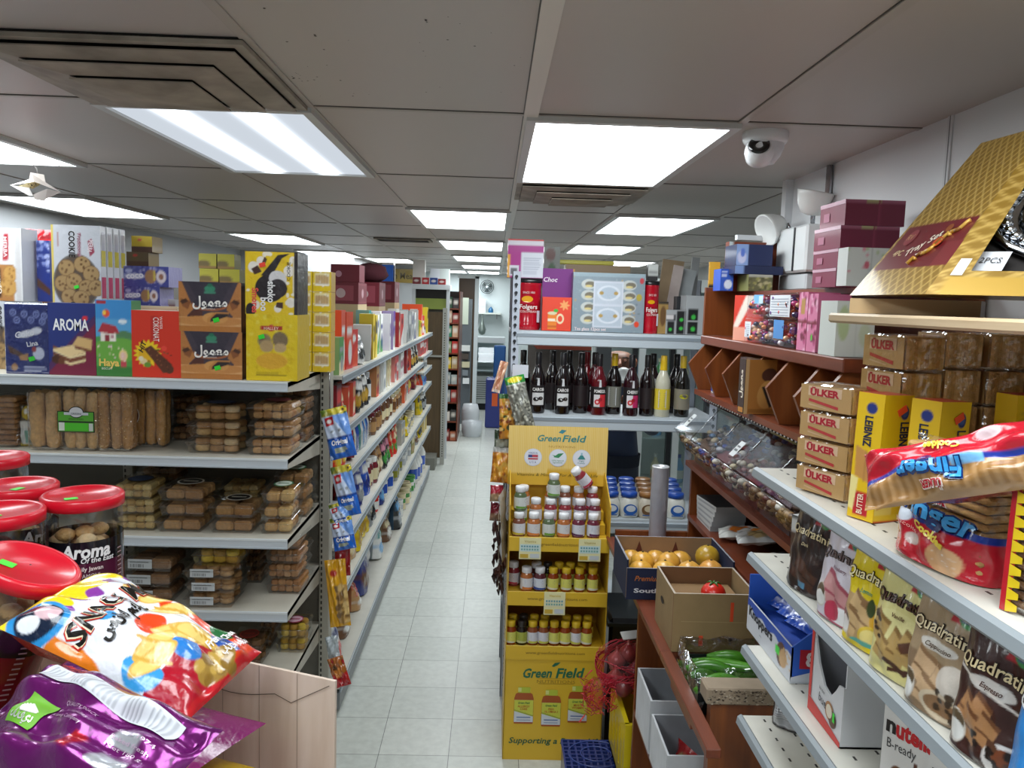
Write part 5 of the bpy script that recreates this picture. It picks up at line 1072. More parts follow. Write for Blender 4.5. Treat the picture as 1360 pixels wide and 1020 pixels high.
for i, (x, yb, s1) in enumerate(((.20, .165, 'ALLERGY CARE'), (.48, .155, 'FISH OIL OMEGA 3'), (.75, .175, 'MULTI VITAMIN'))):
    c = SW*x
    P = [(-.040, 0), (.040, 0), (.042, .01), (.042, .115), (.036, .135), (.024, .142), (-.024, .142), (-.036, .135), (-.042, .115), (-.042, .01)]
    m.poly(f, [(c+a, yb+b) for a, b in P], 'a8521e', .0008); m.rect(f, c-.026, yb+.140, c+.026, yb+.166, 'b7c23a', .001); m.rect(f, c-.026, yb+.145, c-.012, yb+.163, 'd6d884', .0012)
    m.rect(f, c-.041, yb+.008, c+.041, yb+.108, 'd5dbe2', .0012); m.poly(f, [(c-.041, yb+.108), (c+.041, yb+.108), (c+.041, yb+.040), (c-.041, yb+.066)], 'cfd24a', .0016); m.poly(f, [(c-.041, yb+.066), (c+.041, yb+.040), (c+.041, yb+.034), (c-.041, yb+.058)], 'a8b43a', .002)
    m.text(f, 'Green Field', c, yb+.096, .009, '2a7a3a', w=.05, sh=.2, off=.003, bold=.02); w2 = s1.split(' ', 1); m.text(f, w2[0], c, yb+.080, .009, 'b8601e', off=.003, fit=.06, bold=.02); m.text(f, w2[1], c, yb+.068, .009, 'b8601e', off=.003, fit=.06, bold=.02); m.rect(f, c-.03, yb+.028, c+.03, yb+.032, '4a6aa8', .002); m.rect(f, c-.03, yb+.016, c+.03, yb+.019, '8a98b8', .002)
m.done('printed_base', r)
TZ = (.510, .750, .988)
for i, z in enumerate(TZ):
    m = MB('card'); m.box(-SW/2+.004, SW/2-.004, .0, .29, z-.006, z, 'c49c20'); t = m.done('tray', r)
    m = MB('card'); m.box(-SW/2, SW/2, -.004, .002, z-.054, z+.006, YW); m.box(-SW/2, SW/2, -.003, .001, z+.005, z+.007, 'e8cf6a')
    f2 = frame((-SW/2, -.004, z-.054), (1, 0, 0), (0, 0, 1)); m.text(f2, 'www.greenfieldnutritions.com', SW/2, .03, .012, '7c5e14', w=SW*.60); m.done('lip', r)
for s in (-1, 1):
    m = MB('card'); x = s*(SW/2)
    P = [(0, 0), (.30, 0), (.30, 1.235), (.19, 1.225), (.0, 1.13)]
    m.raw([(x-.002, *p) for p in P]+[(x+.002, *p) for p in P], [(0, 1, 2, 3, 4), (9, 8, 7, 6, 5)]+[(i, i+5, (i+1) % 5+5, (i+1) % 5) for i in range(5)], 'd0a624'); m.done('side_panel', r)
m = MB('card'); m.box(-SW/2, SW/2, .285, .291, .45, 1.2, 'caa02a'); m.done('back_panel', r)
m = MB('card'); h0, h1 = 1.165, 1.432; HW = SW+.02; fh = frame((-HW/2, .235, h0), (1, 0, 0), (0, 0, 1)); q = h1-h0
def a_head(k):
    k.fill('e6c05a'); s = (np.floor(k.U*110) % 2 == 0) & (k.V > .2); k.put(s, 'efd289'); k.put((k.V <= .2), 'deb236'); k.put((np.abs(k.U-.52) < .12) & (k.V < .28), 'd8a828'); k.put((np.abs(k.U-.8) < .10) & (k.V < .26), 'd8a828')
m.box(-HW/2, HW/2, .2352, .241, h0, h1, 'd9ad3a'); m.art(fh, HW, q, 160, 24, a_head, off=.0004)
m.text(fh, 'Green', HW*.41, q*.80, .028, '3a8a8a', w=.105, sh=.25, bold=.02); m.text(fh, 'Field', HW*.66, q*.80, .030, '3a8a8a', w=.10, sh=.25, bold=.02); m.poly(fh, [(HW*.50, q*.90), (HW*.53, q*.95), (HW*.58, q*.94), (HW*.54, q*.88)], '3a8a9a', .001); m.text(fh, 'NUTRITIONS', HW*.54, q*.66, .009, 'c09440', w=.12)
for i, (x, c, s1, s2) in enumerate(((.25, '3a4a8a', 'MADE IN', 'U S A'), (.50, '3a8a5a', '100% Natural', 'Ingredients'), (.74, '3a8a8a', 'Vegan', 'Friendly'))):
    m.disc(fh, HW*x, q*.47, .040, 'd4d8e6', .0012, 24); m.disc(fh, HW*x, q*.47, .037, 'e2e6f0', .0016, 24)
    m.text(fh, s1, HW*x, q*.47+(.02 if i == 0 else -.012), .007, c, fit=.055, off=.0022); m.text(fh, s2, HW*x, q*.47-.022, .009 if i == 0 else .007, c, fit=.05, off=.0022)
    if i == 0: m.rect(fh, HW*x-.022, q*.47-.010, HW*x+.022, q*.47+.012, 'c04a5a', .002); m.rect(fh, HW*x-.022, q*.47-.003, HW*x+.022, q*.47+.0, 'e2e6f0', .0024); m.rect(fh, HW*x-.022, q*.47, HW*x-.004, q*.47+.012, '3a4a8a', .0026)
    elif i == 1: m.poly(fh, [(HW*x-.02, q*.47+.003), (HW*x+.004, q*.47), (HW*x+.026, q*.47+.022), (HW*x+.002, q*.47+.02)], c, .002); m.poly(fh, [(HW*x-.026, q*.47+.014), (HW*x-.012, q*.47+.004), (HW*x-.004, q*.47+.008)], c, .002)
    else: m.poly(fh, [(HW*x-.018, q*.47-.004), (HW*x+.018, q*.47-.004), (HW*x+.006, q*.47+.014), (HW*x-.006, q*.47+.014)], c, .002); m.rect(fh, HW*x-.004, q*.47+.014, HW*x+.004, q*.47+.026, '9ac0d0', .002)
m.text(fh, 'Vitamins & Minerals For A Healthy Life', HW*.5, q*.17, .013, '6a5a1e', w=HW*.82, sh=.25)
m.done('header_board', r)
for x0, x1, yt, yb, col in ((690, 718, 714, 743, 0), (769, 797, 716, 746, 0), (723, 750, 786, 817, 1)):
    a, b = at(x0, yt, Y=SY-.01), at(x1, yb, Y=SY-.01); w, h = b.x-a.x, a.z-b.z
    m = MB('card'); m.box(-w/2, w/2, -.0015, 0, 0, h, 'e9e4b0'); f2 = frame((-w/2, -.0015, 0), (1, 0, 0), (0, 0, 1)); m.rect(f2, .004, h*.36, w-.004, h*.70, 'cfe2e0' if not col else 'e6e2c0'); 
    for i in range(7): m.rect(f2, .008+i*w*.12, h*.56, .008+i*w*.12+w*.08, h*.64, '6aa0a8', .001); m.rect(f2, .008+i*w*.12, h*.42, .008+i*w*.12+w*.08, h*.50, '7ab0a8', .001)
    m.rect(f2, .004, .006, w*.42, h*.24, 'c9a83a', .001); m.rect(f2, w*.5, .006, w-.006, h*.26, 'c6cdd0', .001); m.text(f2, 'Vitamins', w/2, h*.84, .010, 'a8922a' if not col else 'c9a81a', fit=w*.8)
    m.done('price_card', r).location = ((a.x+b.x)/2-(SX0+SX1)/2, -.0115+.003, b.z)
# ---- vitamin bottles
def vbottle(body, cap, lab, strip, w=.054, h=.108):
    o = root('vitamin_bottle', 'x', 'bottle'); q = w/2
    MB('gloss').lathe([(q*.93, 0), (q, .005), (q, h*.62), (q*.72, h*.76)], body, 16, cap=True).done('body', o)
    MB('plastic').lathe([(q*.74, h*.76), (q*.80, h*.78), (q*.80, h*.97), (q*.70, h), (.0, h)], cap, 16, cap=False).done('cap', o)
    m = MB('card'); m.lathe([(q*1.015, h*.10), (q*1.015, h*.56)], lab, 16, cap=False)
    F = lambda a, b, off=0: Vector(((q*1.015+off)*math.sin(a/q), -(q*1.015+off)*math.cos(a/q), b))
    n = 7
    for i in range(n):
        a0, a1 = -q*1.1+2.2*q*i/n, -q*1.1+2.2*q*(i+1)/n; m.rect(F, a0, h*.11, a1, h*.11+h*.10*(1-i/n*.5), strip, .0006)
    for i in range(3): m.rect(F, -q*.7, h*(.34+.06*i), q*(.5-.2*(i % 2)), h*(.355+.06*i), '7a8498' if lab[0] in 'de' else '6a6a2a', .0006)
    m.done('label', o); return o
VK = dict(g=('7a4a3a', 'e6e7ea', 'd6d9e0', 'c9b83a'), o=('b06a3a', 'e6e7ea', 'd9d9dd', 'd8803a'), n=('5a6a4a', 'e4e5e8', 'd4dad6', '6a9a3a'), p=('6a2a3a', 'e4e4e8', 'd3d6e2', '5a2a5a'), r=('8a3038', 'e6e6ea', 'd8d6de', 'c02a4a'), b=('5a2a30', 'e2e4e8', 'd0d6e2', '2a4a9a'), a=('8a3a12', 'd8b42a', 'd8d66a', 'd6d6c8'), k=('1a1412', '26201e', 'a8b04a', 'c9cc9a'), w=('8a4a2a', 'd8b42a', 'd6d6e0', 'c8cc5a'))
VP = {k: None for k in VK}
VN = dict(g='white-capped brown gummy', o='white-capped orange gummy', n='white-capped green gummy', p='white-capped purple gummy', r='white-capped red gummy', b='white-capped blue-striped gummy', a='gold-capped amber', k='black-capped dark', w='gold-capped white-labelled')
def vrow(s, px0, px1, z, Y, where, sc=1.):
    n = len(s); xa, xb = at(px0, 700, Y=Y).x, at(px1, 700, Y=Y).x
    for i, ch in enumerate(s):
        if ch == '.': continue
        x = xa+(xb-xa)*(i/(n-1) if n > 1 else .5); lb = f'{VN[ch]} vitamin bottle, {nth(i)} along {where}'
        if VP[ch] is None: VP[ch] = o = vbottle(*VK[ch], .048 if ch in 'akw' else .055, .104)
        else: o = dup(VP[ch], (0, 0, 0))
        o['label'] = lb; o['group'] = 'vitamin bottles on the yellow stand'; o.location = (x, Y, z+.0008); o.rotation_euler = (0, 0, R.uniform(-.5, .5))
# stepped riser in the top tray
m = MB('card'); m.box(-SW/2+.01, SW/2-.01, .07, .135, TZ[2]+.0005, TZ[2]+.045, 'c49c20').box(-SW/2+.01, SW/2-.01, .135, .20, TZ[2]+.0005, TZ[2]+.085, 'c49c20'); m.done('riser', r)
vrow('gonopp', 689, 788, TZ[2], SY+.037, 'the front row of the top tray'); vrow('norrpp', 691, 789, TZ[2]+.0455, SY+.105, 'the middle row of the top tray'); vrow('o.ogor', 694, 785, TZ[2]+.0855, SY+.168, 'the raised back row of the top tray')
vrow('.obaaaa', 684, 790, TZ[1], SY+.036, 'the front row of the middle tray', 1); vrow('r.bkaaaa', 684, 790, TZ[1], SY+.10, 'the back row of the middle tray')
vrow('akwwaawa', 683, 785, TZ[0], SY+.036, 'the front row of the bottom tray'); vrow('akww.aaa', 685, 786, TZ[0], SY+.10, 'the back row of the bottom tray')
o = dup(VP['r'], (at(782, 655, Y=SY+.13).x, SY+.15, TZ[2]+.20), 0, 'red-labelled vitamin bottle lying tipped over on the top row', 'vitamin bottles on the yellow stand', rot=(0, -.75, .3))
o = dup(VP['n'], (at(736, 650, Y=SY+.10).x, SY+.12, TZ[2]+.152), 0, 'green-striped vitamin bottle standing on the bottles mid-top', 'vitamin bottles on the yellow stand')
o = dup(VP['n'], (at(691, 650, Y=SY+.10).x, SY+.06, TZ[2]+.108), .4, 'green-striped vitamin bottle standing on the front row by the aisle side', 'vitamin bottles on the yellow stand')
# ---- blue crate on the floor in front of the stand
r = root('plastic_crate', 'dark blue plastic crate with a lattice top on the floor before the yellow stand', 'crate', (.44, 2.79, 0))
BL = '1e2a5c'; m = MB('plastic'); m.box(-.125, .125, -.20, .20, 0, .235, '16204a', b=.006); m.done('body', r); m = MB('plastic')
for i in range(11): m.box(-.125+.025*i-.0035, -.125+.025*i+.0035, -.2, .2, .235, .247, '2a3a78')
for i in range(17): m.box(-.125, .125, -.2+.025*i-.0035, -.2+.025*i+.0035, .2352, .2458, '2a3a78')
for rr in (.05, .09):
    for yy in (-.1, .1): m.tube([(rr*1.2*math.cos(a*PI/12), yy+rr*math.sin(a*PI/12), .248) for a in range(25)], .003, '3a4c8c', 5)
m.done('lattice_top', r)
# ================================================================== GREY BOLTLESS RACK WITH JUICE BOTTLES
RX0, RX1, RY, RB = .078, 1.10, 3.80, 4.28
r = root('steel_rack', 'grey steel boltless rack holding the juice bottles behind the yellow stand', 'rack', ((RX0+RX1)/2, RY, 0)); off = Vector(r.location)
def L_(m): m.T = Matrix.Translation(-off); return m
for x in (RX0, RX1-.04):
    for y in (RY, RB-.04):
        m = L_(MB('paint')).box(x, x+.04, y, y+.004, 0, 2.125, 'b9c0cc'); m.box(x if x < .5 else x+.036, (x if x < .5 else x+.036)+.004, y, y+.04, 0, 2.125, 'aab2bc')
        if y == RY:
            f = frame((x, RY-.0006, 0), (1, 0, 0), (0, 0, 1))
            for k in range(54): m.disc(f, .02, .06+.0385*k, .008, '1c1f26', .0006, 10); m.rect(f, .0165, .046+.0385*k, .0235, .06+.0385*k, '1c1f26', .0006)
        m.done('post', r)
RZ = (1.845, 1.440, .925, .45)
for z in RZ:
    s = L_(MB('shelfmetal')).box(RX0, RX1, RY+.01, RB, z-.016, z, 'c3cacf').done('shelf_board', r)
    m = L_(MB('paint')).box(RX0+.03, RX1-.03, RY-.004, RY+.012, z-.07, z-.012, 'bcc6ce', b=.004); m.box(RX0+.03, RX1-.03, RY-.006, RY+.012, z-.03, z-.014, '8f99a2'); m.done('beam', r)
m = MB('card').box(-.038, .038, -.002, 0, 0, .062, 'd6d9e2'); m.done('price_tag', r).location = (at(691, 488, Y=RY).x-off.x, -.022, at(691, 490, Y=RY).z-.04)
for k, z in enumerate((1.0, 1.0)):
    pass
# top of the rack
TP = RZ[0]+.0012
def rbox(name, label, cat, x0, x1, yt, Y, d, c, art=None, txt=None, res=(30, 40), side=None, z=TP, rz=0., mat='card', group=None, stick=None):
    return shelfbox(name, label, cat, x0, x1, yt, z, Y, d, c, art, txt, res, side, None, rz, group, stick, mat, 420)
def canister(label, x0, x1, yt, Y, w=None):
    X, w = px2(x0, x1, 400, Y); h = at((x0+x1)/2, yt, Y=Y).z-TP; q = w/2
    o = root('coffee_canister', label, 'canister', (X, Y+q, TP), .1)
    m = MB('gloss'); m.lathe([(q*.93, 0), (q*.98, .01), (q, h*.1), (q*.97, h*.13), (q*.97, h*.86), (q, h*.88), (q*.98, h*.92)], 'b81428', 24, sq=.25)
    F = lambda a, b, off=0: Vector((a, -math.sqrt(max(1e-6, q*q*1.05-a*a*.35))-off, b))
    m.disc(F, -q*.2, h*.60, q*.42, 'e8a81e', .003, 18, q*.24); m.rect(F, -q*.62, h*.5, q*.3, h*.56, 'b81428', .0034); m.text(F, 'Folgers', -q*.1, h*.44, h*.085, 'f0e6e2', fit=q*1.35, bold=.02, off=.004); m.text(F, 'COLOMBIAN', -q*.1, h*.36, h*.045, 'e8d8d4', fit=q*1.2, off=.004); m.text(F, 'SINCE 1850', -q*.1, h*.73, h*.04, 'e8d8d4', fit=q*.9, off=.004)
    m.rect(F, q*.55, h*.15, q*.75, h*.38, 'd8d4e2', .003); m.done('body', o); MB('plastic').lathe([(q*1.0, h*.92), (q*1.02, h*.93), (q*1.0, h), (.0, h)], '1c1a1e', 24, cap=False, sq=.25).done('lid', o)
    return TP+h
zt = canister('big red coffee canister behind the rack post', 684, 720, 370, RY+.06)
rbox('tea_carton', 'purple and white carton with a paper note on top of the red coffee canister', 'carton', 672, 719, 318, RY+.08, .12, 'd8c9d2',
     lambda k: (k.fill('a82a86'), k.rect(0, .84, 1, 1, 'd8d2dc'), k.put(k.V > .95, 'c83a3a'), k.rect(0, 0, .08, .6, 'e8a83a'), k.rect(.38, .02, 1, .66, 'd6dae4'), k.rect(.06, .06, .32, .32, 'd8d8e2'), k.lines(.1, .55, 8, .44, .94, '9aa0b4', .3), k.rect(.1, .1, .28, .26, '6a6a72')), None, (40, 40), '8a2270', zt+.002)
rbox('cookie_pack', 'purple cookie carton behind the orange-red mug carton', 'carton', 719, 761, 357, RY+.10, .07, '7a2a80', lambda k: (k.fill('7a2a82'), k.rect(0, .0, 1, .42, 'd8b060'), k.rect(.02, .42, .7, .5, 'e0b878'), k.ell(.75, .32, .2, .09, 'd8a860'), k.ell(.85, .24, .15, .08, 'c89850'), k.rect(.95, .5, 1, 1, 'd8a03a')), lambda m, f, w, h: m.text(f, 'Choc', w*.25, h*.82, .022, 'f0e6f2', sh=.2, bold=.02))
rbox('mug_carton', 'orange-red carton picturing a striped mug and a maple leaf', 'carton', 720, 758.5, 395, RY+.015, .06, 'e04428', lambda k: (k.fill('e2442a'), k.rect(.20, .05, .50, .52, 'e8822a'), k.ell(.35, .52, .16, .05, 'd8cfa8'), k.rect(.20, .28, .5, .36, 'f0e0c8'), k.rect(.2, .1, .5, .16, 'c8621e'), k.ell(.62, .36, .13, .15, 'f0d8b0'), k.ell(.62, .36, .08, .09, 'e2442a'), k.rect(.45, .3, .5, .5, 'e8822a'), k.ell(.47, .60, .08, .05, '3fae3a'), k.star(.76, .76, .16, 7, 'eea060', .45)), None, (56, 60), 'c83a22')
def a_set(k):
    k.fill('8a9aa4'); k.specks(40, .02, ['b0a080', '9aa8b0', '788890'])
    for x in (.22, .78):
        for y in (.22, .42, .62, .80): k.ell(x, y, .10, .085, 'c6cbc8'); k.ell(x+.02, y, .07, .05, '7a7464'); k.ell(x, y-.03, .05, .02, 'd8c88a')
    k.rect(.29, .08, .70, .86, 'd2d8e4'); k.rect(.31, .11, .68, .44, 'bcc8d4'); k.rect(.31, .48, .68, .83, 'c2ccd8')
    for y in (.28, .66): k.ell(.5, y, .16, .13, 'd9e0ea'); k.ell(.5, y, .12, .10, 'b6c4d2'); k.ell(.4, y, .03, .03, 'b89a5a'); k.ell(.6, y, .03, .03, 'b89a5a')
    k.ell(.95, .88, .03, .05, 'c84a52'); k.ell(.9, .15, .035, .05, 'e0482a'); k.ell(.92, .60, .04, .06, 'b8a84a'); k.rect(0, .93, 1, 1, '9cb0ba')
rbox('tea_set_box', 'wide grey-blue glass set box with a clear picture of cups, mid rack top', 'carton', 759.5, 855, 363, RY+.02, .12, '8a9aa4', a_set, lambda m, f, w, h: m.text(f, 'Tea glass 12pcs set', w*.26, h*.04, .014, 'e8d6d8', w=w*.44, bold=.02), (100, 76), mat='film')
zt2 = canister('slim red coffee canister right of the glass set box', 855, 877, 373, RY+.03)
rbox('small_white_box', 'small white and black box on the slim red canister', 'box', 858, 871, 351, RY+.05, .05, 'd8d8d4', lambda k: (k.fill('c8ccc8'), k.rect(0, 0, 1, .3, '2c2c2e'), k.rect(.1, .4, .9, .6, '9a9c9a')), None, (10, 14), '2a2c2e', zt2+.001)
rbox('tan_tin', 'small tan tin beside the slim red canister', 'tin', 874, 887, 401, RY+.04, .05, '9a7a42', lambda k: (k.fill('a08048'), k.ell(.5, .55, .3, .3, '6a4a28'), k.rect(0, .9, 1, 1, '3a3228')), None, (12, 20))
def a_elec(k): k.fill('a8aaac'); k.rect(.08, .02, .45, .52, '17181a'); k.rect(.55, .02, .95, .95, '1a1b1d'); k.rect(.0, .55, .5, .8, '3a3c40'); k.rect(0, .6, .4, .78, 'd8d2d2'); k.ell(.25, .2, .08, .07, '3fbf4a'); k.ell(.8, .25, .1, .07, '3fbf4a'); k.ell(.8, .6, .1, .07, '3fbf4a')
rbox('appliance_box', 'grey and black appliance carton with green stickers at the rack top end', 'carton', 885, 910, 412, RY+.03, .10, 'a8aaac', a_elec, None, (26, 26))
rbox('appliance_box', 'taller grey and black appliance carton against the wood panel', 'carton', 910.5, 934, 393, RY+.04, .12, 'b4b8ba', lambda k: (k.fill('b0b4b6'), k.rect(.15, .02, .7, .33, '17181a'), k.rect(.15, .36, .7, .66, '17181a'), k.ell(.45, .15, .12, .06, '3fbf4a'), k.ell(.45, .45, .12, .06, '3fbf4a')), None, (22, 30))
rbox('small_black_box', 'black picture box lying on the grey appliance carton', 'box', 898, 916, 394, RY+.17, .08, '2a2c30', lambda k: (k.fill('26282c'), k.rect(.4, .2, .7, .8, 'b8bcc0'), k.rect(.8, .1, .95, .5, 'd8d8d8')), None, (14, 12), None, at(900, 412, Y=RY+.17).z+.003)
X, w = px2(752, 838, 360, RY+.25); z = TP
m, f = carton(w, .12, at(800, 352, Y=RY+.25).z-z, '9a8266', lambda k: (k.fill('9a8266'), k.rect(0, .0, 1, .06, '7a654c'))); m.done('long_carton', None, (X, RY+.33, z), 0, None, 'long brown carton behind the glass set box', 'carton')
X, w = px2(743, 817, 348, RY+.28); m = MB('plastic').box(-w/2, w/2, -.02, .02, 0, .022, 'c9c24a', b=.004); m.done('yellow_rail', None, (X, RY+.33, at(800, 352, Y=RY+.25).z+.0018), 0, None, 'yellow-green plastic rail lying on the long brown carton', 'rail')
rbox('plant_photo_box', 'dark green and grey picture box behind the purple carton', 'carton', 720, 741, 328, RY+.22, .10, '6a6f66', lambda k: (k.fill('7a7f78'), k.ell(.5, .5, .4, .3, '3f5a3c'), k.ell(.4, .9, .3, .08, '6a4a44')), None, (16, 30))
for i, (x0, x1, y0, Y, c, tilt, lb) in enumerate(((872, 900, 345, 4.15, 'a08a6c', .10, 'brown flattened carton leaning at the rack end, tallest'), (884, 897, 352, 4.05, 'c2b4ae', .14, 'pale pinkish strip of card leaning at the rack end'), (896, 913, 357, 4.10, 'aab0b2', .16, 'silver-grey sleeve leaning at the rack end'), (914, 924, 342, 4.18, '9a9c9c', .06, 'dull grey board leaning at the rack end'))):
    X, w = px2(x0, x1, 380, Y); h = at(x0, y0, Y=Y).z-TP
    m = MB('corrug').box(-w/2, w/2, -.008, .008, 0, h, c); m.done('leaning_board', None, (X-.01, Y, TP+.002), 0, (0, tilt, 0), lb, 'board')
# ---- juice bottles
def jbottle(kind):
    B = dict(c=('120a0c', '16161a', 'e0e0e0', '1a1a1c'), p=('5a0a16', '141216', 'd8303a', 'e6e0e0'), h=('2a0a14', '141216', 'd02a6a', 'e6dce2'), d=('10090a', 'd8b21c', '7a7a70', 'c8c8bc'), l=('c9c6b0', 'd8b21c', 'e0c83a', 'c9ccd0'), k=('150b0d', '131315', '22181a', '2a2022'), g=('12100c', 'c9a82a', '8a8474', 'c9a23a'), r=('8a0f1c', '8a0f1c', 'c01f2c', 'e0d0d0'))[kind]
    o = root('juice_bottle', 'x', 'bottle'); q, h = .038, .30
    MB('gloss').lathe([(q*.92, 0), (q, .008), (q, h*.52), (q*.93, h*.60), (q*.55, h*.72), (q*.37, h*.80), (q*.35, h*.86)], B[0], 20, cap=True).done('body', o)
    MB('plastic').lathe([(q*.42, h*.80), (q*.43, h*.985), (q*.38, h), (.0, h)] if kind != 'l' else [(q*.50, h*.76), (q*.44, h*.90), (q*.42, h*.985), (q*.36, h), (.0, h)], B[1], 16, cap=False).done('cap', o)
    m = MB('card'); m.lathe([(q*1.012, h*.12), (q*1.012, h*.46)], B[2] if kind not in 'k' else B[2], 20, cap=False)
    F = lambda a, b, off=0: Vector(((q*1.012+off)*math.sin(a/q), -(q*1.012+off)*math.cos(a/q), b))
    if kind in 'cph':
        m = MB('card'); m.lathe([(q*1.012, h*.12), (q*1.012, h*.47)], '1b1518', 20, cap=False)
        n = 8
        for i in range(n):
            u0, u1 = -.030+.060*i/n, -.030+.060*(i+1)/n; m.rect(F, u0, h*.14, u1, h*.34, 'dcdcdc' if kind == 'c' else ('d8d4d6' if i < 4 else B[2]), .0006)
        if kind == 'c': m.disc(F, -.010, h*.235, .014, '17110f', .0014, ry=.010); m.disc(F, .012, h*.25, .012, '2a201c', .0014, ry=.009)
        else: m.disc(F, -.012, h*.22, .013, 'c8202c', .0014); m.disc(F, .002, h*.26, .009, 'a81a26', .0014); m.disc(F, -.012, h*.22, .006, 'f0c0c0', .002)
        m.text(F, {'c': 'CAROB', 'p': 'POMEGR.', 'h': 'CHERRY'}[kind], 0, h*.395, .015, 'e8e6e4', fit=.056, bold=.03, off=.002)
        m.poly(F, [(-.006, h*.46), (.006, h*.46), (.004, h*.58), (-.004, h*.58)], 'cfd0d4', .001)
    elif kind in 'dl': m.rect(F, -.026, h*.15, .012, h*.44, 'cdd0d4', .0008); m.lines = None; [m.rect(F, -.022, h*(.18+.035*i), .008, h*(.187+.035*i), '8a8c90', .0014) for i in range(7)]
    elif kind == 'g': m.disc(F, 0, h*.34, .022, 'c8c22a', .0012, ry=.012); m.rect(F, -.03, h*.14, .03, h*.22, 'a07a6a', .0008); m.text(F, 'FAVORITA', 0, h*.34, .009, '3a3a1a', fit=.04, off=.002)
    m.done('label', o); return o
JN = dict(c='black carob juice bottle', p='dark red pomegranate juice bottle', h='cherry juice bottle with a pink label', d='dark bottle with a yellow neck', l='pale lemon juice bottle with a yellow neck', k='plain dark juice bottle', g='dark syrup bottle with a green-yellow badge', r='bright red drink bottle')
JP = {}
def jb(kind, px, Y, lb):
    z = RZ[1]+.001
    if kind not in JP: JP[kind] = o = jbottle(kind)
    else: o = dup(JP[kind], (0, 0, 0))
    o['label'] = lb; o['group'] = 'juice bottles on the grey rack'; o.location = (at(px, 520, Y=Y).x, Y, z); o.rotation_euler = (0, 0, R.uniform(-.15, .15))
for kind, px, Y, w in (('c', 714, 3.86, 'front row, nearest the post'), ('c', 747, 3.85, 'second in the front row'), ('p', 795, 3.85, 'third in the front row'), ('h', 838, 3.85, 'mid front row below the white plate'), ('d', 815, 3.90, 'between the red and the cherry bottle'), ('k', 859, 3.87, 'just left of the lemon bottle'), ('l', 880, 3.85, 'front row before the rack end'), ('g', 906, 3.87, 'end of the front row'),
                       ('k', 694, 3.98, 'behind the post, first of the back row'), ('k', 733, 4.0, 'back row, between the two carob bottles'), ('k', 755, 4.02, 'back row, just behind the second carob bottle'), ('k', 771, 3.90, 'facing away right of the second carob bottle'), ('r', 778, 3.98, 'peeking out left of the pomegranate bottle'), ('p', 789, 3.96, 'hidden behind the front pomegranate bottle'), ('h', 866, 4.0, 'back row left of the lemon bottle'), ('k', 897, 4.0, 'back row behind the syrup bottle')):
    jb(kind, px, Y, f'{JN[kind]}, {w}')
# ---- white tubs with blue lids on the third shelf
def tub(brown=False):
    o = root('sauce_tub', 'x', 'jar'); q, h = .048, .125
    m = MB('plastic'); m.lathe([(q*.88, 0), (q, .012), (q, h*.62), (q*.72, h*.80)], 'dcdcd4' if not brown else 'd2c9b8', 20, sq=.35); m.done('body', o)
    MB('plastic').lathe([(q*.74, h*.80), (q*.86, h*.81), (q*.86, h*.97), (q*.78, h), (.0, h)], '1f4fae' if not brown else '9a6a3a', 20, cap=False).done('lid', o)
    m = MB('card'); f = frame((-q, -q*1.02, 0), (1, 0, 0), (0, 0, 1)); m.disc(f, q, h*.36, q*.72, '2a62b4' if not brown else '7a5a3c', .003, ry=h*.22); m.disc(f, q*1.05, h*.40, q*.5, 'd9e0ea' if not brown else 'd8c9ac', .004, ry=h*.13); m.rect(f, q*.4, h*.12, q*1.6, h*.16, '3a6ab4', .003); m.done('label', o); return o
tp = [tub(), tub(True)]; first = [True, True]
for row_ in range(4):
    for i, px in enumerate((811, 836, 860, 898)):
        b_ = 1 if i == 2 else 0; Y = 3.88+.105*row_
        x = at(px, 650, Y=3.88).x+.012*row_
        lb = f'{"brown" if b_ else "blue"}-lidded white sauce tub, {nth(row_)} row back, {("beside the yellow stand", "second from the yellow stand", "behind the silver roll", "right of the silver roll")[i]}'
        if first[b_]: o = tp[b_]; first[b_] = False
        else: o = dup(tp[b_], (0, 0, 0))
        o.location = (x, Y, RZ[2]+.001); o['label'] = lb; o['group'] = 'white sauce tubs on the grey rack'
for i in range(7):
    m = MB('plastic'); m.lathe([(.05, 0), (.055, .02), (.055, .16), (.04, .19), (.04, .22), (.0, .221)], ('c9ccc4', '8a9098', 'b8bcb4')[i % 3], 14); m.done('storage_jar', None, (.20+.125*i, 3.95+.05*(i % 2), RZ[3]+.001), 0, None, f'shaded plastic jar low on the grey rack, {nth(i)} from the post', 'jar', 'shaded jars low on the grey rack')
# ---- seed bags and dried goods hung on the rack post
def a_mix(k): k.fill('c9862a'); k.specks(90, .045, ['e0a23a', '7a3a18', 'd8b04a', '3a4a2a', 'e8c070']); k.put(k.V > .88, '2f6a34')
def a_sun(k): k.fill('7a7b72'); k.specks(160, .022, ['c0c0b2', '4a4a44', 'a8a89a', '5c5c54']); k.put(k.V > .86, '2f8a3a'); k.ell(.5, .93, .36, .05, 'e0cf2a'); k.put((k.V > .83) & (k.V <= .86), 'a8aaa0')
HB = lambda n, lb, a, b, c, d, Y, t, col, art, res, s: quadbag('hanging_seed_bag', lb, at(*a, Y=Y), at(*b, Y=Y), at(*c, Y=Y-.04), at(*d, Y=Y-.04), t, col, art, res, None, 'crease', 'seed bags hanging on the rack post', s, .04, .003)
HB(0, 'clear bag of grey sunflower seeds with a green header hanging on the rack post', (668, 501), (697, 498), (688, 579), (710, 568), 3.66, .05, '7a7b72', a_sun, (44, 70), 1)
HB(1, 'clear bag of orange snack mix hanging behind the sunflower seeds', (664, 520), (688, 526), (662, 580), (690, 586), 3.70, .05, 'c9862a', a_mix, (36, 50), 2)
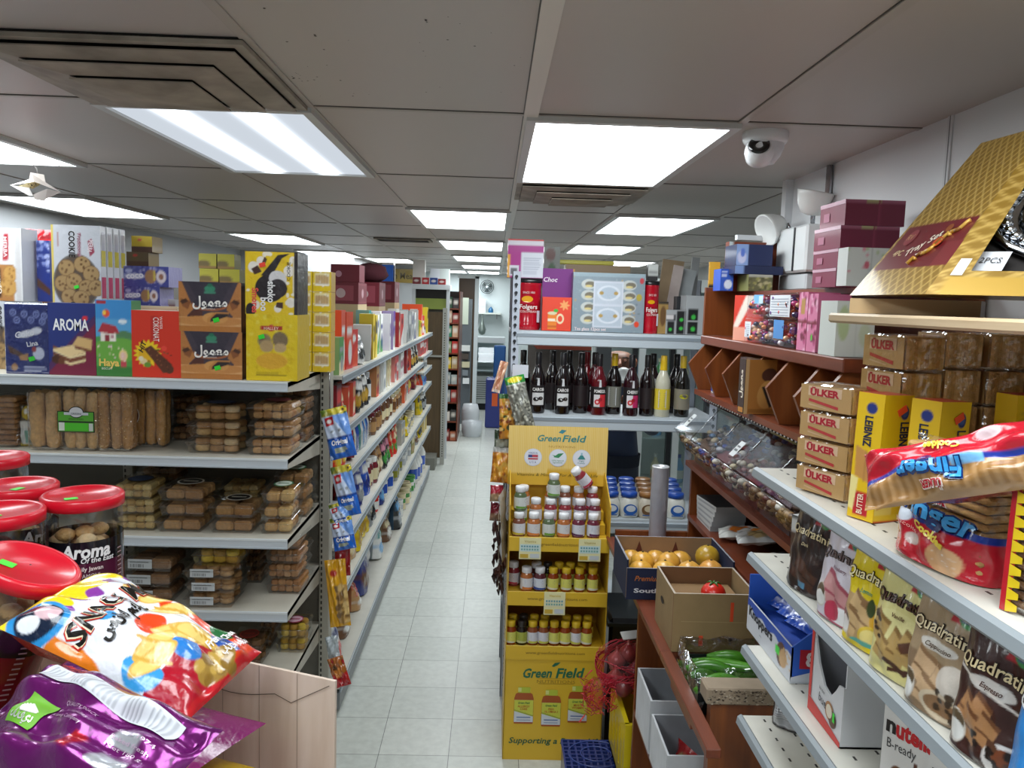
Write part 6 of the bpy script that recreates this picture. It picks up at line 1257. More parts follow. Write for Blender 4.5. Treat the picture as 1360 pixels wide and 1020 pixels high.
HB(2, 'clear bag of orange dried fruit hanging lower beside the yellow stand', (656, 596), (678, 592), (650, 642), (676, 640), 3.72, .05, 'd08a2a', lambda k: (k.fill('d08a2a'), k.specks(60, .06, ['e8a83a', 'b86a1e', 'e0b050']), k.put(k.V > .85, 'c9cdca')), (30, 36), 3)
HB(3, 'dark green seed packet between the hanging snack bags', (658, 568), (676, 574), (655, 604), (677, 604), 3.76, .03, '2f4a34', lambda k: (k.fill('2f4a34'), k.rect(.1, .3, .9, .6, 'b8c0b0'), k.put(k.V < .15, '1a1f1a')), (14, 18), 4)
HB(4, 'narrow pink and cream wrapped candy bag at the rack post top', (666, 482), (674, 478), (652, 524), (664, 518), 3.74, .025, 'd8a888', lambda k: (k.fill('d8a888'), k.put(np.abs(k.U-.5) < .2, 'b07050'), k.rect(0, 0, 1, .1, 'e8d8cc')), (14, 20), 5)
HB(5, 'crimson and tan pouch hanging under the dried fruit bag', (652, 646), (668, 642), (650, 668), (668, 664), 3.70, .05, 'b02038', lambda k: (k.fill('b02038'), k.put(k.V < .4, 'a88a68')), (14, 16), 6)
HB(6, 'dark red pouch hanging above the dried peppers', (652, 666), (668, 668), (650, 690), (666, 694), 3.70, .05, '7a1626', lambda k: (k.fill('7a1626'), k.put(k.V < .35, '8a6a54')), (14, 16), 7)
r = root('hanging_peppers', 'string of dark dried peppers hanging beside the yellow stand', 'dried peppers', at(662, 692, Y=3.62))
b0 = Vector(r.location)
for i in range(26):
    p = at(662+R.uniform(-5, 5), 696+i*3.3, Y=3.62)-b0
    m = MB('veg'); g = R.uniform(0, 6.3); m.tube([p+Vector((0, 0, .02)), p+Vector((.012*math.cos(g), .012*math.sin(g), .005)), p+Vector((.02*math.cos(g), .02*math.sin(g), -.025)), p+Vector((.016*math.cos(g), .02*math.sin(g), -.05))], [.004, .011, .009, .002], ('4a2620', '3a1c1a', '5a3428')[i % 3], 7); m.done('pepper', r)
MB('card').tube([(0, 0, .05), at(662, 785, Y=3.62)-b0], .002, 'b8a890', 5).done('string', r)
quadbag('paper_sheet', 'white paper sheet hanging along the side of the yellow stand', at(662, 654, Y=3.40), at(672, 650, Y=3.56), at(668, 742, Y=3.40), at(673, 738, Y=3.56), .006, 'dadde2', None, (8, 10), None, 'card', None, 1)
# ---- man behind the rack, holding a white plate
def person():
    V = []; E_ = []; Rr = []
    def add(p, r_, par=None):
        V.append(p); Rr.append(r_ if hasattr(r_, '__len__') else (r_, r_))
        if par is not None: E_.append((par, len(V)-1))
        return len(V)-1
    pel = add((0, 0, .95), (.16, .12)); wa = add((0, 0, 1.10), (.155, .12), pel); ch = add((0, .01, 1.30), (.17, .12), wa); sh = add((0, .0, 1.42), (.13, .09), ch); nk = add((0, -.015, 1.49), .055, sh); hb = add((0, -.045, 1.56), (.080, .090), nk); hm = add((0, -.06, 1.63), (.097, .110), hb); ht = add((0, -.06, 1.70), (.088, .102), hm)
    for s in (-1, 1):
        k = add((s*.19, .0, 1.40), .06, sh); e = add((s*.25, -.04, 1.16), .045, k); w = add((s*.10, -.27, 1.30), .03, e); pm = add((s*.06, -.30, 1.36), (.035, .02), w)
        for f_ in range(4): a = add((s*(.06-.016*f_), -.31, 1.41-.004*f_), .009, pm); add((s*(.055-.016*f_), -.325, 1.445-.006*f_), .008, a)
        a = add((s*.085, -.315, 1.37), .010, pm); add((s*.09, -.325, 1.40), .008, a)
        hp = add((s*.09, 0, .88), .09, pel); kn = add((s*.10, -.01, .50), .065, hp); an = add((s*.10, .02, .10), .045, kn); add((s*.10, -.12, .05), .04, an)
    me = bpy.data.meshes.new('person'); me.from_pydata(V, E_, []); o = bpy.data.objects.new('person', me); COL.objects.link(o)
    sk = o.modifiers.new('s', 'SKIN'); 
    for i, q in enumerate(Rr): me.skin_vertices[0].data[i].radius = q
    me.skin_vertices[0].data[0].use_root = True
    o.modifiers.new('u', 'SUBSURF').levels = 2
    m2 = bpy.data.meshes.new_from_object(o.evaluated_get(bpy.context.evaluated_depsgraph_get())); bpy.data.objects.remove(o)
    return m2
try:
    pm = person(); pv = [tuple(v.co) for v in pm.vertices]; pf = [tuple(p.vertices) for p in pm.polygons]
except Exception:
    pv, pf = [], []
m = MB('skin'); SK = '8a5a42'
cols = [('7a5644' if z > 1.46 and y < .2 else ('8a5a44' if y < -.255 and z > 1.2 else ('1c2a44' if z > .98 else '1a2438' if z > .12 else '17171a'))) for x, y, z in pv]
m.raw(pv, pf, cols, 'skin', True)
for s in (-1, 1):
    m.ball((s*.034, -.149, 1.635), .012, '7a4e3a', 8); m.ball((s*.034, -.158, 1.628), .005, '1a1210', 6); m.tube([(s*.056, -.138, 1.654), (s*.036, -.157, 1.661), (s*.015, -.160, 1.656)], .005, '2a1c16', 5); m.ball((s*.098, -.045, 1.62), .022, SK, 8, sz=1.5, sy=.8)
m.tube([(0, -.158, 1.645), (0, -.180, 1.615), (0, -.184, 1.603), (0, -.16, 1.592)], [.008, .012, .016, .008], SK, 7); m.tube([(-.026, -.142, 1.566), (0, -.154, 1.568), (.026, -.142, 1.566)], .006, '6a3a34', 6)
pX = at(822, 480, Y=5.2)
r = m.done('person', None, (pX.x, 5.2, -.012), 0, (.0, 0, -.12), 'bald man in dark navy clothes looking down, standing behind the bottle rack', 'person')
MB('fabric').lathe([(.165, .0), (.17, .08)], '141c2c', 20, o=(0, .0, .93), sy=.8, cap=False).done('belt', r)
p = at(828, 499, Y=4.84)
m = MB('gloss'); m.T = Matrix.Rotation(1.25, 4, 'X'); m.lathe([(.0, 0), (.030, .002), (.050, .010), (.051, .013), (.030, .006), (.0, .005)], 'e9ecea', 24); m.done('white_plate', None, (p.x, 4.84, p.z), 0, None, 'round white plate held up by the man behind the bottles', 'plate')
# ---- what is seen through the rack: cooler doors, a counter with a red hood, blue cartons
r = root('glass_cooler', 'upright cooler with black framed glass doors behind the rack', 'cooler', (1.45, 6.3, 0))
MB('paint').box(-.60, .75, .5, .56, 0, 2.1, 'd5ddda').done('back_panel', r); MB('paint').box(-.60, .75, 0, .56, 2.1, 2.2, 'cfd6d4').done('top_panel', r); MB('paint').box(-.60, .75, 0, .5, 0, .12, '3a3f40').done('plinth', r)
for x in (-.60, -.32, -.02, .28, .58):
    MB('plastic').box(x-.02, x+.02, -.03, .02, .1, 2.1, '101214').done('door_frame', r); MB('metal').box(x+.03, x+.085, -.02, .01, .12, 2.08, 'e6eceb').done('door_stile', r)
MB('glass').box(-.58, .6, -.008, -.004, .12, 2.1, 'ffffff').done('glass_door', r)
for z in (.5, .9, 1.3, 1.7): MB('metal').box(-.56, .6, .05, .5, z, z+.012, 'c9d2d0').done('shelf', r)
for i, z in enumerate((.512, .912, 1.312, 1.712)):
    for j in range(5):
        m = gen('bottle', .08, .08, .24, *[PAL[c] for c in (('sky', 'white', 'blue'), ('green', 'white', 'cream'), ('cream', 'tan', 'white'))[(i+j) % 3]], i*5+j); m.done('drink_bottle', None, (.98+.2*j, 6.5, z+.001), 0, None, f'drink bottle in the glass cooler, {nth(j)} along on the {nth(i)} shelf up', 'bottle', 'bottles inside the glass cooler')
r = root('service_counter', 'dark service counter with a red-brown hood seen through the bottle rack', 'counter', (.78, 7.2, 0))
MB('matte').box(-.45, .35, 0, .5, 0, 1.05, '4a4440').done('body', r); MB('metal').box(-.47, .37, -.03, .5, 1.05, 1.09, '9aa0a2').done('top', r); MB('matte').box(-.45, .35, .45, .5, 1.09, 1.95, '5a5450').done('back_panel', r); MB('paint').box(-.42, .18, -.05, .4, 1.56, 1.66, '8a3420', b=.03).done('hood', r); MB('paint').box(-.48, .42, .2, .5, 1.95, 2.05, '3c3a3a').done('top_box', r)
r = root('carton_table', 'low table carrying the blue cartons behind the rack', 'table', (.5, 5.75, 0))
MB('paint').box(-.42, .34, -.2, .2, 1.16, 1.19, '5a5e62').done('tabletop', r)
for x in (-.38, .30):
    for y in (-.16, .16): MB('paint').box(x-.02, x+.02, y-.02, y+.02, 0, 1.16, '4a4e52').done('leg', r)
for i in range(5):
    m, f = carton(.135, .2, .22, '24508c', lambda k: (k.fill('26528e'), k.rect(.2, .3, .8, .6, '5a80b0'))); m.done('blue_carton', None, (.155+.14*i, 5.72, 1.1912), 0, None, f'blue carton seen between the juice bottle necks, {nth(i)} from the aisle', 'carton', 'blue cartons behind the rack')
m = MB('paint').box(-.045, .045, -.03, .03, 0, 2.2, '6c7376'); m.done('grey_post', None, (.66, 4.75, 0), 0, None, 'dark grey square post just behind the rack beside the man', 'post')
# ================================================================== CHERRY WOOD CANDY AND PRODUCE UNIT ALONG THE SIDE WALL
UY0, UY1, UB = 1.90, 3.24, 1.185
r = root('wooden_display_unit', 'cherry wood wall unit with divided cubbies, candy bins and a produce counter', 'display unit', (.85, UY1, 0)); uo = Vector(r.location)
def L_(m): m.T = Matrix.Translation(-uo); return m
W1, W2 = 'cherryv', 'cherryh'
L_(MB(W1)).box(UB-.015, UB, UY0, UY1, 0, 2.03, 'ffffff').done('back_panel', r)
L_(MB(W1)).box(.855, UB-.016, UY1-.02, UY1, 1.868, 2.062, 'ffffff').done('end_panel', r)
L_(MB(W2)).box(.98, UB, UY0, UY1-.021, 2.032, 2.048, 'ffffff').done('top_board', r)
L_(MB(W2)).box(.850, UB-.016, UY0, UY1, 1.832, 1.867, 'ffffff', b=.003).done('candy_shelf', r)
L_(MB(W2)).box(.835, UB-.016, UY0, UY1, 1.625, 1.645, 'ffffff').done('cubby_floor', r)
for y in (3.22, 2.965, 2.735, 2.51, 2.29, 2.07, 1.93):
    P = [(.865, 1.832), (.80, 1.752), (.845, 1.646), (UB-.016, 1.646), (UB-.016, 1.832)]
    m = L_(MB(W1)); m.raw([(a, y-.008, z) for a, z in P]+[(a, y+.008, z) for a, z in P], [(0, 1, 2, 3, 4), (9, 8, 7, 6, 5)]+[(i, i+5, (i+1) % 5+5, (i+1) % 5) for i in range(5)], 'ffffff'); m.done('divider', r)
L_(MB(W2)).box(.815, UB-.016, UY0, UY1, 1.325, 1.345, 'ffffff').done('bin_shelf', r)
L_(MB(W2)).box(.835, UB-.016, UY0, UY1, 1.095, 1.115, 'ffffff').done('snack_shelf', r)
L_(MB(W1)).box(.838, UB-.016, UY1-.02, UY1, .90, 1.325, 'ffffff').done('end_panel', r)
# counter
L_(MB(W2)).box(.50, UB-.016, 2.16, UY1+.03, .978, 1.0, 'ffffff', b=.002).done('counter_top', r)
L_(MB(W2)).box(.535, UB-.016, 1.93, 2.16, .895, .915, 'ffffff').done('counter_floor', r)
L_(MB(W2)).box(.50, .534, 1.66, 2.16, .978, 1.0, 'ffffff', b=.002).done('front_rail', r)
L_(MB(W1)).box(.54, .92, UY1+.03, UY1+.05, .86, 1.026, 'ffffff').done('back_rail', r)
L_(MB(W1)).box(.575, UB-.016, 1.895, 1.928, 0, .985, 'ffffff').done('end_panel', r)
m = L_(MB('matte')).box(.56, UB-.016, 1.885, 1.952, .985, 1.028, '988772', b=.004)
for i in range(420):
    x, z = R.uniform(.562, 1.0), R.uniform(.988, 1.025); q = R.uniform(.001, .0028); m.box(x-q, x+q, 1.8844, 1.8846, z-q*.6, z+q*.6, ('6d5d4f', 'bfb09c', '554a40')[i % 3])
m.done('laminate_cap', r)
L_(MB(W1)).box(.51, UB-.016, 2.54, 2.56, 0, .978, 'ffffff').done('divider', r); L_(MB(W2)).box(.51, UB-.016, 1.93, 2.54, .60, .62, 'ffffff').done('lower_shelf', r)
# ---- flip-lid candy bins
BY = [3.215, 2.945, 2.675, 2.405, 2.135, 1.93]
CAND = [('6a4a2c', '7a5a34', 'c9b48a', '3a6a9a', '5a3a24'), ('6a1a1c', '8a2a26', '3a2420', '2a3fa0', 'c8c8d0'), ('5a1416', '7a2020', '3a1a18', 'd8c8a0', 'e0d8c8'), ('4a1a1a', '6a2a20', '3a2018', 'b89a70', '8a6a44'), ('5a3a28', '8a6a44', 'a87a50', 'c09a6a', '6a4428')]
for i in range(5):
    y1, y0 = BY[i]-.004, BY[i+1]+.004; yc = (y0+y1)/2; w = y1-y0
    BN = 'binplastic'
    o = root('candy_bin', f'clear flip-lid candy bin, {nth(i)} from the bottle rack along the wood unit', 'candy bin', (.9, yc, 1.3465), 0, 'flip-lid candy bins')
    T = lambda m: setattr(m, 'T', Matrix.Translation((-.9, -yc, -1.3465))) or m
    m = T(MB('binplastic')); m.raw([(.825, y0, 1.348), (.825, y1, 1.348), (.755, y1, 1.478), (.755, y0, 1.478)], [(0, 1, 2, 3)], 'ffffff'); m.tube([(.755, y0, 1.478), (.755, y1, 1.478)], .004, 'd8dcde', 6, 'clearplastic'); m.done('front_panel', o)
    m = T(MB('binplastic')); m.raw([(.757, y0, 1.484), (.757, y1, 1.484), (.868, y1, 1.606), (.868, y0, 1.606)], [(0, 1, 2, 3)], 'ffffff'); m.tube([(.757, y0, 1.484), (.868, y0, 1.606)], .003, 'c9ced0', 6, 'greyplastic'); ld = m.done('lid', o)
    for yy in (y0, y1):
        m = T(MB('binplastic')); m.raw([(.826, yy, 1.348), (.757, yy, 1.478), (.868, yy, 1.606), (1.16, yy, 1.606), (1.16, yy, 1.348)], [(0, 1, 2, 3, 4)], 'ffffff'); m.done('side_panel', o)
    m = T(MB('chrome')); m.box(.862, .868, y0, y1, 1.602, 1.624, '3a3c40')
    n = 9
    for k in range(n): m.ball((.860, y0+(y1-y0)*(k+.5)/n, 1.613), .0055, 'd8dcde', 6)
    m.done('hinge_strip', o)
    m = T(MB('card')); c = CAND[i]
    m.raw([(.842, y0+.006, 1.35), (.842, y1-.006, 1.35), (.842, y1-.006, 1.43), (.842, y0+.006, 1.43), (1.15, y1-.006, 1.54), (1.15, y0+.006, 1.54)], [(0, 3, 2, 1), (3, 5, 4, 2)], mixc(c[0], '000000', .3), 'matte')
    for k in range(130):
        t = R.random(); x = .835+.31*R.random(); z = 1.425+.12*(x-.83)/.31+.02*R.random()
        if R.random() < .45: x = .79+.03*R.random()-.01; z = 1.40+.05*R.random(); x = .825-(z-1.348)*.52+.014
        y = y0+.012+(w-.024)*R.random(); q = R.uniform(.010, .016); g = R.uniform(0, 3)
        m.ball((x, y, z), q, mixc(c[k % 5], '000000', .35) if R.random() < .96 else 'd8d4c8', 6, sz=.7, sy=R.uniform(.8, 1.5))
    m.done('candies', o, kind='stuff')
    if i in (0, 2):
        m = T(MB('card')); u = Vector((.111, 0, .122)).normalized(); f = frame((.775, yc+(.06 if i == 0 else -.02), 1.508), (0, -1, 0), u); m.rect(f, 0, 0, .045, .06, 'c3c6c6', .002); m.rect(f, .008, .02, .037, .028, '55585a', .0028); m.rect(f, .008, .036, .037, .042, '55585a', .0028); m.done('label', o)
# ---- cubby goods
for i, (y, c, lb) in enumerate(((3.10, '2a3f9a', 'small blue and white can standing in the first cubby'), (3.06, '3a4ab0', 'small blue can lying stacked in the first cubby'), (2.66, '2f8a3a', 'small green tin in the third cubby'))):
    m = gen('can', .05, .05, .06, H(c), H('d8dade'), H(c), i); m.done('small_can', None, (.89+.06*(i == 1), y, 1.646+(0 if i != 1 else 0)), 0, None, lb, 'can')
def a_mb(k): k.fill('b97c3a'); k.rect(0, 0, .10, 1, 'd8b07a'); k.ell(.62, .72, .20, .12, '5a3426', .3); k.ell(.58, .36, .24, .26, 'd09a54', -.2); k.poly([(.44, .50), (.56, .52), (.74, .16), (.66, .12)], '2a211f'); k.rect(.12, .03, .9, .10, 'a06a30')
for i, (y, lb) in enumerate(((2.60, 'tan date cookie box standing in the cubby, front one'), (2.63, 'tan date cookie box in the cubby, behind the front one'))):
    m, f = carton(.13, .045, .175, 'b97c3a', a_mb, (50, 60), '3a2c28'); q = frame((-.0655, .022, 0), (0, -1, 0), (0, 0, 1)); m.rect(q, 0, 0, .044, .175, '3d2e2c'); m.text(q, 'ﻝﻮﻤﻌﻣ', .022, .095, .02, 'e8dccb', w=.09, rot=PI/2, bold=.03); m.rect(q, .004, .004, .04, .02, 'b97c3a')
    m.done('date_cookie_box', None, (.865+.07*i*.4, y-.08+i*.055, 1.646), .12, None, lb, 'cookie box')
m, f = carton(.09, .04, .13, 'c9915a', a_mb, (24, 30), 'd8b07a'); m.done('date_cookie_box', None, (.93, 2.20, 1.646), .1, None, 'small date cookie box in the cubby next to the biscuit packs', 'cookie box')
m, f = carton(.05, .05, .09, 'b8301e', None); m.done('small_box', None, (.93, 2.86, 1.646), .2, None, 'small red box in the second cubby', 'box')
# ---- clear candy boxes and pink boxes on the candy shelf (front towards the aisle)
CZ = 1.868
def candybox(lb, y0, y1, z, h, sheet):
    o = root('candy_box', lb, 'candy box', (.935, (y0+y1)/2, z), 0, 'clear boxes of wrapped candy'); w = y1-y0-.004
    MB('clearplastic').box(-.065, .065, -w/2, w/2, 0, h, 'ffffff', b=.003).done('clear_box', o)
    m = MB('gloss'); pal = ('7a1a3a', '2a2050', 'd84a8a', 'e07a3a', '5a2a7a', 'c02a3a', 'e8b080', '301a2a', 'd8d0d8')
    for k in range(95): m.ball((-.058+.10*R.random()**1.6, R.uniform(-w/2+.012, w/2-.012), R.uniform(.012, h-.014)), R.uniform(.009, .014), pal[R.randrange(9)], 6, sz=.75)
    m.done('wrapped_candies', o, kind='stuff')
    m = MB('card'); f = frame((-.0652, w/2, 0), (0, -1, 0), (0, 0, 1))
    for (a, b, c, d, col) in sheet: m.rect(f, a*w, b*h, c*w, d*h, col, .001)
    if sheet and sheet[-1][4] == 'd9dce0':
        a, b, c, d, _ = sheet[-1]
        for k in range(7): m.rect(f, (a+.04)*w, (b+(d-b)*(k+.4)/8)*h, (c-.05)*w, (b+(d-b)*(k+.7)/8)*h, '9aa2b0', .0016)
    if sheet: m.done('label', o)
    return o
candybox('clear candy box with a small white label, lower row far end', 2.51, 2.74, CZ, .082, [(.02, .2, .3, .85, 'd9dce0')])
candybox('clear candy box with a blue label, lower row near the pink boxes', 2.275, 2.51, CZ, .082, [(.25, .3, .62, 1, '4a8ac8')])
candybox('clear candy box with a light blue tab, upper row far end', 2.52, 2.73, CZ+.084, .076, [(.35, .62, .8, 1, '6aa8dc'), (.6, .62, .8, .95, 'b8d0e8')])
candybox('clear candy box with a big white sheet, upper row near the pink boxes', 2.28, 2.515, CZ+.084, .08, [(.08, .1, .82, .92, 'd9dce0')])
m, f = carton(.12, .10, .16, 'd8402a', lambda k: (k.fill('d23a28'), k.poly([(0, .3), (.4, 1), (.7, 1), (.1, .2)], 'e8dcd0'), k.rect(0, 0, .5, .3, 'e8a08a')), (20, 26)); m.done('candy_carton', None, (.93, 2.80, CZ), -.9, None, 'red and white candy carton standing left of the clear candy boxes', 'carton')
for i, (y0, y1, z, h, lb) in enumerate(((2.205, 2.27, CZ, .165, 'pink flowered gift box with a dark ribbon, beside the clear candy'), (2.135, 2.20, CZ, .16, 'pink flowered gift box with a green sticker, next to the biscuit packs'))):
    m, f = carton(y1-y0, .09, h, 'd87aa0', lambda k: (k.fill('d87fa4'), k.specks(26, .06, ['b84a7a', 'e8b0c8', '7a2a44']), k.rect(0, .47, 1, .52, '7a1a30'), k.rect(.3, .62, .7, .88, 'b8904a') if i == 0 else k.rect(.45, .2, .6, .3, '5ac84a')), (20, 34), 'c8688e'); m.done('gift_box', None, (.92, (y0+y1)/2, z), -PI/2, None, lb, 'gift box')
# ---- on the top board
def tb(name, lb, cat, x0, x1, y0, y1, Y, d, c, art=None, res=(20, 16), side=None, z=2.0490, rz=0.):
    X, w = px2(x0, x1, (y0+y1)/2, Y); h = at((x0+x1)/2, y0, Y=Y).z-at((x0+x1)/2, y1, Y=Y).z
    m, f = carton(w, d, h, c, art, res, side); m.done(name, None, (X, Y+d/2, z), rz, None, lb, cat); return z+h
z1 = tb('pickle_tray', 'clear tray of olive green sweets on the top board', 'tray', 994, 1026, 364, 386, 3.00, .14, '7a7a48', lambda k: (k.fill('6a6a4a'), k.specks(60, .09, ['9a9a5a', '5a5a3a', 'c0b88a']), k.rect(0, .85, 1, 1, 'b8bcb0')))
z1 = tb('blue_carton', 'long dark blue carton, lower of the blue pair on the wood unit', 'carton', 976, 1040, 356, 367, 3.02, .16, '16244e', lambda k: (k.fill('18264f'), k.rect(0, 0, .2, 1, '7a9ad0')), (20, 8), None, z1+.002)
z1 = tb('blue_carton', 'dark blue carton with a pale picture end, upper of the blue pair', 'carton', 978, 1026, 328, 356, 3.02, .15, '16264e', lambda k: (k.fill('1a2a58'), k.rect(0, 0, .33, 1, '8aa8dc'), k.ell(.16, .4, .12, .3, 'c8d0f0'), k.ell(.18, .6, .06, .2, '5a7ad0')), (30, 20), None, z1+.001)
tb('brown_carton', 'rust brown carton behind the blue cartons under the ceiling', 'carton', 967, 1036, 320, 386, 3.17, .05, '7a3418', lambda k: (k.fill('7a3519'), k.rect(0, 0, .09, 1, 'c8d2d2')))
tb('blue_box', 'bright blue box with a white picture beside the yellow box', 'box', 957, 974, 355, 384, 3.10, .10, '2c55b8', lambda k: (k.fill('2c58bc'), k.ell(.6, .3, .3, .2, 'd8e2f2'), k.lines(.6, .9, 3, .1, .6, 'd8e2f2')))
tb('yellow_box', 'amber yellow box at the far corner of the wood unit top', 'box', 942, 956, 346, 380, 3.225, .012, 'd8a42a', lambda k: (k.fill('d8a42e'), k.rect(0, 0, 1, .12, '2a2622')), (12, 20), 'b8882a', 2.0632)
X = at(1000, 320, Y=3.19).x
m = MB('card'); m.box(-.10, .10, -.012, .012, 0, .02, 'd9dcde'); m.done('white_card', None, (X+.03, 3.195, at(1000, 320, Y=3.17).z+.003), .1, None, 'white card lying on the rust brown carton', 'card')
# maroon gift boxes
zz = 2.0492
for i, (x0, x1, y0, y1) in enumerate(((1093, 1188, 380, 395), (1094, 1190, 356, 380), (1097, 1180, 326, 356), (1103, 1200, 291, 325))):
    X, w = px2(1112, 1195, 340, 2.18); h = .052 if i == 0 else .052 if i == 1 else .062 if i == 2 else .07
    m, f = carton(w*.95, .17, h, '701838', lambda k: (k.fill('741a3a'), k.rect(0, .86, 1, 1, 'a8607a'), k.rect(.35, .86, .6, 1, 'b8b080'), k.rect(.55, 0, .58, 1, '8a2a4a')), (40, 12), '7a1a3c', '8a4a64')
    q = frame((-w*.95/2-.0006, .085, 0), (0, -1, 0), (0, 0, 1)); m.rect(q, 0, h*.84, .17, h, 'c9a0b0'); m.rect(q, .03, h*.25, .07, h*.6, 'a8607a', .001)
    m.done('maroon_gift_box', None, (X+(.012 if i == 3 else 0), 2.27, zz), R.uniform(-.03, .03), None, f'maroon gift box by the wall, {("bottom", "second", "third", "top")[i]} of the stack under the emergency light', 'gift box', 'stack of maroon gift boxes'); zz += h+.001
X, w = px2(1130, 1188, 350, 2.05); m, f = carton(w, .06, .10, 'd3d6d2', lambda k: (k.fill('d5d8d4'), k.specks(14, .05, ['b8c8a0', 'd890a0', 'c0c8c8']), k.ell(.45, .55, .06, .1, 'd06a7a'), k.rect(.55, 0, .57, 1, 'b0b4b0')), (30, 22)); m.done('flower_gift_box', None, (X, 2.10, 2.0492), 0, None, 'white flowered gift box in front of the maroon stack', 'gift box')
X, w = px2(1090, 1140, 420, 2.02); m, f = carton(w, .10, .14, 'd3d8d2', lambda k: (k.fill('d4d9d3'), k.ell(.2, .6, .15, .3, 'b8c89a'), k.ell(.75, .4, .15, .2, 'c9d2b8'), k.rect(.5, 0, .52, 1, 'b8bcb6')), (24, 20)); m.done('flower_gift_box', None, (X+.02, 2.02, CZ), 0, None, 'white and pale green gift box under the tan board end', 'gift box')
# ---- snack shelf: white boxes, bags
for i in range(5):
    m, f = carton(.20, .13, .020, 'c9ccca', lambda k: (k.fill('c9cbc9'), k.rect(.1, .3, .9, .6, '8a8f92')), (12, 6), '9a9ea0', '3a3c3e' if i == 4 else 'b0b4b4'); m.done('white_box', None, (.925, 3.08-.004*i, 1.1155+i*.0206), PI/2*-1+.03*i, None, f'flat white box, {nth(i)} up in the stack on the snack shelf', 'box', 'stack of flat white boxes')
SB2 = [('d8d8d2', 'd87a2a', 'e8e4d8'), ('dcdcd6', 'e08a3a', 'c9c9c2'), ('d0d2d0', 'b8a070', 'e6e6e2'), ('d9d9d4', '3a3c3e', 'e2d8a0'), ('cfd2d0', '2a2c30', 'd8d8d4'), ('d4d6d4', '4a5054', 'e0e0da'), ('8a8f8c', '2a2c2c', 'b8bab8'), ('c9cccc', '3a3a3a', 'd8d8d8')]
for i in range(8):
    m, S = bag(.13, .17, .035, SB2[i][0], lambda k: (k.fill(SB2[i][0]), k.ell(.5, .45, .35, .22, SB2[i][1]), k.rect(.15, .7, .85, .9, SB2[i][2])), (18, 24), None, 'crease', False, i)
    o = m.done('snack_bag', None, (.87+.05*(i % 2), 2.90-.105*i, 1.134+.022*(i % 3)), 0, None, f'white snack bag lying on the snack shelf, {nth(i)} from the flat white boxes', 'snack bag', 'snack bags on the wooden shelf'); o.rotation_euler = (-PI/2+.12, .0, -PI/2+R.uniform(-.4, .4))
m, S = bag(.10, .085, .05, 'd8b8a0', lambda k: (k.fill('d8b098'), k.specks(120, .05, ['e8d8b0', 'd88a8a', 'e8c060', 'c86a5a', 'f0e8d8'])), (30, 30), None, 'crease', False, 3)
o = m.done('popcorn_bag', None, (.80, 1.90, 1.20), 0, None, 'small bag of pink and yellow popcorn candy beside the white shelf end', 'snack bag'); o.location = (.80, 1.905, 1.117); o.rotation_euler = (0, 0, -.9)
m = MB('gloss').ball((0, 0, .022), .022, 'c01f26', 12); m.done('red_candy', None, (.88, 2.02, 1.1155), 0, None, 'small shiny red ball on the snack shelf corner', 'candy')
# ================================================================== PRODUCE COUNTER
PZ = 1.0008
def openbox(name, lb, x0, x1, y0, y1, z, h, c, inner, th=.006, front_h=None, art=None, rz=0, cat='carton', mat='corrug', holes=True):
    o = root(name, lb, cat, ((x0+x1)/2, (y0+y1)/2, z), rz); w, d = x1-x0, y1-y0
    P = [('bottom_panel', -w/2, w/2, -d/2, d/2, 0, th, None), ('front_panel', -w/2, w/2, -d/2, -d/2+th, th, front_h or h, art), ('back_panel', -w/2, w/2, d/2-th, d/2, th, h, None), ('side_panel', -w/2, -w/2+th, -d/2+th, d/2-th, th, h, None), ('side_panel', w/2-th, w/2, -d/2+th, d/2-th, th, h, None)]
    for nm, a, b, e, f_, g, k, ar in P:
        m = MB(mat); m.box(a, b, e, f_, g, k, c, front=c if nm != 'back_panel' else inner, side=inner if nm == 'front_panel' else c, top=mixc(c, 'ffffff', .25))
        if ar: ar(m, frame((a, e, g), (1, 0, 0), (0, 0, 1)), w, k-g)
        if nm == 'back_panel' and holes:
            f2 = frame((a, e, 0), (1, 0, 0), (0, 0, 1))
            for t in (.25, .62): m.poly(f2, [(w*t, h*.35), (w*t+.012, h*.6), (w*t, h*.88), (w*t-.012, h*.6)], '5a2a1a', .0008)
        m.done(nm, o)
    return o
def a_navybox(m, f, w, h): m.text(f, 'Premium', w*.20, h*.66, h*.17, 'b8692a', sh=.3, w=w*.24, bold=.01); m.text(f, 'South', w*.19, h*.25, h*.14, 'd9dbe2', w=w*.24, bold=.03); m.rect(f, w*.62, h*.2, w*.9, h*.5, 'b8692a')
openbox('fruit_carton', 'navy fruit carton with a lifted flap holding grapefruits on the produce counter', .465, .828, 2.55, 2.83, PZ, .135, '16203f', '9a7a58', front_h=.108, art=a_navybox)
FR = [(.522, 2.605), (.605, 2.61), (.69, 2.61), (.768, 2.625), (.545, 2.70), (.64, 2.705), (.775, 2.70)]
for i, (x, y) in enumerate(FR):
    m = MB('veg').ball((0, 0, .043), .043, ('e2a83e', 'e6b04a', 'e0a648', 'dd9d48', 'e2a83e', 'd8a040', 'b8922c')[i], 16, sz=.96, jit=.004); o = root('grapefruit' if i < 6 else 'mango', ('grapefruit in the navy carton, ' + nth(i) + ' counting from the yellow stand side') if i < 6 else 'green-gold mango at the far corner of the navy carton', 'fruit', (x, y, PZ+.0065+(.026 if i < 6 else .055)), 0, 'grapefruits in the navy carton' if i < 6 else None)
    m.done('fruit', o); MB('matte').lathe([(.004, .084), (.003, .088), (.0, .0885)], '5a4a22', 8).done('stem', o)
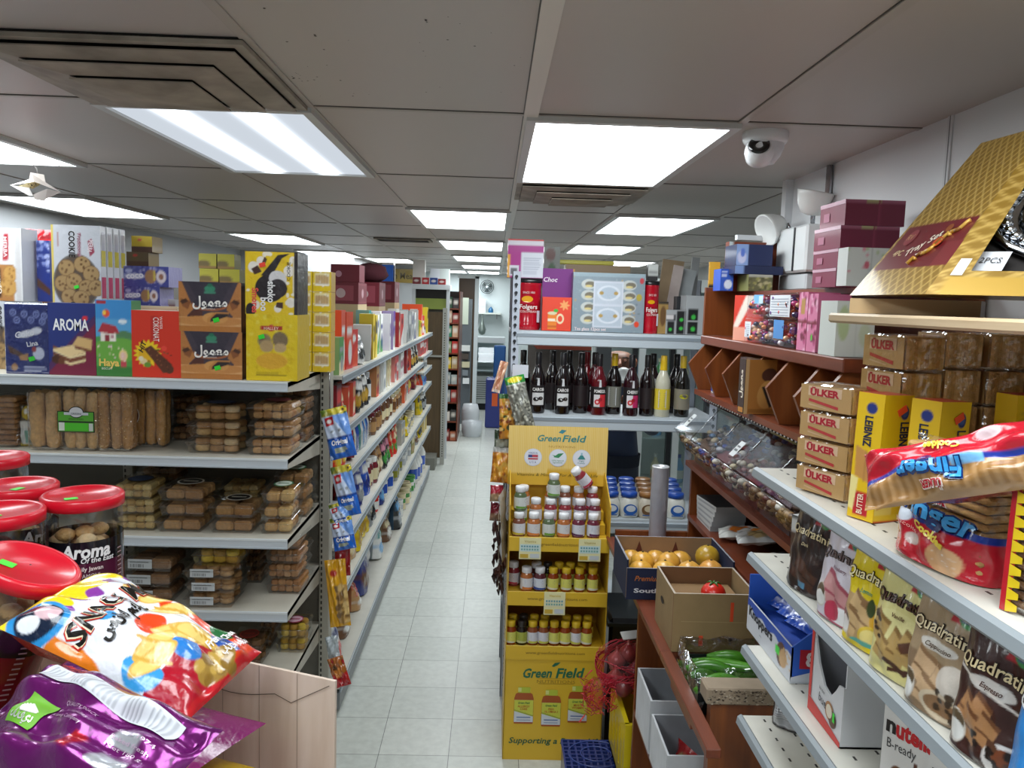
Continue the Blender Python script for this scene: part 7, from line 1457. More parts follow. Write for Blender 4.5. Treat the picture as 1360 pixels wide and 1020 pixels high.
for i, (x, y) in enumerate(((.52, 2.785), (.61, 2.785), (.70, 2.785))): m = MB('veg').ball((0, 0, .045), .045, 'd8a040', 12); m.done('grapefruit', None, (x, y, PZ+.0065), 0, None, f'grapefruit at the back of the navy carton, {nth(i)} from its left end', 'fruit', 'grapefruits in the navy carton')
def a_plain(m, f, w, h): m.rect(f, w*.10, h*.50, w*.86, h*.515, 'a0885f'); m.rect(f, w*.68, h*.52, w*.72, h*.86, 'd8481e'); m.rect(f, w*.32, h*.08, w*.37, h*.26, 'd8481e'); m.disc(f, w*.7, h*.2, .006, '3a2c1a')
o = openbox('tomato_carton', 'plain brown carton with orange marks holding a single tomato', .53, .77, 2.155, 2.39, PZ, .172, '8f7650', '7a5434', art=a_plain, holes=False)
m = MB('matte'); m.disc(frame((-.1206, .02, 0), (0, -1, 0), (0, 0, 1)), 0, .10, .022, '2a2014', .001, ry=.010); m.done('hand_hole', o)
r2 = root('tomato', 'red tomato inside the plain brown carton', 'tomato', (.655, 2.20, PZ+.125)); m = MB('veg')
m.ball((0, 0, .034), .036, 'd2281a', 18, sz=.86); m.done('fruit', r2); m = MB('veg')
for k in range(5): m.tube([(0, 0, .063), (.012*math.cos(k*1.26), .012*math.sin(k*1.26), .066), (.022*math.cos(k*1.26), .022*math.sin(k*1.26), .061)], [.003, .003, .001], '3a6a24', 5)
m.done('calyx', r2)
m = MB('corrug').box(-.10, .10, -.10, .10, 0, .116, '8a6a44'); m.done('carton_insert', None, (.65, 2.272, PZ+.0068), 0, None, 'brown card insert under the tomato in the carton', 'insert')
# cucumbers in a black crate lined with a clear bag
r2 = root('cucumber_crate', 'black crate lined with a clear plastic bag holding cucumbers', 'crate', (.765, 2.056, .9158)); m = MB('plastic')
MB('plastic').box(-.20, .20, -.085, .085, 0, .006, '15181a').done('bottom_panel', r2)
for a, b, c, d in ((-.205, -.20, -.085, .09), (.20, .205, -.085, .09), (-.205, .205, -.09, -.085), (-.205, .205, .085, .09)): MB('plastic').box(a, b, c, d, 0, .085, '1a1e20').done('side_panel', r2)
m = MB('wrap'); n = 40; V = []
ring = [(-.212, -.092), (.212, -.092), (.212, .092), (-.212, .092)]
def rp(t, k, z):
    t = (t % 1)*4; i = int(t); a, b = ring[i], ring[(i+1) % 4]; u = t-i; x, y = a[0]+(b[0]-a[0])*u, a[1]+(b[1]-a[1])*u; return (x*k+R.uniform(-.006, .006), y*k+R.uniform(-.006, .006), z+R.uniform(-.008, .008))
prof = [(.985, .02), (1.0, .07), (1.03, .11), (1.06, .10), (1.08, .06)] if True else 0
prof = [(.95, .012), (.96, .08), (.985, .125), (1.02, .13), (1.035, .06)]
for k, z in prof: V += [rp(i/n, k, z) for i in range(n)]
m.raw(V, [(j*n+i, j*n+(i+1) % n, (j+1)*n+(i+1) % n, (j+1)*n+i) for j in range(len(prof)-1) for i in range(n)], 'ffffff', None, True); m.done('bag_liner', r2)
CU = [((925, 878), (990, 862), 1.06), ((918, 887), (968, 897), 1.055), ((940, 868), (1000, 884), 1.075), ((955, 858), (985, 862), 1.08), ((915, 900), (935, 888), 1.05), ((932, 902), (985, 890), 1.065), ((975, 888), (1000, 892), 1.06), ((990, 880), (1012, 870), 1.06), ((988, 890), (1006, 880), 1.055), ((926, 910), (940, 898), 1.04), ((905, 872), (925, 876), 1.03), ((955, 880), (990, 896), 1.04), ((950, 904), (1000, 903), 1.035), ((964, 866), (1010, 862), 1.04), ((1000, 896), (1016, 882), 1.04), ((915, 882), (930, 866), 1.03)]
for i, (a, b, z) in enumerate(CU):
    A, B = at(*a, Z=z-.05), at(*b, Z=z-.05); d = B-A; L = max(.13, d.length); mid = (A+B)/2; d.normalize(); d.y *= .45; d.z = 0; d.normalize()
    mid.x = min(max(mid.x, .61), .86); mid.y = min(max(mid.y, 1.995), 2.115)
    m = MB('veg'); q = .0165; pts = []; rad = []
    for k in range(11):
        t = k/10; p = d*(t-.5)*L; p.z = .012*math.sin(PI*t)*(1 if i % 2 else -.5); p += Vector((-d.y, d.x, 0))*.010*math.sin(PI*t)*(1 if i % 3 else -1); pts.append(p); rad.append(q*(math.sin(PI*min(max(t, .04), .96))**.35))
    m.tube(pts, rad, ('4a8a24', '3f7a20', '569a2c')[i % 3], 10); zc = .9158+.034+.026*(i < 11)+.026*(i < 5); 
    m.done('cucumber', None, (mid.x, mid.y, zc+(.004*i % .012)), 0, None, f'green cucumber, {nth(i)} from the top of the pile in the black crate', 'cucumber', 'cucumbers in the black crate')
# onions in a red net, yellow crate, white trays below
r2 = root('onion_net', 'red net bag of red onions lying on the yellow crates', 'onion bag', (.575, 2.84, .545)); 
ON = [(-.06, .06, .05), (.02, .08, .06), (-.01, -.01, .065), (-.085, -.02, .04), (.05, .0, .09), (-.03, .04, .115), (.02, .03, .135), (-.075, .03, .09), (-.06, -.06, .03)]
for i, p in enumerate(ON):
    m = MB('veg'); m.lathe([(.003, -.034), (.022, -.028), (.036, -.005), (.034, .014), (.018, .030), (.007, .042), (.004, .055)], ('7a3030', '8a4038', '6e2a30', '94504a')[i % 4], 14, o=p); m.done('onion', r2)
m = MB('netting'); m.ball((-.03, .02, .07), .125, 'c02838', 20, sz=.68, sy=.85, jit=.04); m.ball((-.15, -.05, .0), .065, 'c02838', 14, sz=.9, sy=.8, jit=.08)
m2 = MB('plastic')
for i in range(46):
    g = R.uniform(0, 2*PI); h0 = R.uniform(-.5, 1.3); P = []
    for k in range(14):
        a = g+k*.22; e = h0*math.sin(k*.35+g); P.append((-.03+.128*math.cos(a)*math.cos(e*.6), .02+.108*math.sin(a)*math.cos(e*.6), .07+.085*math.sin(e*.9+.2)))
    m2.tube(P, .0013, 'b81e34', 4)
for i in range(150):
    a = Vector((-.150+R.uniform(-.06, .06), -.05+R.uniform(-.05, .05), .0+R.uniform(-.07, .06))); m2.tube([a, a+Vector((R.uniform(-.03, .03), R.uniform(-.03, .03), R.uniform(-.03, .03)))], .0016, ('c02038', 'd03a3a', 'a81830')[i % 3], 4)
m.done('net_bag', r2); m2.done('net_cords', r2)
m2 = MB('card'); m2.box(-.03, .05, .0, .004, 0, .035, 'd9d9d4'); o = m2.done('label', r2); o.location = (-.02, .06, .165); o.rotation_euler = (-1.0, 0, .3)
def ycrate(lb, z):
    o = root('plastic_crate', lb, 'crate', (.70, 2.80, z), 0); w, d, h = .40, .34, .255; Y_ = 'dcc41a'
    MB('plastic').box(-w/2, w/2, -d/2, d/2, 0, .01, Y_).done('base', o)
    for ax in range(4):
        m = MB('plastic'); L = w if ax < 2 else d
        def bx(a0, a1, z0, z1, t=.008):
            if ax == 0: m.box(a0, a1, -d/2, -d/2+t, z0, z1, Y_)
            elif ax == 1: m.box(a0, a1, d/2-t, d/2, z0, z1, Y_)
            elif ax == 2: m.box(-w/2, -w/2+t, a0, a1, z0, z1, Y_)
            else: m.box(w/2-t, w/2, a0, a1, z0, z1, Y_)
        L -= .017*(ax > 1); bx(-L/2, L/2, h-.06, h-.018); bx(-L/2, L/2, h-.018, h, .016); bx(-L/2, L/2, 0, .05); bx(-L/2, -L/2+.03, .05, h-.06); bx(L/2-.03, L/2, .05, h-.06)
        n = 5
        for k in range(1, n): a = -L/2+L*k/n; bx(a-.022, a+.022, .05, h-.06)
        a, b = (-L/2+.03, L/2-.03)
        if ax < 2: m.box(a, b, (-1, 1)[ax]*(d/2-.005)-.001, (-1, 1)[ax]*(d/2-.005)+.001, .05, h-.06, Y_)
        else: m.box((-1, 1)[ax-2]*(w/2-.005)-.001, (-1, 1)[ax-2]*(w/2-.005)+.001, a, b, .05, h-.06, Y_)
        m.done('side_wall', o)
    return o
ycrate('yellow plastic crate on the floor under the onion net', .0008).location.x = .785; ycrate('yellow plastic crate stacked on the other yellow crate', .2570)
for i, (y, lb) in enumerate(((2.38, 'white cardboard tray on the lower wood shelf, farther one'), (2.14, 'white cardboard tray on the lower wood shelf, nearer one'))):
    openbox('white_tray', lb, .505, .86, y-.11, y+.11, .6212, .14+.03*(1-i), 'c9ccd0', 'a8acb2', art=None, holes=False, cat='tray')
for i in range(3):
    m, S = bag(.10, .12, .04, 'a02a2a', lambda k: (k.fill('a02a2c'), k.ell(.5, .5, .35, .3, 'a89a6a'), k.ell(.5, .5, .2, .18, '6a5a34')), (16, 18), None, 'crease', True, i); m.done('snack_bag', None, (.58+.08*i, 2.10, .6285), -1.2, None, f'red and tan packet in the nearer white tray, {nth(i)} inward', 'snack bag', 'packets in the white tray')
# silver roll standing behind the counter
m = MB('foil'); p = at(874, 690, Y=3.20); m.lathe([(.036, 0), (.036, .32)], 'a8a8b0', 24, cap=False); m.lathe([(.036, .32), (.035, .324), (.020, .324), (.020, .26)], 'd9dadd', 24, cap=False); m.lathe([(.020, .26), (.0, .26)], '3a3a3c', 24, cap=False)
m.done('wrap_roll', None, (p.x, 3.20, PZ), 0, None, 'upright silver-grey roll of plastic wrap behind the produce counter', 'roll')
m = MB('plastic').box(-.20, .20, -.17, .17, 0, .60, '17191c', b=.015); m.box(-.21, .21, -.18, .18, .57, .585, '222529'); m.done('gap_dark_block', None, (.745, 3.52, .0006), 0, None, 'black block added to darken the floor gap behind the produce counter', 'crate')  # added black block, keeps the gap between stand and counter dark
# ================================================================== WHITE SHELVES IN FRONT (biscuits and wafers)
QX, QB, QY0, QY1 = .62, 1.185, .42, 1.80
QZ = (1.613, 1.409, 1.182, 1.006)
r = root('shelf_unit', 'cream and grey perforated wall shelves of biscuits and wafer bags closest to the camera', 'shelf unit', (.9, 1.1, 0)); qo = Vector(r.location)
def L_(m): m.T = Matrix.Translation(-qo); return m
L_(MB('shelfmetal')).box(QB-.012, QB, QY0, QY1, .1, 1.95, 'b8b5aa').done('back_panel', r)
for y in (QY0, QY1-.04): L_(MB('shelfmetal')).box(QB-.05, QB-.012, y, y+.04, 0, 1.95, 'a8a59c').done('upright', r)
for zi, z in enumerate(QZ+(.15,)):
    m = L_(MB('shelfmetal')).box(QX+.004, QB-.012, QY0, QY1, z-.018, z, 'dedbd0')
    for i in range(9):
        for j in range(34):
            x = QX+.05+i*.05; y = QY0+.02+j*.0405+(.02 if i % 2 else 0); m.box(x-.0022, x+.0022, y-.006, y+.006, z, z+.0004, '3a3834') if z > .9 else None
    s = m.done('shelf', r)
    m = L_(MB('paint')); P = [(QX, z+.003), (QX-.008, z-.002), (QX-.011, z-.018), (QX-.004, z-.025), (QX+.004, z-.023), (QX+.004, z+.001)]
    n = len(P); m.raw([(a, QY0, b) for a, b in P]+[(a, QY1, b) for a, b in P], [(i, (i+1) % n, n+(i+1) % n, n+i) for i in range(n)]+[tuple(reversed(range(n))), tuple(range(n, 2*n))], '8d959a')
    m.done('price_rail', s)
# ---- packs of tea biscuits
def bpack(w, d, h, c1='d8ab6a', c2='c89450'):
    o = root('biscuit_pack', 'x', 'biscuits'); m = MB('bake')
    n = 10
    for i in range(n): a = -w/2+.004+(w-.008)*i/n; m.box(a, a+(w-.008)/n*.96, -d/2+.004, d/2-.004, .003, h-.003, mixc(c1, c2, (i % 3)/2))
    m.done('biscuits', o, kind='stuff')
    m = MB('wrap'); m.box(-w/2, w/2, -d/2, d/2, 0, h, 'ffffff', b=.006); m.done('clear_wrap', o)
    m = MB('film'); q = frame((-w/2-.0008, d/2, 0), (0, -1, 0), (0, 0, 1)); m.rect(q, .004, .003, d-.004, h-.003, 'bb9662'); m.rect(q, d*.18, h*.55, d*.80, h*.90, 'd8b898', .0012); m.text(q, 'ÜLKER', d*.49, h*.72, h*.24, 'b01f30', w=d*.54, bold=.05, off=.0018); m.poly(q, [(d*.2, h*.44), (d*.75, h*.25), (d*.75, h*.14), (d*.2, h*.34)], 'b83a3a', .0014); m.poly(q, [(d*.2, h*.25), (d*.6, h*.13), (d*.6, h*.10), (d*.2, h*.2)], 'c9a884', .0014); m.done('label', o)
    return o
b1 = bpack(.085, .135, .054); b0 = bpack(.085, .125, .064); used = [False]; u0 = [False]
def pk(x, y, z, rz, lb, proto=b1):
    global used
    if proto is b1 and not used[0]: o = b1; used[0] = True
    elif proto is b0 and not u0[0]: o = b0; u0[0] = True
    else: o = dup(proto, (0, 0, 0))
    o.location = (x, y, z); o.rotation_euler = (0, 0, rz); o['label'] = lb; o['group'] = 'wrapped tea biscuit packs'
for i in range(4): pk(.695, 1.545+.005*(i % 2), QZ[0]+.0025+i*.0556, .38+.04*(i % 2), f'wrapped biscuit pack, {nth(i)} up in the stack at the shelf end')
for i in range(5): pk(.770, 1.475-.002*i, QZ[0]+.0025+i*.0655, .16, f'wrapped biscuit pack, {nth(i)} up in the stack behind the tall yellow biscuit box', b0)
b2 = bpack(.075, .10, .066, 'e8bd80', 'd8a866'); b3 = bpack(.08, .10, .066, 'cf9c60', 'b98448'); f2, f3 = True, True
for c_ in range(4):
    for l in range(5):
        pr = b2 if c_ < 2 else b3
        if c_ < 2 and f2: o = b2; f2 = False
        elif c_ >= 2 and f3: o = b3; f3 = False
        else: o = dup(pr, (0, 0, 0))
        o.location = (.862+.0825*c_, 1.475, QZ[0]+.0025+l*.067); o.rotation_euler = (0, 0, R.uniform(-.03, .03)); o['group'] = 'wrapped tea biscuit packs'
        o['label'] = f'wrapped biscuit pack in the wall of packs, {nth(c_)} column inward, {nth(l)} row up'
m, S = bag(.03, .12, .02, '6a1a20', lambda k: (k.fill('7a1a22'), k.rect(.55, 0, .95, 1, 'd8c02a')), (8, 14)); m.done('wafer_bag', None, (.80, 1.66, QZ[0]+.20), -.7, None, 'maroon and yellow edged wafer pack wedged behind the biscuit stacks', 'wafer pack') if False else None
# ---- tall yellow biscuit boxes
YB = 'e0b810'
def a_lz(k):
    k.fill('e2ba12'); k.ell(.72, .86, .14, .055, '1c2f7a'); k.ell(.72, .86, .10, .035, '3a5aa8')
    k.poly([(.02, .60), (.34, .52), (.6, .36), (.6, .06), (.02, .06)], 'e8cf6a'); k.poly([(.04, .58), (.34, .50), (.36, .34), (.06, .36)], 'c08a48'); k.poly([(.06, .36), (.60, .40), (.62, .14), (.08, .10)], 'c8914e'); k.poly([(.1, .33), (.57, .37), (.58, .34), (.1, .3)], '8a5a2a')
    k.rect(.66, .38, .92, .52, 'b8202a'); k.put(k.V < .06, 'e8c42a'); k.put(k.V < .015, 'c8401e')
def lzbox(lb, x, y, rz, lean=0.):
    w, d, h = .072, .055, .225
    m, f = carton(w, d, h, YB, a_lz, (44, 110), YB, 'c84a1e')
    m.text(f, 'LEIBNIZ', w*.74, h*.66, .020, '17203f', w=h*.26, rot=-PI/2, bold=.03); m.rect(f, w*.5, h*.52, w*.54, h*.8, 'e2ba12')
    q = frame((-w/2-.0005, d/2, 0), (0, -1, 0), (0, 0, 1)); m.art(q, d, h, 24, 80, lambda k: (k.fill('dfb712'), k.ell(.55, .88, .2, .045, '1c2f7a'), k.poly([(.1, .58), (.9, .5), (.9, .28), (.15, .34)], 'c08a48'), k.rect(.48, .3, .52, .55, '8a5a2a'), k.rect(.2, .03, .75, .22, 'b8202a'), k.poly([(.0, .34), (.3, .32), (.2, .06), (0, .08)], 'e8d890')))
    m.text(q, 'LEIBNIZ', d*.5, h*.70, .016, '17203f', w=h*.24, rot=-PI/2, bold=.03); m.text(q, 'BUTTER', d*.47, h*.125, .012, 'f0dcc0', w=h*.16, rot=PI/2, bold=.02); m.text(f, 'BUTTER', w*.79, h*.45, .009, 'f0dcc0', w=h*.11, rot=-PI/2)
    o = m.done('butter_biscuit_box', None, (x, y, QZ[0]+.0015), rz, (lean*.2, lean, rz), lb, 'biscuit box', 'tall yellow biscuit boxes')
    sticker(o, f, w*.60, h*.88, .022, .012, 'f0502a', .5); return o
lzbox('tall yellow butter biscuit box with an orange sticker, beside the biscuit stack', .690, 1.372, .42, .03)
lzbox('tall yellow butter biscuit box half hidden by the red finger biscuit bag', .742, 1.290, .42, .03)
for i, (x, y, lb) in enumerate(((.915, 1.33, 'yellow biscuit carton with maroon lettering, nearest the tall yellow boxes'), (.985, 1.34, 'yellow biscuit carton with a red top, middle one'), (1.06, 1.33, 'yellow biscuit carton with a red top, deepest toward the wall'))):
    m, f = carton(.068, .05, .235, 'dcb414', lambda k: (k.fill('dfb81a'), k.rect(.62, .25, .80, .85, 'a82a2a'), k.lines(.4, .9, 9, .12, .45, 'b8902a', .3), k.rect(0, 0, 1, .2, '5a2a8a')), (20, 40), 'd0a814', 'b02a24'); m.done('biscuit_carton', None, (x, y, QZ[0]+.0015), .1, None, lb, 'biscuit box')
m, S = bag(.15, .16, .06, 'c9c21e', lambda k: (k.fill('d0c81e'), k.put(k.U > .82, '2f7a2a'), k.ell(.4, .5, .2, .2, 'e0d83a'), k.put((k.U > .72) & (k.U < .78), 'b8a81a')), (26, 26), None, 'crease', False, 8); m.done('snack_bag', None, (.98, 1.225, QZ[0]+.075), .35, None, 'crinkled yellow-green snack bag behind the red finger biscuit bags', 'snack bag')
m, f = carton(.16, .10, .073, 'd8c8a0', None); m.done('carton', None, (.99, 1.20, QZ[0]+.0015), .2, None, 'low pale carton under the crinkled yellow-green bag', 'carton')
# ---- finger biscuit bags
def fingers(o, w, h, t):
    m = MB('bake'); n = int(h/.0125)
    for c_ in range(2):
        for i in range(n): m.box(-w*.46+c_*w*.47, -w*.02+c_*w*.47, -t*.40, t*.36, .01+i*.0125, .0205+i*.0125, mixc('d0a468', 'b58a50', (i % 3)/2.), b=.004)
    m.done('finger_biscuits', o, kind='stuff')
def fbag(name, lb, w, h, t, loc, rot, flip=False):
    o = root(name, lb, 'finger biscuits', loc, 0, None, rot); fingers(o, w*.94, h*.97, t)
    m = MB('wrap'); S = bagfn(w, h, t*1.12, True, 3, .05, .003); m.art(lambda a, b, off=0: S(a, b, off), w, h, 20, 26, lambda k: k.fill('ffffff'), smooth=True); V = [S(w*i/9, h*j/9, 0, True) for j in range(10) for i in range(10)]; m.raw(V, [(j*10+i+1, j*10+i, j*10+10+i, j*10+11+i) for j in range(9) for i in range(9)], 'ffffff', None, True); m.done('clear_wrap', o)
    S2 = lambda a, b, off=0: S(a, b, off+.003)
    m = MB('crease')
    if not flip:
        def ar(k): k.fill('c01a2c'); k.put(k.V > .84, '1f3a9a'); k.ell(.62, .30, .12, .30, 'd8a878', .5); k.ell(.70, .26, .11, .30, 'e0b487', .5); k.ell(.30, .42, .09, .12, 'c9b8b0'); k.ell(.1, .9, .16, .2, 'dfe8f4'); k.specks(10, .02, ['f0e8d8'], (.55, .1, .8, .4))
        m.art(lambda a, b, off=0: S2(a, b, off), w, h*.38, 60, 46, ar, smooth=True)
        m.text(S2, 'Finger', w*.50, h*.42, h*.155, '12306a', w=w*.76, bold=.075, off=.003, rot=-.10, sub=.015); m.text(S2, 'Finger', w*.50, h*.42, h*.150, '3aa0e0', w=w*.74, bold=.03, off=.0045, rot=-.10, sub=.015)
        m.text(S2, 'ÜLKER', w*.48, h*.57, h*.055, 'f0e6e2', w=w*.30, bold=.09, off=.003, rot=-.12); m.text(S2, 'ÜLKER', w*.48, h*.57, h*.05, 'b01f30', w=w*.28, bold=.04, off=.0042, rot=-.12)
        m.text(S2, 'Cookies', w*.50, h*.27, h*.06, 'f2d84a', w=w*.38, bold=.05, off=.003, rot=-.25); m.text(S2, 'Biscoito', w*.22, h*.26, h*.035, 'e8b0a8', w=w*.26, off=.003, rot=-.2)
    else:
        pass
    m.done('printed_film', o); return o
fbag('finger_biscuit_bag', 'clear finger biscuit bag with a red and blue printed bottom, standing upright', .185, .180, .075, (.680, 1.112, QZ[0]+.0045), (0, .03, -PI/2+.24))
# the upper bag, lying on top, its print upside down
def a_top(k):
    k.fill('c01a2e'); k.put((k.V < .40), 'b0885a'); k.put((k.V < .46) & (k.V > .38), '22389a'); k.put((k.V < .36) & (k.V > .05) & (np.floor(k.U*46) % 2 == 0), '99703f'); k.put((k.V > .34) & (k.V < .46) & (k.U > .46) & (k.U < .60), '7ab8e8')
    k.ell(.34, .80, .05, .07, 'd8d0d4'); k.ell(.62, .80, .06, .09, 'd8c8cc'); k.poly([(.0, .4), (.06, .62), (.02, .6)], 'b01828')
def t_top(m, S, w, h):
    q = lambda a, b, off=0: S(a, b, off)
    m.text(q, 'Finger', w*.36, h*.36, h*.26, '12306a', w=w*.30, bold=.08, off=.003, rot=PI-.1, sub=.015); m.text(q, 'Finger', w*.36, h*.36, h*.25, '3a9ae0', w=w*.29, bold=.03, off=.0045, rot=PI-.1, sub=.015); m.text(q, 'Cookies', w*.42, h*.70, h*.11, 'f2d84a', w=w*.16, bold=.05, off=.003, rot=PI-.1); m.text(q, 'ÜLKER', w*.36, h*.12, h*.10, 'e8d8d0', w=w*.11, bold=.08, off=.003, rot=PI-.1); m.text(q, 'ÜLKER', w*.36, h*.12, h*.09, 'b01f30', w=w*.10, bold=.03, off=.004, rot=PI-.1)
quadbag('finger_biscuit_bag', 'red topped finger biscuit bag lying upside down across the standing finger biscuit bag', at(1180, 516, Y=1.14), at(1420, 660, Y=.89), at(1196, 586, Y=1.09), at(1415, 752, Y=.84), .075, 'c01a2e', a_top, (110, 60), t_top, 'crease', None, 12, .03, .004, '9a1424')
# brown stacked wafer pack at the picture edge
o = root('wafer_pack', 'big brown wafer biscuit pack with a red and yellow zigzag edge at the picture edge', 'wafer pack', (.715, .868, QZ[0]+.0015), -PI/2+.30); w, h, t = .20, .215, .08
m = MB('bake')
for i in range(17): m.box(-w*.47, w*.47, -t*.45, t*.45, .006+i*.0122, .0165+i*.0122, mixc('8a6238', '6f4a2a', (i % 2)), b=.004)
m.done('wafers', o, kind='stuff'); MB('wrap').box(-w/2, w/2, -t/2, t/2, 0, h, 'ffffff', b=.01).done('clear_wrap', o)
m = MB('film'); f = frame((-w/2, -t/2-.001, 0), (1, 0, 0), (0, 0, 1)); n = 14
m.poly(f, [(.002, 0), (.016, 0), (.020, h), (.006, h)], 'b81a28'); Z = []
for i in range(n): Z += [(.014+.004*i/n, h*i/n), (.024+.004*i/n, h*(i+.5)/n)]
for i in range(n): m.poly(f, [(.010+.004*i/n, h*i/n), (.026+.004*i/n, h*(i+.25)/n), (.026+.004*i/n, h*(i+.75)/n), (.010+.004*i/n, h*(i+1)/n)], 'e0c21e', .0012)
m.text(f, 'ÜLKER', .10, h*.58, .040, 'f0e6e2', w=.13, bold=.08, off=.002); m.text(f, 'ÜLKER', .10, h*.58, .036, 'b01f30', w=.125, bold=.03, off=.003); m.rect(f, .035, h*.27, .17, h*.36, '1c1614', .0014); m.text(f, 'Biskrem Wafer', .10, h*.315, .010, 'e8e0d8', fit=.12, off=.0022); m.rect(f, .078, h*.40, .094, h*.45, 'f0502a', .003); m.done('label', o)
# ---- wafer bags on the second shelf
def wbag(lb, px0, px1, c, art, tcol, sub, flav, scol, w=.128, h=.176, t=.075, x=.669):
    ya, yb = at(px0, 800, X=.637).y, at(px1, 800, X=.637).y; y = (ya+yb)/2
    m, S = bag(w, h, t, c, art, (70, 96), mixc(c, '000000', .15), 'film', True, int(px0), .05, .0016)
    q = lambda a, b, off=0: S(a, b, off)
    m.text(q, 'Quadratini', w*.50, h*.665, h*.10, '2a1a12', w=w*.90, bold=.055, sh=.1, arc=h*.03, off=.0018, sub=.015); m.text(q, 'Quadratini', w*.50, h*.665, h*.095, tcol, w=w*.87, bold=.015, sh=.1, arc=h*.03, off=.0028, sub=.015)
    if flav: m.text(q, flav, w*.52, h*.555, h*.038, scol, fit=w*.36, sh=.25, bold=.02, off=.003, sub=.015)
    o = m.done('wafer_bag', None, (x, y, QZ[1]+.0045), 0, (0, .03, -PI/2+.26), lb, 'wafer bag')
    # folded top
    k = MB('film'); k.raw([(-w*.46, .004, h*.965), (w*.46, .004, h*.965), (w*.44, -.022, h*1.012), (-w*.44, -.022, h*1.012), (-w*.46, .016, h*.965), (w*.46, .016, h*.965), (w*.44, -.012, h*1.02), (-w*.44, -.012, h*1.02)], [(3, 2, 1, 0), (4, 5, 6, 7), (0, 1, 5, 4), (2, 3, 7, 6), (1, 2, 6, 5), (3, 0, 4, 7)], c); k.done('folded_top', o)
    return o
def emblem(k): k.poly([(.55, .80), (.98, .80), (1, .99), (.60, .99)], 'a81f28'); k.ell(.78, .86, .15, .07, '3a8a4a'); k.ell(.80, .90, .12, .045, '5a9ad8'); k.poly([(.66, .82), (.78, .93), (.9, .83)], '4a6a7a'); k.rect(.72, .93, .84, .965, '3ddc3a')
def seal(k, x=.16, y=.20): k.ell(x, y, .13, .13, 'cfc9bf'); k.ell(x, y+.05, .11, .07, '5a4a34'); k.ell(x, y-.03, .11, .08, 'e6e6e2')
def squares(k, c1, c2, pts):
    for x, y, s in pts: k.poly([(x-s, y-s*.6), (x+s*.5, y-s), (x+s, y+s*.5), (x-s*.5, y+s)], c1); k.poly([(x-s*.5, y+s), (x+s, y+s*.5), (x+s*.9, y+s*.25), (x-s*.55, y+s*.75)], c2); k.poly([(x-s*.8, y), (x+s*.7, y-s*.3), (x+s*.72, y-s*.42), (x-s*.85, y-s*.15)], c2)
def a1(k): k.fill('2a1c18'); emblem(k); k.specks(30, .04, ['3a2822', '1e1412'], (0, 0, 1, .5)); squares(k, '4a2e22', '2a1812', ((.45, .28, .2), (.7, .2, .16))); k.rect(.44, .05, .62, .12, '5a8aa8')
def a2(k): k.fill('d2ccd6'); k.put(k.V > .97, 'b8b4c0'); squares(k, 'c08a8a', 'a04a5a', ((.4, .34, .2), (.66, .26, .18))); k.ell(.72, .10, .2, .1, 'e8e8ea'); k.ell(.5, .12, .16, .1, 'b83a52'); seal(k, .22, .22); emblem(k); k.put(k.V < .02, 'a8425a')
def a3(k): k.fill('dcc414'); k.put((k.V < .48) & (k.U < .7), 'b89868'); squares(k, 'c9a878', '8a6844', ((.4, .38, .17), (.55, .30, .16), (.34, .22, .15))); k.ell(.78, .34, .16, .12, 'd8a42a'); k.ell(.72, .14, .22, .12, 'e0c040'); k.ell(.72, .14, .17, .09, 'efdc8a'); k.ell(.6, .04, .25, .06, '5aa89a'); k.ell(.62, .42, .07, .09, '3a4a24'); seal(k, .17, .18); emblem(k); k.put(k.V < .05, 'd8c01a')
def a4(k): k.fill('d8cf8a'); k.ell(.5, .4, .4, .2, 'e0d898'); squares(k, 'b8985c', '8a6a3a', ((.26, .40, .17), (.58, .28, .19), (.74, .32, .17), (.34, .24, .14))); k.poly([(.6, .34), (.8, .42), (.86, .34), (.68, .27)], '5a3826'); k.specks(8, .03, ['3a2a22'], (.05, .3, .3, .5)); k.poly([(.4, .14), (.75, .08), (.8, .11), (.45, .18)], '4a3024'); k.poly([(.5, .06), (.9, .14), (.9, .17), (.5, .1)], '4a3024'); emblem(k)
def a5(k): k.fill('a08a6c'); k.put(k.V < .45, '8a7258'); squares(k, 'c9a882', '8a6a4a', ((.36, .36, .17), (.62, .28, .17), (.45, .18, .15))); k.ell(.78, .34, .22, .14, 'd9d0c4'); k.ell(.65, .12, .26, .11, 'd0bfa4'); k.ell(.65, .12, .2, .075, '8a6848'); k.specks(26, .025, ['3a2a1c', '4a3622'], (.6, .0, 1, .24)); k.ell(.5, .56, .26, .05, 'd8d4cc'); seal(k, .18, .16); emblem(k)
def a6(k): k.fill('3a1f1a'); squares(k, 'a87a50', '6a4228', ((.30, .34, .14), (.46, .36, .14), (.36, .24, .15), (.56, .26, .14))); k.ell(.78, .10, .22, .14, 'd8d4d0'); k.ell(.80, .13, .17, .08, '7a3f22'); k.specks(22, .03, ['1f120e', '5a3826'], (.4, 0, 1, .2)); k.ell(.5, .56, .28, .055, 'cfcac4'); seal(k, .18, .16); emblem(k); k.poly([(0, .62), (1, .46), (1, .44), (0, .6)], 'd8d0c8')
wbag('dark chocolate brown wafer bag at the far end of the second white shelf', 1038, 1083, '2a1c18', a1, 'e0cfa0', None, 'Dark', 'c8b890')
wbag('dark brown wafer bag with a red emblem, tucked behind the pale pink one', 1068, 1106, '241614', a1, 'e0cfa0', None, 'Cocoa', 'c8b890', x=.765)
wbag('pale lilac and pink raspberry wafer bag', 1086, 1124, 'd2ccd6', a2, '6a5a5a', None, 'Raspberry', '7a5a6a')
wbag('bright yellow lemon wafer bag', 1122, 1165, 'dcc414', a3, 'f0e4b0', None, 'Lemon', '3a8a6a')
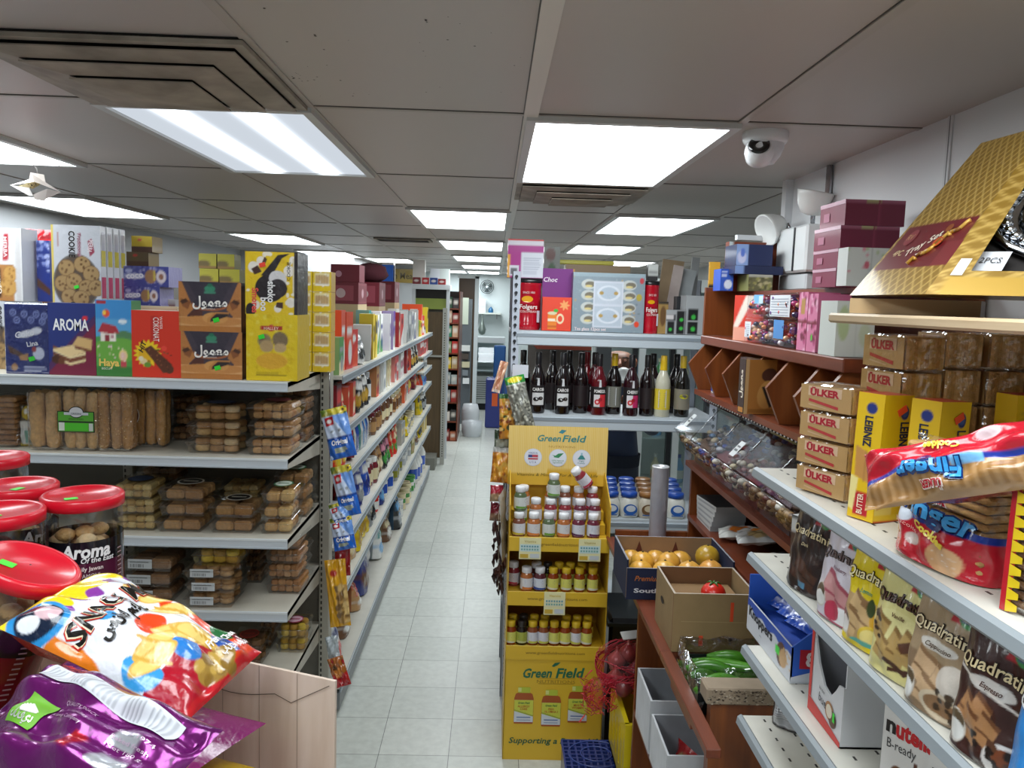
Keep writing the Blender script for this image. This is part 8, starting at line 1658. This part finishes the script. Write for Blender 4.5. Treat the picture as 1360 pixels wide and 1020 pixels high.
wbag('pale cream vanilla wafer bag', 1160, 1216, 'd8cf8a', a4, '4a2a1a', None, 'Vanille', '5a3a22', x=.667)
wbag('greyish tan coffee wafer bag with a cup pictured', 1212, 1276, 'a08a6c', a5, 'ead9b0', None, 'Cappuccino', '5a4632', x=.667)
wbag('deep brown coffee wafer bag at the picture edge', 1276, 1362, '3a1f1a', a6, 'e6d3a4', None, 'Espresso', '4a2a20', x=.667)
wbag('sky blue wafer bag just beyond the deep brown one', 1372, 1450, '2a7ac0', lambda k: (k.fill('2a80c8'), emblem(k)), 'f0f0f0', None, 'Milk', 'ffffff', x=.667)
m, f = carton(.07, .05, .10, 'd9dada', lambda k: (k.fill('d5d5d2'), k.rect(0, .0, 1, .62, '5a4030'), k.ell(.5, .35, .35, .2, 'c9a878'), k.rect(0, .92, 1, 1, '2a2a2c')), (20, 20), '4a3a30', 'e2e4e4'); m.done('small_box', None, (.74, 1.755, QZ[1]+.0015), -1.1, None, 'small white and brown box at the far end of the second white shelf', 'box')
# ---- third shelf: wafer display tray, empty red and white display carton, white breakfast biscuit boxes
p0, p1 = at(990, 852, X=.655), at(1049, 902, X=.655); y0, y1 = p1.y, p0.y
y1 = min(y1, 1.90); w = y1-y0; d = .15; zt = QZ[2]+.0015
o = root('wafer_display_tray', 'blue and white open display tray lettered Knoppers with blue wafer packs', 'display tray', (.655+d/2, (y0+y1)/2, zt), -PI/2)
def a_kn(k): k.fill('d2d6de'); k.put(k.V > .72+.06*np.sin(k.U*22), '2a52b4'); k.ell(.80, .46, .10, .34, '5a3426', .5); k.ell(.84, .40, .08, .26, 'c9a070', .5); k.specks(8, .05, ['d8b070'], (.84, .3, 1, .7)); k.rect(.68, .34, .76, .58, '3ddc3a')
def pnl(nm, a, b, e, f_, g, h_, c, ar=None, tx=None, side=None):
    m = MB('card'); m.box(a, b, e, f_, g, h_, c, front=c, side=side or c)
    if ar: m.art(frame((a, e, g), (1, 0, 0), (0, 0, 1)), b-a, h_-g, 60, 30, ar, off=.0004)
    if tx: tx(m, frame((a, e, g), (1, 0, 0), (0, 0, 1)), b-a, h_-g)
    return m.done(nm, o)
h1, h2 = .080, .140
pnl('base_panel', -w/2, w/2, -d/2, d/2, 0, .004, 'cdd2da')
pnl('front_panel', -w/2, w/2, -d/2, -d/2+.004, .004, h1, 'd2d6de', a_kn, lambda m, f, W_, H_: (m.text(f, 'Knoppers', W_*.33, H_*.60, H_*.30, '1a2030', w=W_*.56, bold=.03), m.text(f, 'wafer', W_*.35, H_*.25, H_*.07, '8a90a0')))
pnl('back_panel', -w/2, w/2, d/2-.004, d/2, .004, h2, 'a4b2d0')
for s, hh in ((-1, h2), (1, h1+.01)):
    m = MB('card'); x = s*(w/2-.002)
    P = [(-d/2, .004), (d/2, .004), (d/2, h2), (-d/2+.05, h1+.04 if s > 0 else h2), (-d/2, h1 if s > 0 else h2)]
    m.raw([(x-.002, *q) for q in P]+[(x+.002, *q) for q in P], [(4, 3, 2, 1, 0), (5, 6, 7, 8, 9)]+[(i, (i+1) % 5, (i+1) % 5+5, i+5) for i in range(5)], '3060c4')
    f = frame((x+.0022*s if s > 0 else x-.0022, -d/2 if s > 0 else d/2, 0), (0, s, 0), (0, 0, 1)); m.rect(f, d*.12, h1*.42 if s > 0 else h2*.6, d*.45, h1*.95 if s > 0 else h2*.9, 'b81f30', .0012); m.text(f, '8', d*.28, h1*.68 if s > 0 else h2*.75, .030, 'e6dcdc', bold=.04, off=.002); m.poly(f, [(0, .004), (d, .004), (d, .012), (d*.8, .026), (d*.55, .012), (d*.3, .026), (0, .014)], 'd2d6de', .001)
    m.done('side_panel', o)
for i in range(6):
    m, S = bag(.085, .10, .022, '2450b4', lambda k: (k.fill('2450b4'), k.rect(.3, .4, .6, .62, 'b8202c'), k.ell(.45, .52, .1, .06, 'e8e0e0'), k.rect(.0, .2, 1, .26, 'd8dcea')), (18, 18), None, 'crease', False, i)
    oo = m.done('wafer_packet', None, (.715+.045*(i % 2), y1-.05-.055*(i//2)*1.0, zt+.058+.018*(i % 2)+.012), 0, None, f'blue wafer packet in the display tray, {nth(i)} from its far end', 'wafer packet', 'blue wafer packets in the tray'); oo.rotation_euler = (-PI/2+.25, 0, -PI/2+R.uniform(-.5, .5))
MB('card').box(-w/2+.01, w/2-.01, -d/2+.008, d/2-.008, .004, .05, '2a4fae').done('wafer_layer', o)
m, f = carton(.09, .03, .07, 'd8dae0', lambda k: (k.fill('d6d8e0'), k.rect(0, .0, 1, .4, '2a52b4'), k.ell(.6, .55, .12, .14, '3ddc3a')), (18, 14)); m.text(f, 'Erdnuss', .04, .045, .012, '23305a', fit=.07, bold=.03); m.done('wafer_carton', None, (.77, y0+.075, zt+.055), -1.0, None, 'small white and blue wafer carton resting in the blue display tray', 'carton')
# empty display carton, white with a red edge and a big cut-out
ya, yb = at(1078, 870, X=.655).y, 1.36; w = ya-yb; d = .17; h = .185
o = root('display_carton', 'emptied white and red chocolate bar display carton with a wide cut-out', 'display carton', (.655+d/2, (ya+yb)/2, zt), -PI/2)
def wallp(nm, P, y_, t_, c, extra=None):
    m = MB('card'); n = len(P); m.raw([(a, y_, b) for a, b in P]+[(a, y_+t_, b) for a, b in P], [tuple(range(n)), tuple(reversed(range(n, 2*n)))]+[(i, n+i, n+(i+1) % n, (i+1) % n) for i in range(n)], c)
    if extra: extra(m)
    m.done(nm, o)
hw = w/2
fr_ = frame((-hw, -d/2, 0), (1, 0, 0), (0, 0, 1))
def deco(m):
    m.poly(fr_, [(.0, 0), (w, 0), (w, .010), (w*.5, .022), (0, .030)], 'c8302c', .0012); m.poly(fr_, [(0, .03), (.012, .03), (.012, h), (0, h)], 'd23a34', .0012)
    m.text(fr_, 'kinder', w*.34, .070, .007, '3a3a3c', al='l', rot=-.1, off=.002); m.text(fr_, 'bueno', w*.34, .052, .017, '4a4a52', al='l', rot=-.1, off=.002, bold=.01)
    m.disc(fr_, w*.66, .045, .018, 'b8865a', .0016); m.disc(fr_, w*.665, .045, .013, 'e8ddc8', .002); m.disc(fr_, w*.76, .036, .016, '5a3826', .0016); m.rect(fr_, w*.78, .034, w*.84, .052, '3ddc3a', .0026)
P = [(-hw, 0), (hw, 0), (hw, h*.62), (hw-.02, h*.60), (hw*.55, h*.50), (hw*.30, h*.40), (-hw*.1, h*.43), (-hw*.5, h*.60), (-hw*.80, h*.82), (-hw*.9, h), (-hw, h)]
wallp('front_panel', P, -d/2, .004, 'd9dadd', deco); wallp('back_panel', [(-hw, 0), (hw, 0), (hw, h), (-hw, h)], d/2-.004, .004, '77787e')
for x, c in ((-hw, '9a9ba2'), (hw-.004, 'd6d8dc')): m = MB('card'); m.box(x, x+.004, -d/2+.004, d/2-.004, 0, h if x < 0 else h*.85, c); m.done('side_panel', o)
m = MB('card'); m.box(-hw, hw, -d/2, d/2, 0, .003, 'c9cacf'); m.disc(frame((-hw, -d/2, .003), (1, 0, 0), (0, 1, 0)), w*.45, d*.5, .02, '2a3050', .0008); m.done('base_panel', o)
m = MB('card'); m.box(hw-.05, hw-.006, -d/2+.006, d/2-.006, 0.004, .028, '4a2c24'); f = frame((hw-.05, -d/2+.003, 0), (1, 0, 0), (0, 0, 1)); m.disc(f, .02, .014, .008, 'd8606a', .001); m.done('bar_stack', o)
def a_nut(k): k.fill('d8d6d2'); k.poly([(0, 0), (.5, 0), (.2, .18), (0, .24)], '4a2c24'); k.ell(.56, .26, .34, .10, 'c9a06a', -.1); k.ell(.62, .36, .28, .09, 'dbb884', -.1); k.ell(.30, .34, .12, .10, '6a4024'); k.ell(.30, .34, .07, .06, 'c9986a'); k.rect(.56, .42, .62, .56, '5a3020'); k.rect(.8, .1, .95, .2, 'b05a5a')
for i, (px, lb) in enumerate(((1170, 'white breakfast biscuit box with red and black lettering on the third white shelf'), (1232, 'white biscuit box lettered in red, nearer than its twin'))):
    y = at(px, 980, X=.68).y-.085; w2, h2_ = .10, .165
    m, f = carton(w2, .05, h2_, 'd8d6d2', a_nut, (50, 80), '4a2c24' if i == 0 else 'c9c8c6'); m.text(f, 'n', w2*.14, h2_*.80, .026, '1c1a1a', bold=.04); m.text(f, 'utella', w2*.56, h2_*.815, .028, 'c01f26', w=w2*.66, bold=.04); m.text(f, 'B-ready', w2*.34, h2_*.62, .016, '3a3a3c', w=w2*.50); m.text(f, 'ready', w2*.44, h2_*.62, .0001, 'b03a3a')
    m.done('biscuit_bar_box', None, (.70, y, zt), 0, (0, 0, -PI/2+.5), lb, 'biscuit box')
m, f = carton(.07, .04, .07, 'c9c8c6', lambda k: (k.fill('c9c8c8'), k.lines(.1, .6, 6, .1, .9, '8a8a8e', .4), k.rect(0, .9, 1, 1, '4a2c24')), (24, 24)); m.text(f, 'nutella', .035, .057, .009, 'b02a30', fit=.055, bold=.03); m.done('biscuit_bar_box', None, (.735, 1.02, zt), -1.1, None, 'small grey backed biscuit box between the two white lettered boxes', 'biscuit box')
# ---- fourth shelf: black pouch
m, S = bag(.085, .12, .06, '2a2426', lambda k: (k.fill('2a2526'), k.rect(.12, .05, .9, .50, 'b4b6ba'), k.lines(.08, .46, 9, .16, .86, '6a6c70', .4), k.rect(.1, .56, .9, .60, '5a3a30')), (40, 50), None, 'crease', True, 2); m.done('coffee_pouch', None, (*at(1050, 964, Z=QZ[3]).xy, QZ[3]+.0015), -.75, None, 'black pouch with a grey text panel on the lowest visible white shelf', 'pouch')
# ================================================================== TAN BOARD WITH THE GOLD TRAY SET BOXES
r = root('wall_board', 'tan wooden board on the wall carrying the gold gift boxes', 'wall shelf', (.91, 1.18, 1.978))
MB('tanboard').box(-.29, .29, -.32, .285, -.018, 0, 'ffffff', b=.004).done('board', r)
for y in (-.25, .2): MB('metal').box(.255, .288, y-.012, y+.012, -.10, -.018, '8a8a8c').done('bracket', r)
BT = 1.9788
m, f = carton(.20, .10, .026, 'b89a70', None, side='a88a60'); m.done('flat_carton', None, (.735, 1.37, BT), -.62, None, 'flat tan carton lying under the left gold gift box', 'carton')
m, f = carton(.25, .10, .030, 'b4935e', lambda k: (k.fill('b8954a'), k.rect(.3, 0, .9, .35, '1e1a16')), (30, 8), 'a8842e'); m.done('flat_carton', None, (.86, 1.02, BT), 0, None, 'low gold carton with a dark slot under the near gold gift box', 'carton')
# gold box: four-sided, leaning back, narrower at the top
gz = BT+.0315
def GP(px, py, X=None, Y=None): return at(px, py, X=X, Y=Y)
V0, Vc = Vector((.635, 1.165, gz)), Vector((.640, 1.425, gz)); Tc, Tb = GP(1303, 190, Y=1.46), GP(1392, 165, Y=1.32)
r = root('tray_set_box', 'gold patterned gift box with a maroon panel and a window showing a silver tray', 'gift box', (.64, 1.30, gz)); go = Vector(r.location)
def sub(p): return tuple(Vector(p)-go)
Bn, Bf = Vector((1.12, .93, gz)), Vector((1.14, 1.40, gz)); Tn, Tf = Vector((1.14, 1.14, Tb.z)), Vector((1.15, 1.42, Tc.z))
def facegrid(nm, A, B, C, D, n1, n2, fn, holes=None):
    """a printed face A-B (bottom) to D-C (top); holes: rectangle left open"""
    m = MB('goldcard' if nm != 'window_lining' else 'matte'); A, B, C, D = map(Vector, (A, B, C, D)); cv = paint(n1, n2, (B-A).length/(D-A).length, fn)
    nn = (B-A).cross(D-A).normalized()
    fr = lambda u, v, off=0: (A*(1-u)+B*u)*(1-v)+(D*(1-u)+C*u)*v+nn*off-go
    Vv = [fr(i/(n1-1), j/(n2-1)) for j in range(n2) for i in range(n1)]
    F = []
    for j in range(n2-1):
        for i in range(n1-1):
            u, v = (i+.5)/(n1-1), (j+.5)/(n2-1)
            if holes and holes(u, v): continue
            F.append((j*n1+i, j*n1+i+1, (j+1)*n1+i+1, (j+1)*n1+i))
    m.raw(Vv, F, [tuple(x) for x in cv.c.reshape(-1, 3)]); return m, fr
def gold(k): k.fill('8a6a26'); a = np.abs(((k.U*10) % 1)-.5); b = np.abs((k.V*13 % 1)-.5); k.put((a+b > .42) & (a+b < .58), 'c4a45a')
def a_end(k): gold(k); k.poly([(.06, .28), (.97, .20), (.98, .74), (.16, .74)] if False else [(.04, .16), (.98, .16), (.98, .44), (.04, .44)], '6a1a22'); k.put((k.V < .30) & (k.V > .16) & (k.U > .80), '7a2a2e')
m, fr = facegrid('end_face', Vc, V0, Tb, Tc, 110, 130, a_end)
S3 = lambda a, b, off=0: fr(a, b, off)
m.text(S3, '4PC', .22, .26, .035, 'd8c090', w=.13, off=.001, rot=.0, bold=.02); m.text(S3, 'Tray Set', .50, .30, .045, 'e6dcc8', w=.34, off=.001, rot=.35, bold=.02); m.disc(S3, .22, .36, .07, '8a3a40', .0008, ry=.05); m.text(S3, 'RV', .22, .36, .035, 'c89a6a', w=.08, off=.0016)
for i in range(9):
    a = .50+.045*i; m.tube([S3(a, .18+.026*i+.02*math.sin(i*1.4), .002), S3(a+.03, .20+.026*i+.02*math.sin(i*1.4+1), .002), S3(a+.06, .205+.026*i, .002)], .0035, ('b8862a', '8a5a24', 'c89a44')[i % 3], 5)
m.disc(S3, .70, .30, .055, 'c8501e', .003, ry=.03)
m.disc(S3, .72, .38, .04, '8a4a24', .003, ry=.024)
m.done('end_face', r)
def a_win(k): gold(k); k.put((k.V < .10) & (np.abs(k.U-.25) < .22), 'b4903c')
hole = lambda u, v: v > .13 and v < .90 and u > .07 and u < .93
m, fr2 = facegrid('window_face', V0, Bn, Tn, Tb, 80, 80, a_win, hole); m.rect(lambda a, b, off=0: fr2(a, b, off), .03, .10, .06, .19, 'd8d8d4', .001); m.done('window_face', r)
m, fr3 = facegrid('window_lining', V0+Vector((.03, .05, .003)), Bn+Vector((0, .06, .003)), Tn+Vector((0, .05, -.01)), Tb+Vector((.03, .03, -.01)), 20, 20, lambda k: k.fill('1f1a18')); m.done('window_lining', r)
m = MB('chrome'); q = lambda a, b, off=0: fr3(a, b, off)
pts = lambda rx, ry_, off, n=30: [q(.42+rx*math.cos(2*PI*i/n), .50+ry_*math.sin(2*PI*i/n), off) for i in range(n+1)]
m.tube(pts(.40, .36, .014), .007, 'c9ccd0', 8); m.tube(pts(.30, .26, .008), .005, '9a9ca0', 8)
n = 30; A_, B_ = pts(.40, .36, .014)[:n], pts(.30, .26, .004)[:n]; m.raw(A_+B_, [(i, (i+1) % n, n+(i+1) % n, n+i) for i in range(n)], 'b4b7bc', 'chrome', True); m.raw(B_, [tuple(range(n))], '8a8c90', 'chrome')
for i in range(44): a = 2*PI*i/44; m.ball(q(.42+.355*math.cos(a), .50+.315*math.sin(a), .016), .010, 'd8dade', 6, sz=.7)
m.done('silver_tray', r)
m = MB('card'); m.rect(q, .07, .08, .17, .19, 'd9dbe0', .02); m.text(q, '12PCS', .12, .135, .03, '2a2a2c', w=.07, off=.022); m.done('price_card', r)
m = MB('goldcard'); P = [Vc, V0, Bn, Bf, Tc, Tb, Tn, Tf]; m.raw([p-go for p in P], [(3, 2, 1, 0), (4, 5, 6, 7), (2, 3, 7, 6), (3, 0, 4, 7)], 'a88430'); m.done('box_shell', r)
# ================================================================== CAMERA AND VIEW
cd = bpy.data.cameras.new('camera'); co = bpy.data.objects.new('camera', cd); COL.objects.link(co)
cd.sensor_fit = 'HORIZONTAL'; cd.sensor_width = 36; cd.lens = CF/1360*36; cd.clip_start = .05; cd.clip_end = 60
mt = Matrix((RGT, UPV, -FWD)).transposed().to_4x4(); mt.translation = (0, 0, CH); co.matrix_world = mt
SC.camera = co
wd = bpy.data.worlds.new('world'); SC.world = wd; wd.use_nodes = True
wd.node_tree.nodes['Background'].inputs[0].default_value = (.5, .55, .6, 1); wd.node_tree.nodes['Background'].inputs[1].default_value = .15
SC.view_settings.view_transform = 'Standard'; SC.view_settings.look = 'None'; SC.view_settings.gamma = 1; SC.view_settings.use_curve_mapping = False
SC.view_settings.exposure = EXPO
SC.cycles.max_bounces = 8; SC.cycles.transparent_max_bounces = 24; SC.cycles.diffuse_bounces = 5; SC.cycles.glossy_bounces = 4
SC.cycles.sample_clamp_indirect = 6
SC.cycles.use_denoising = True
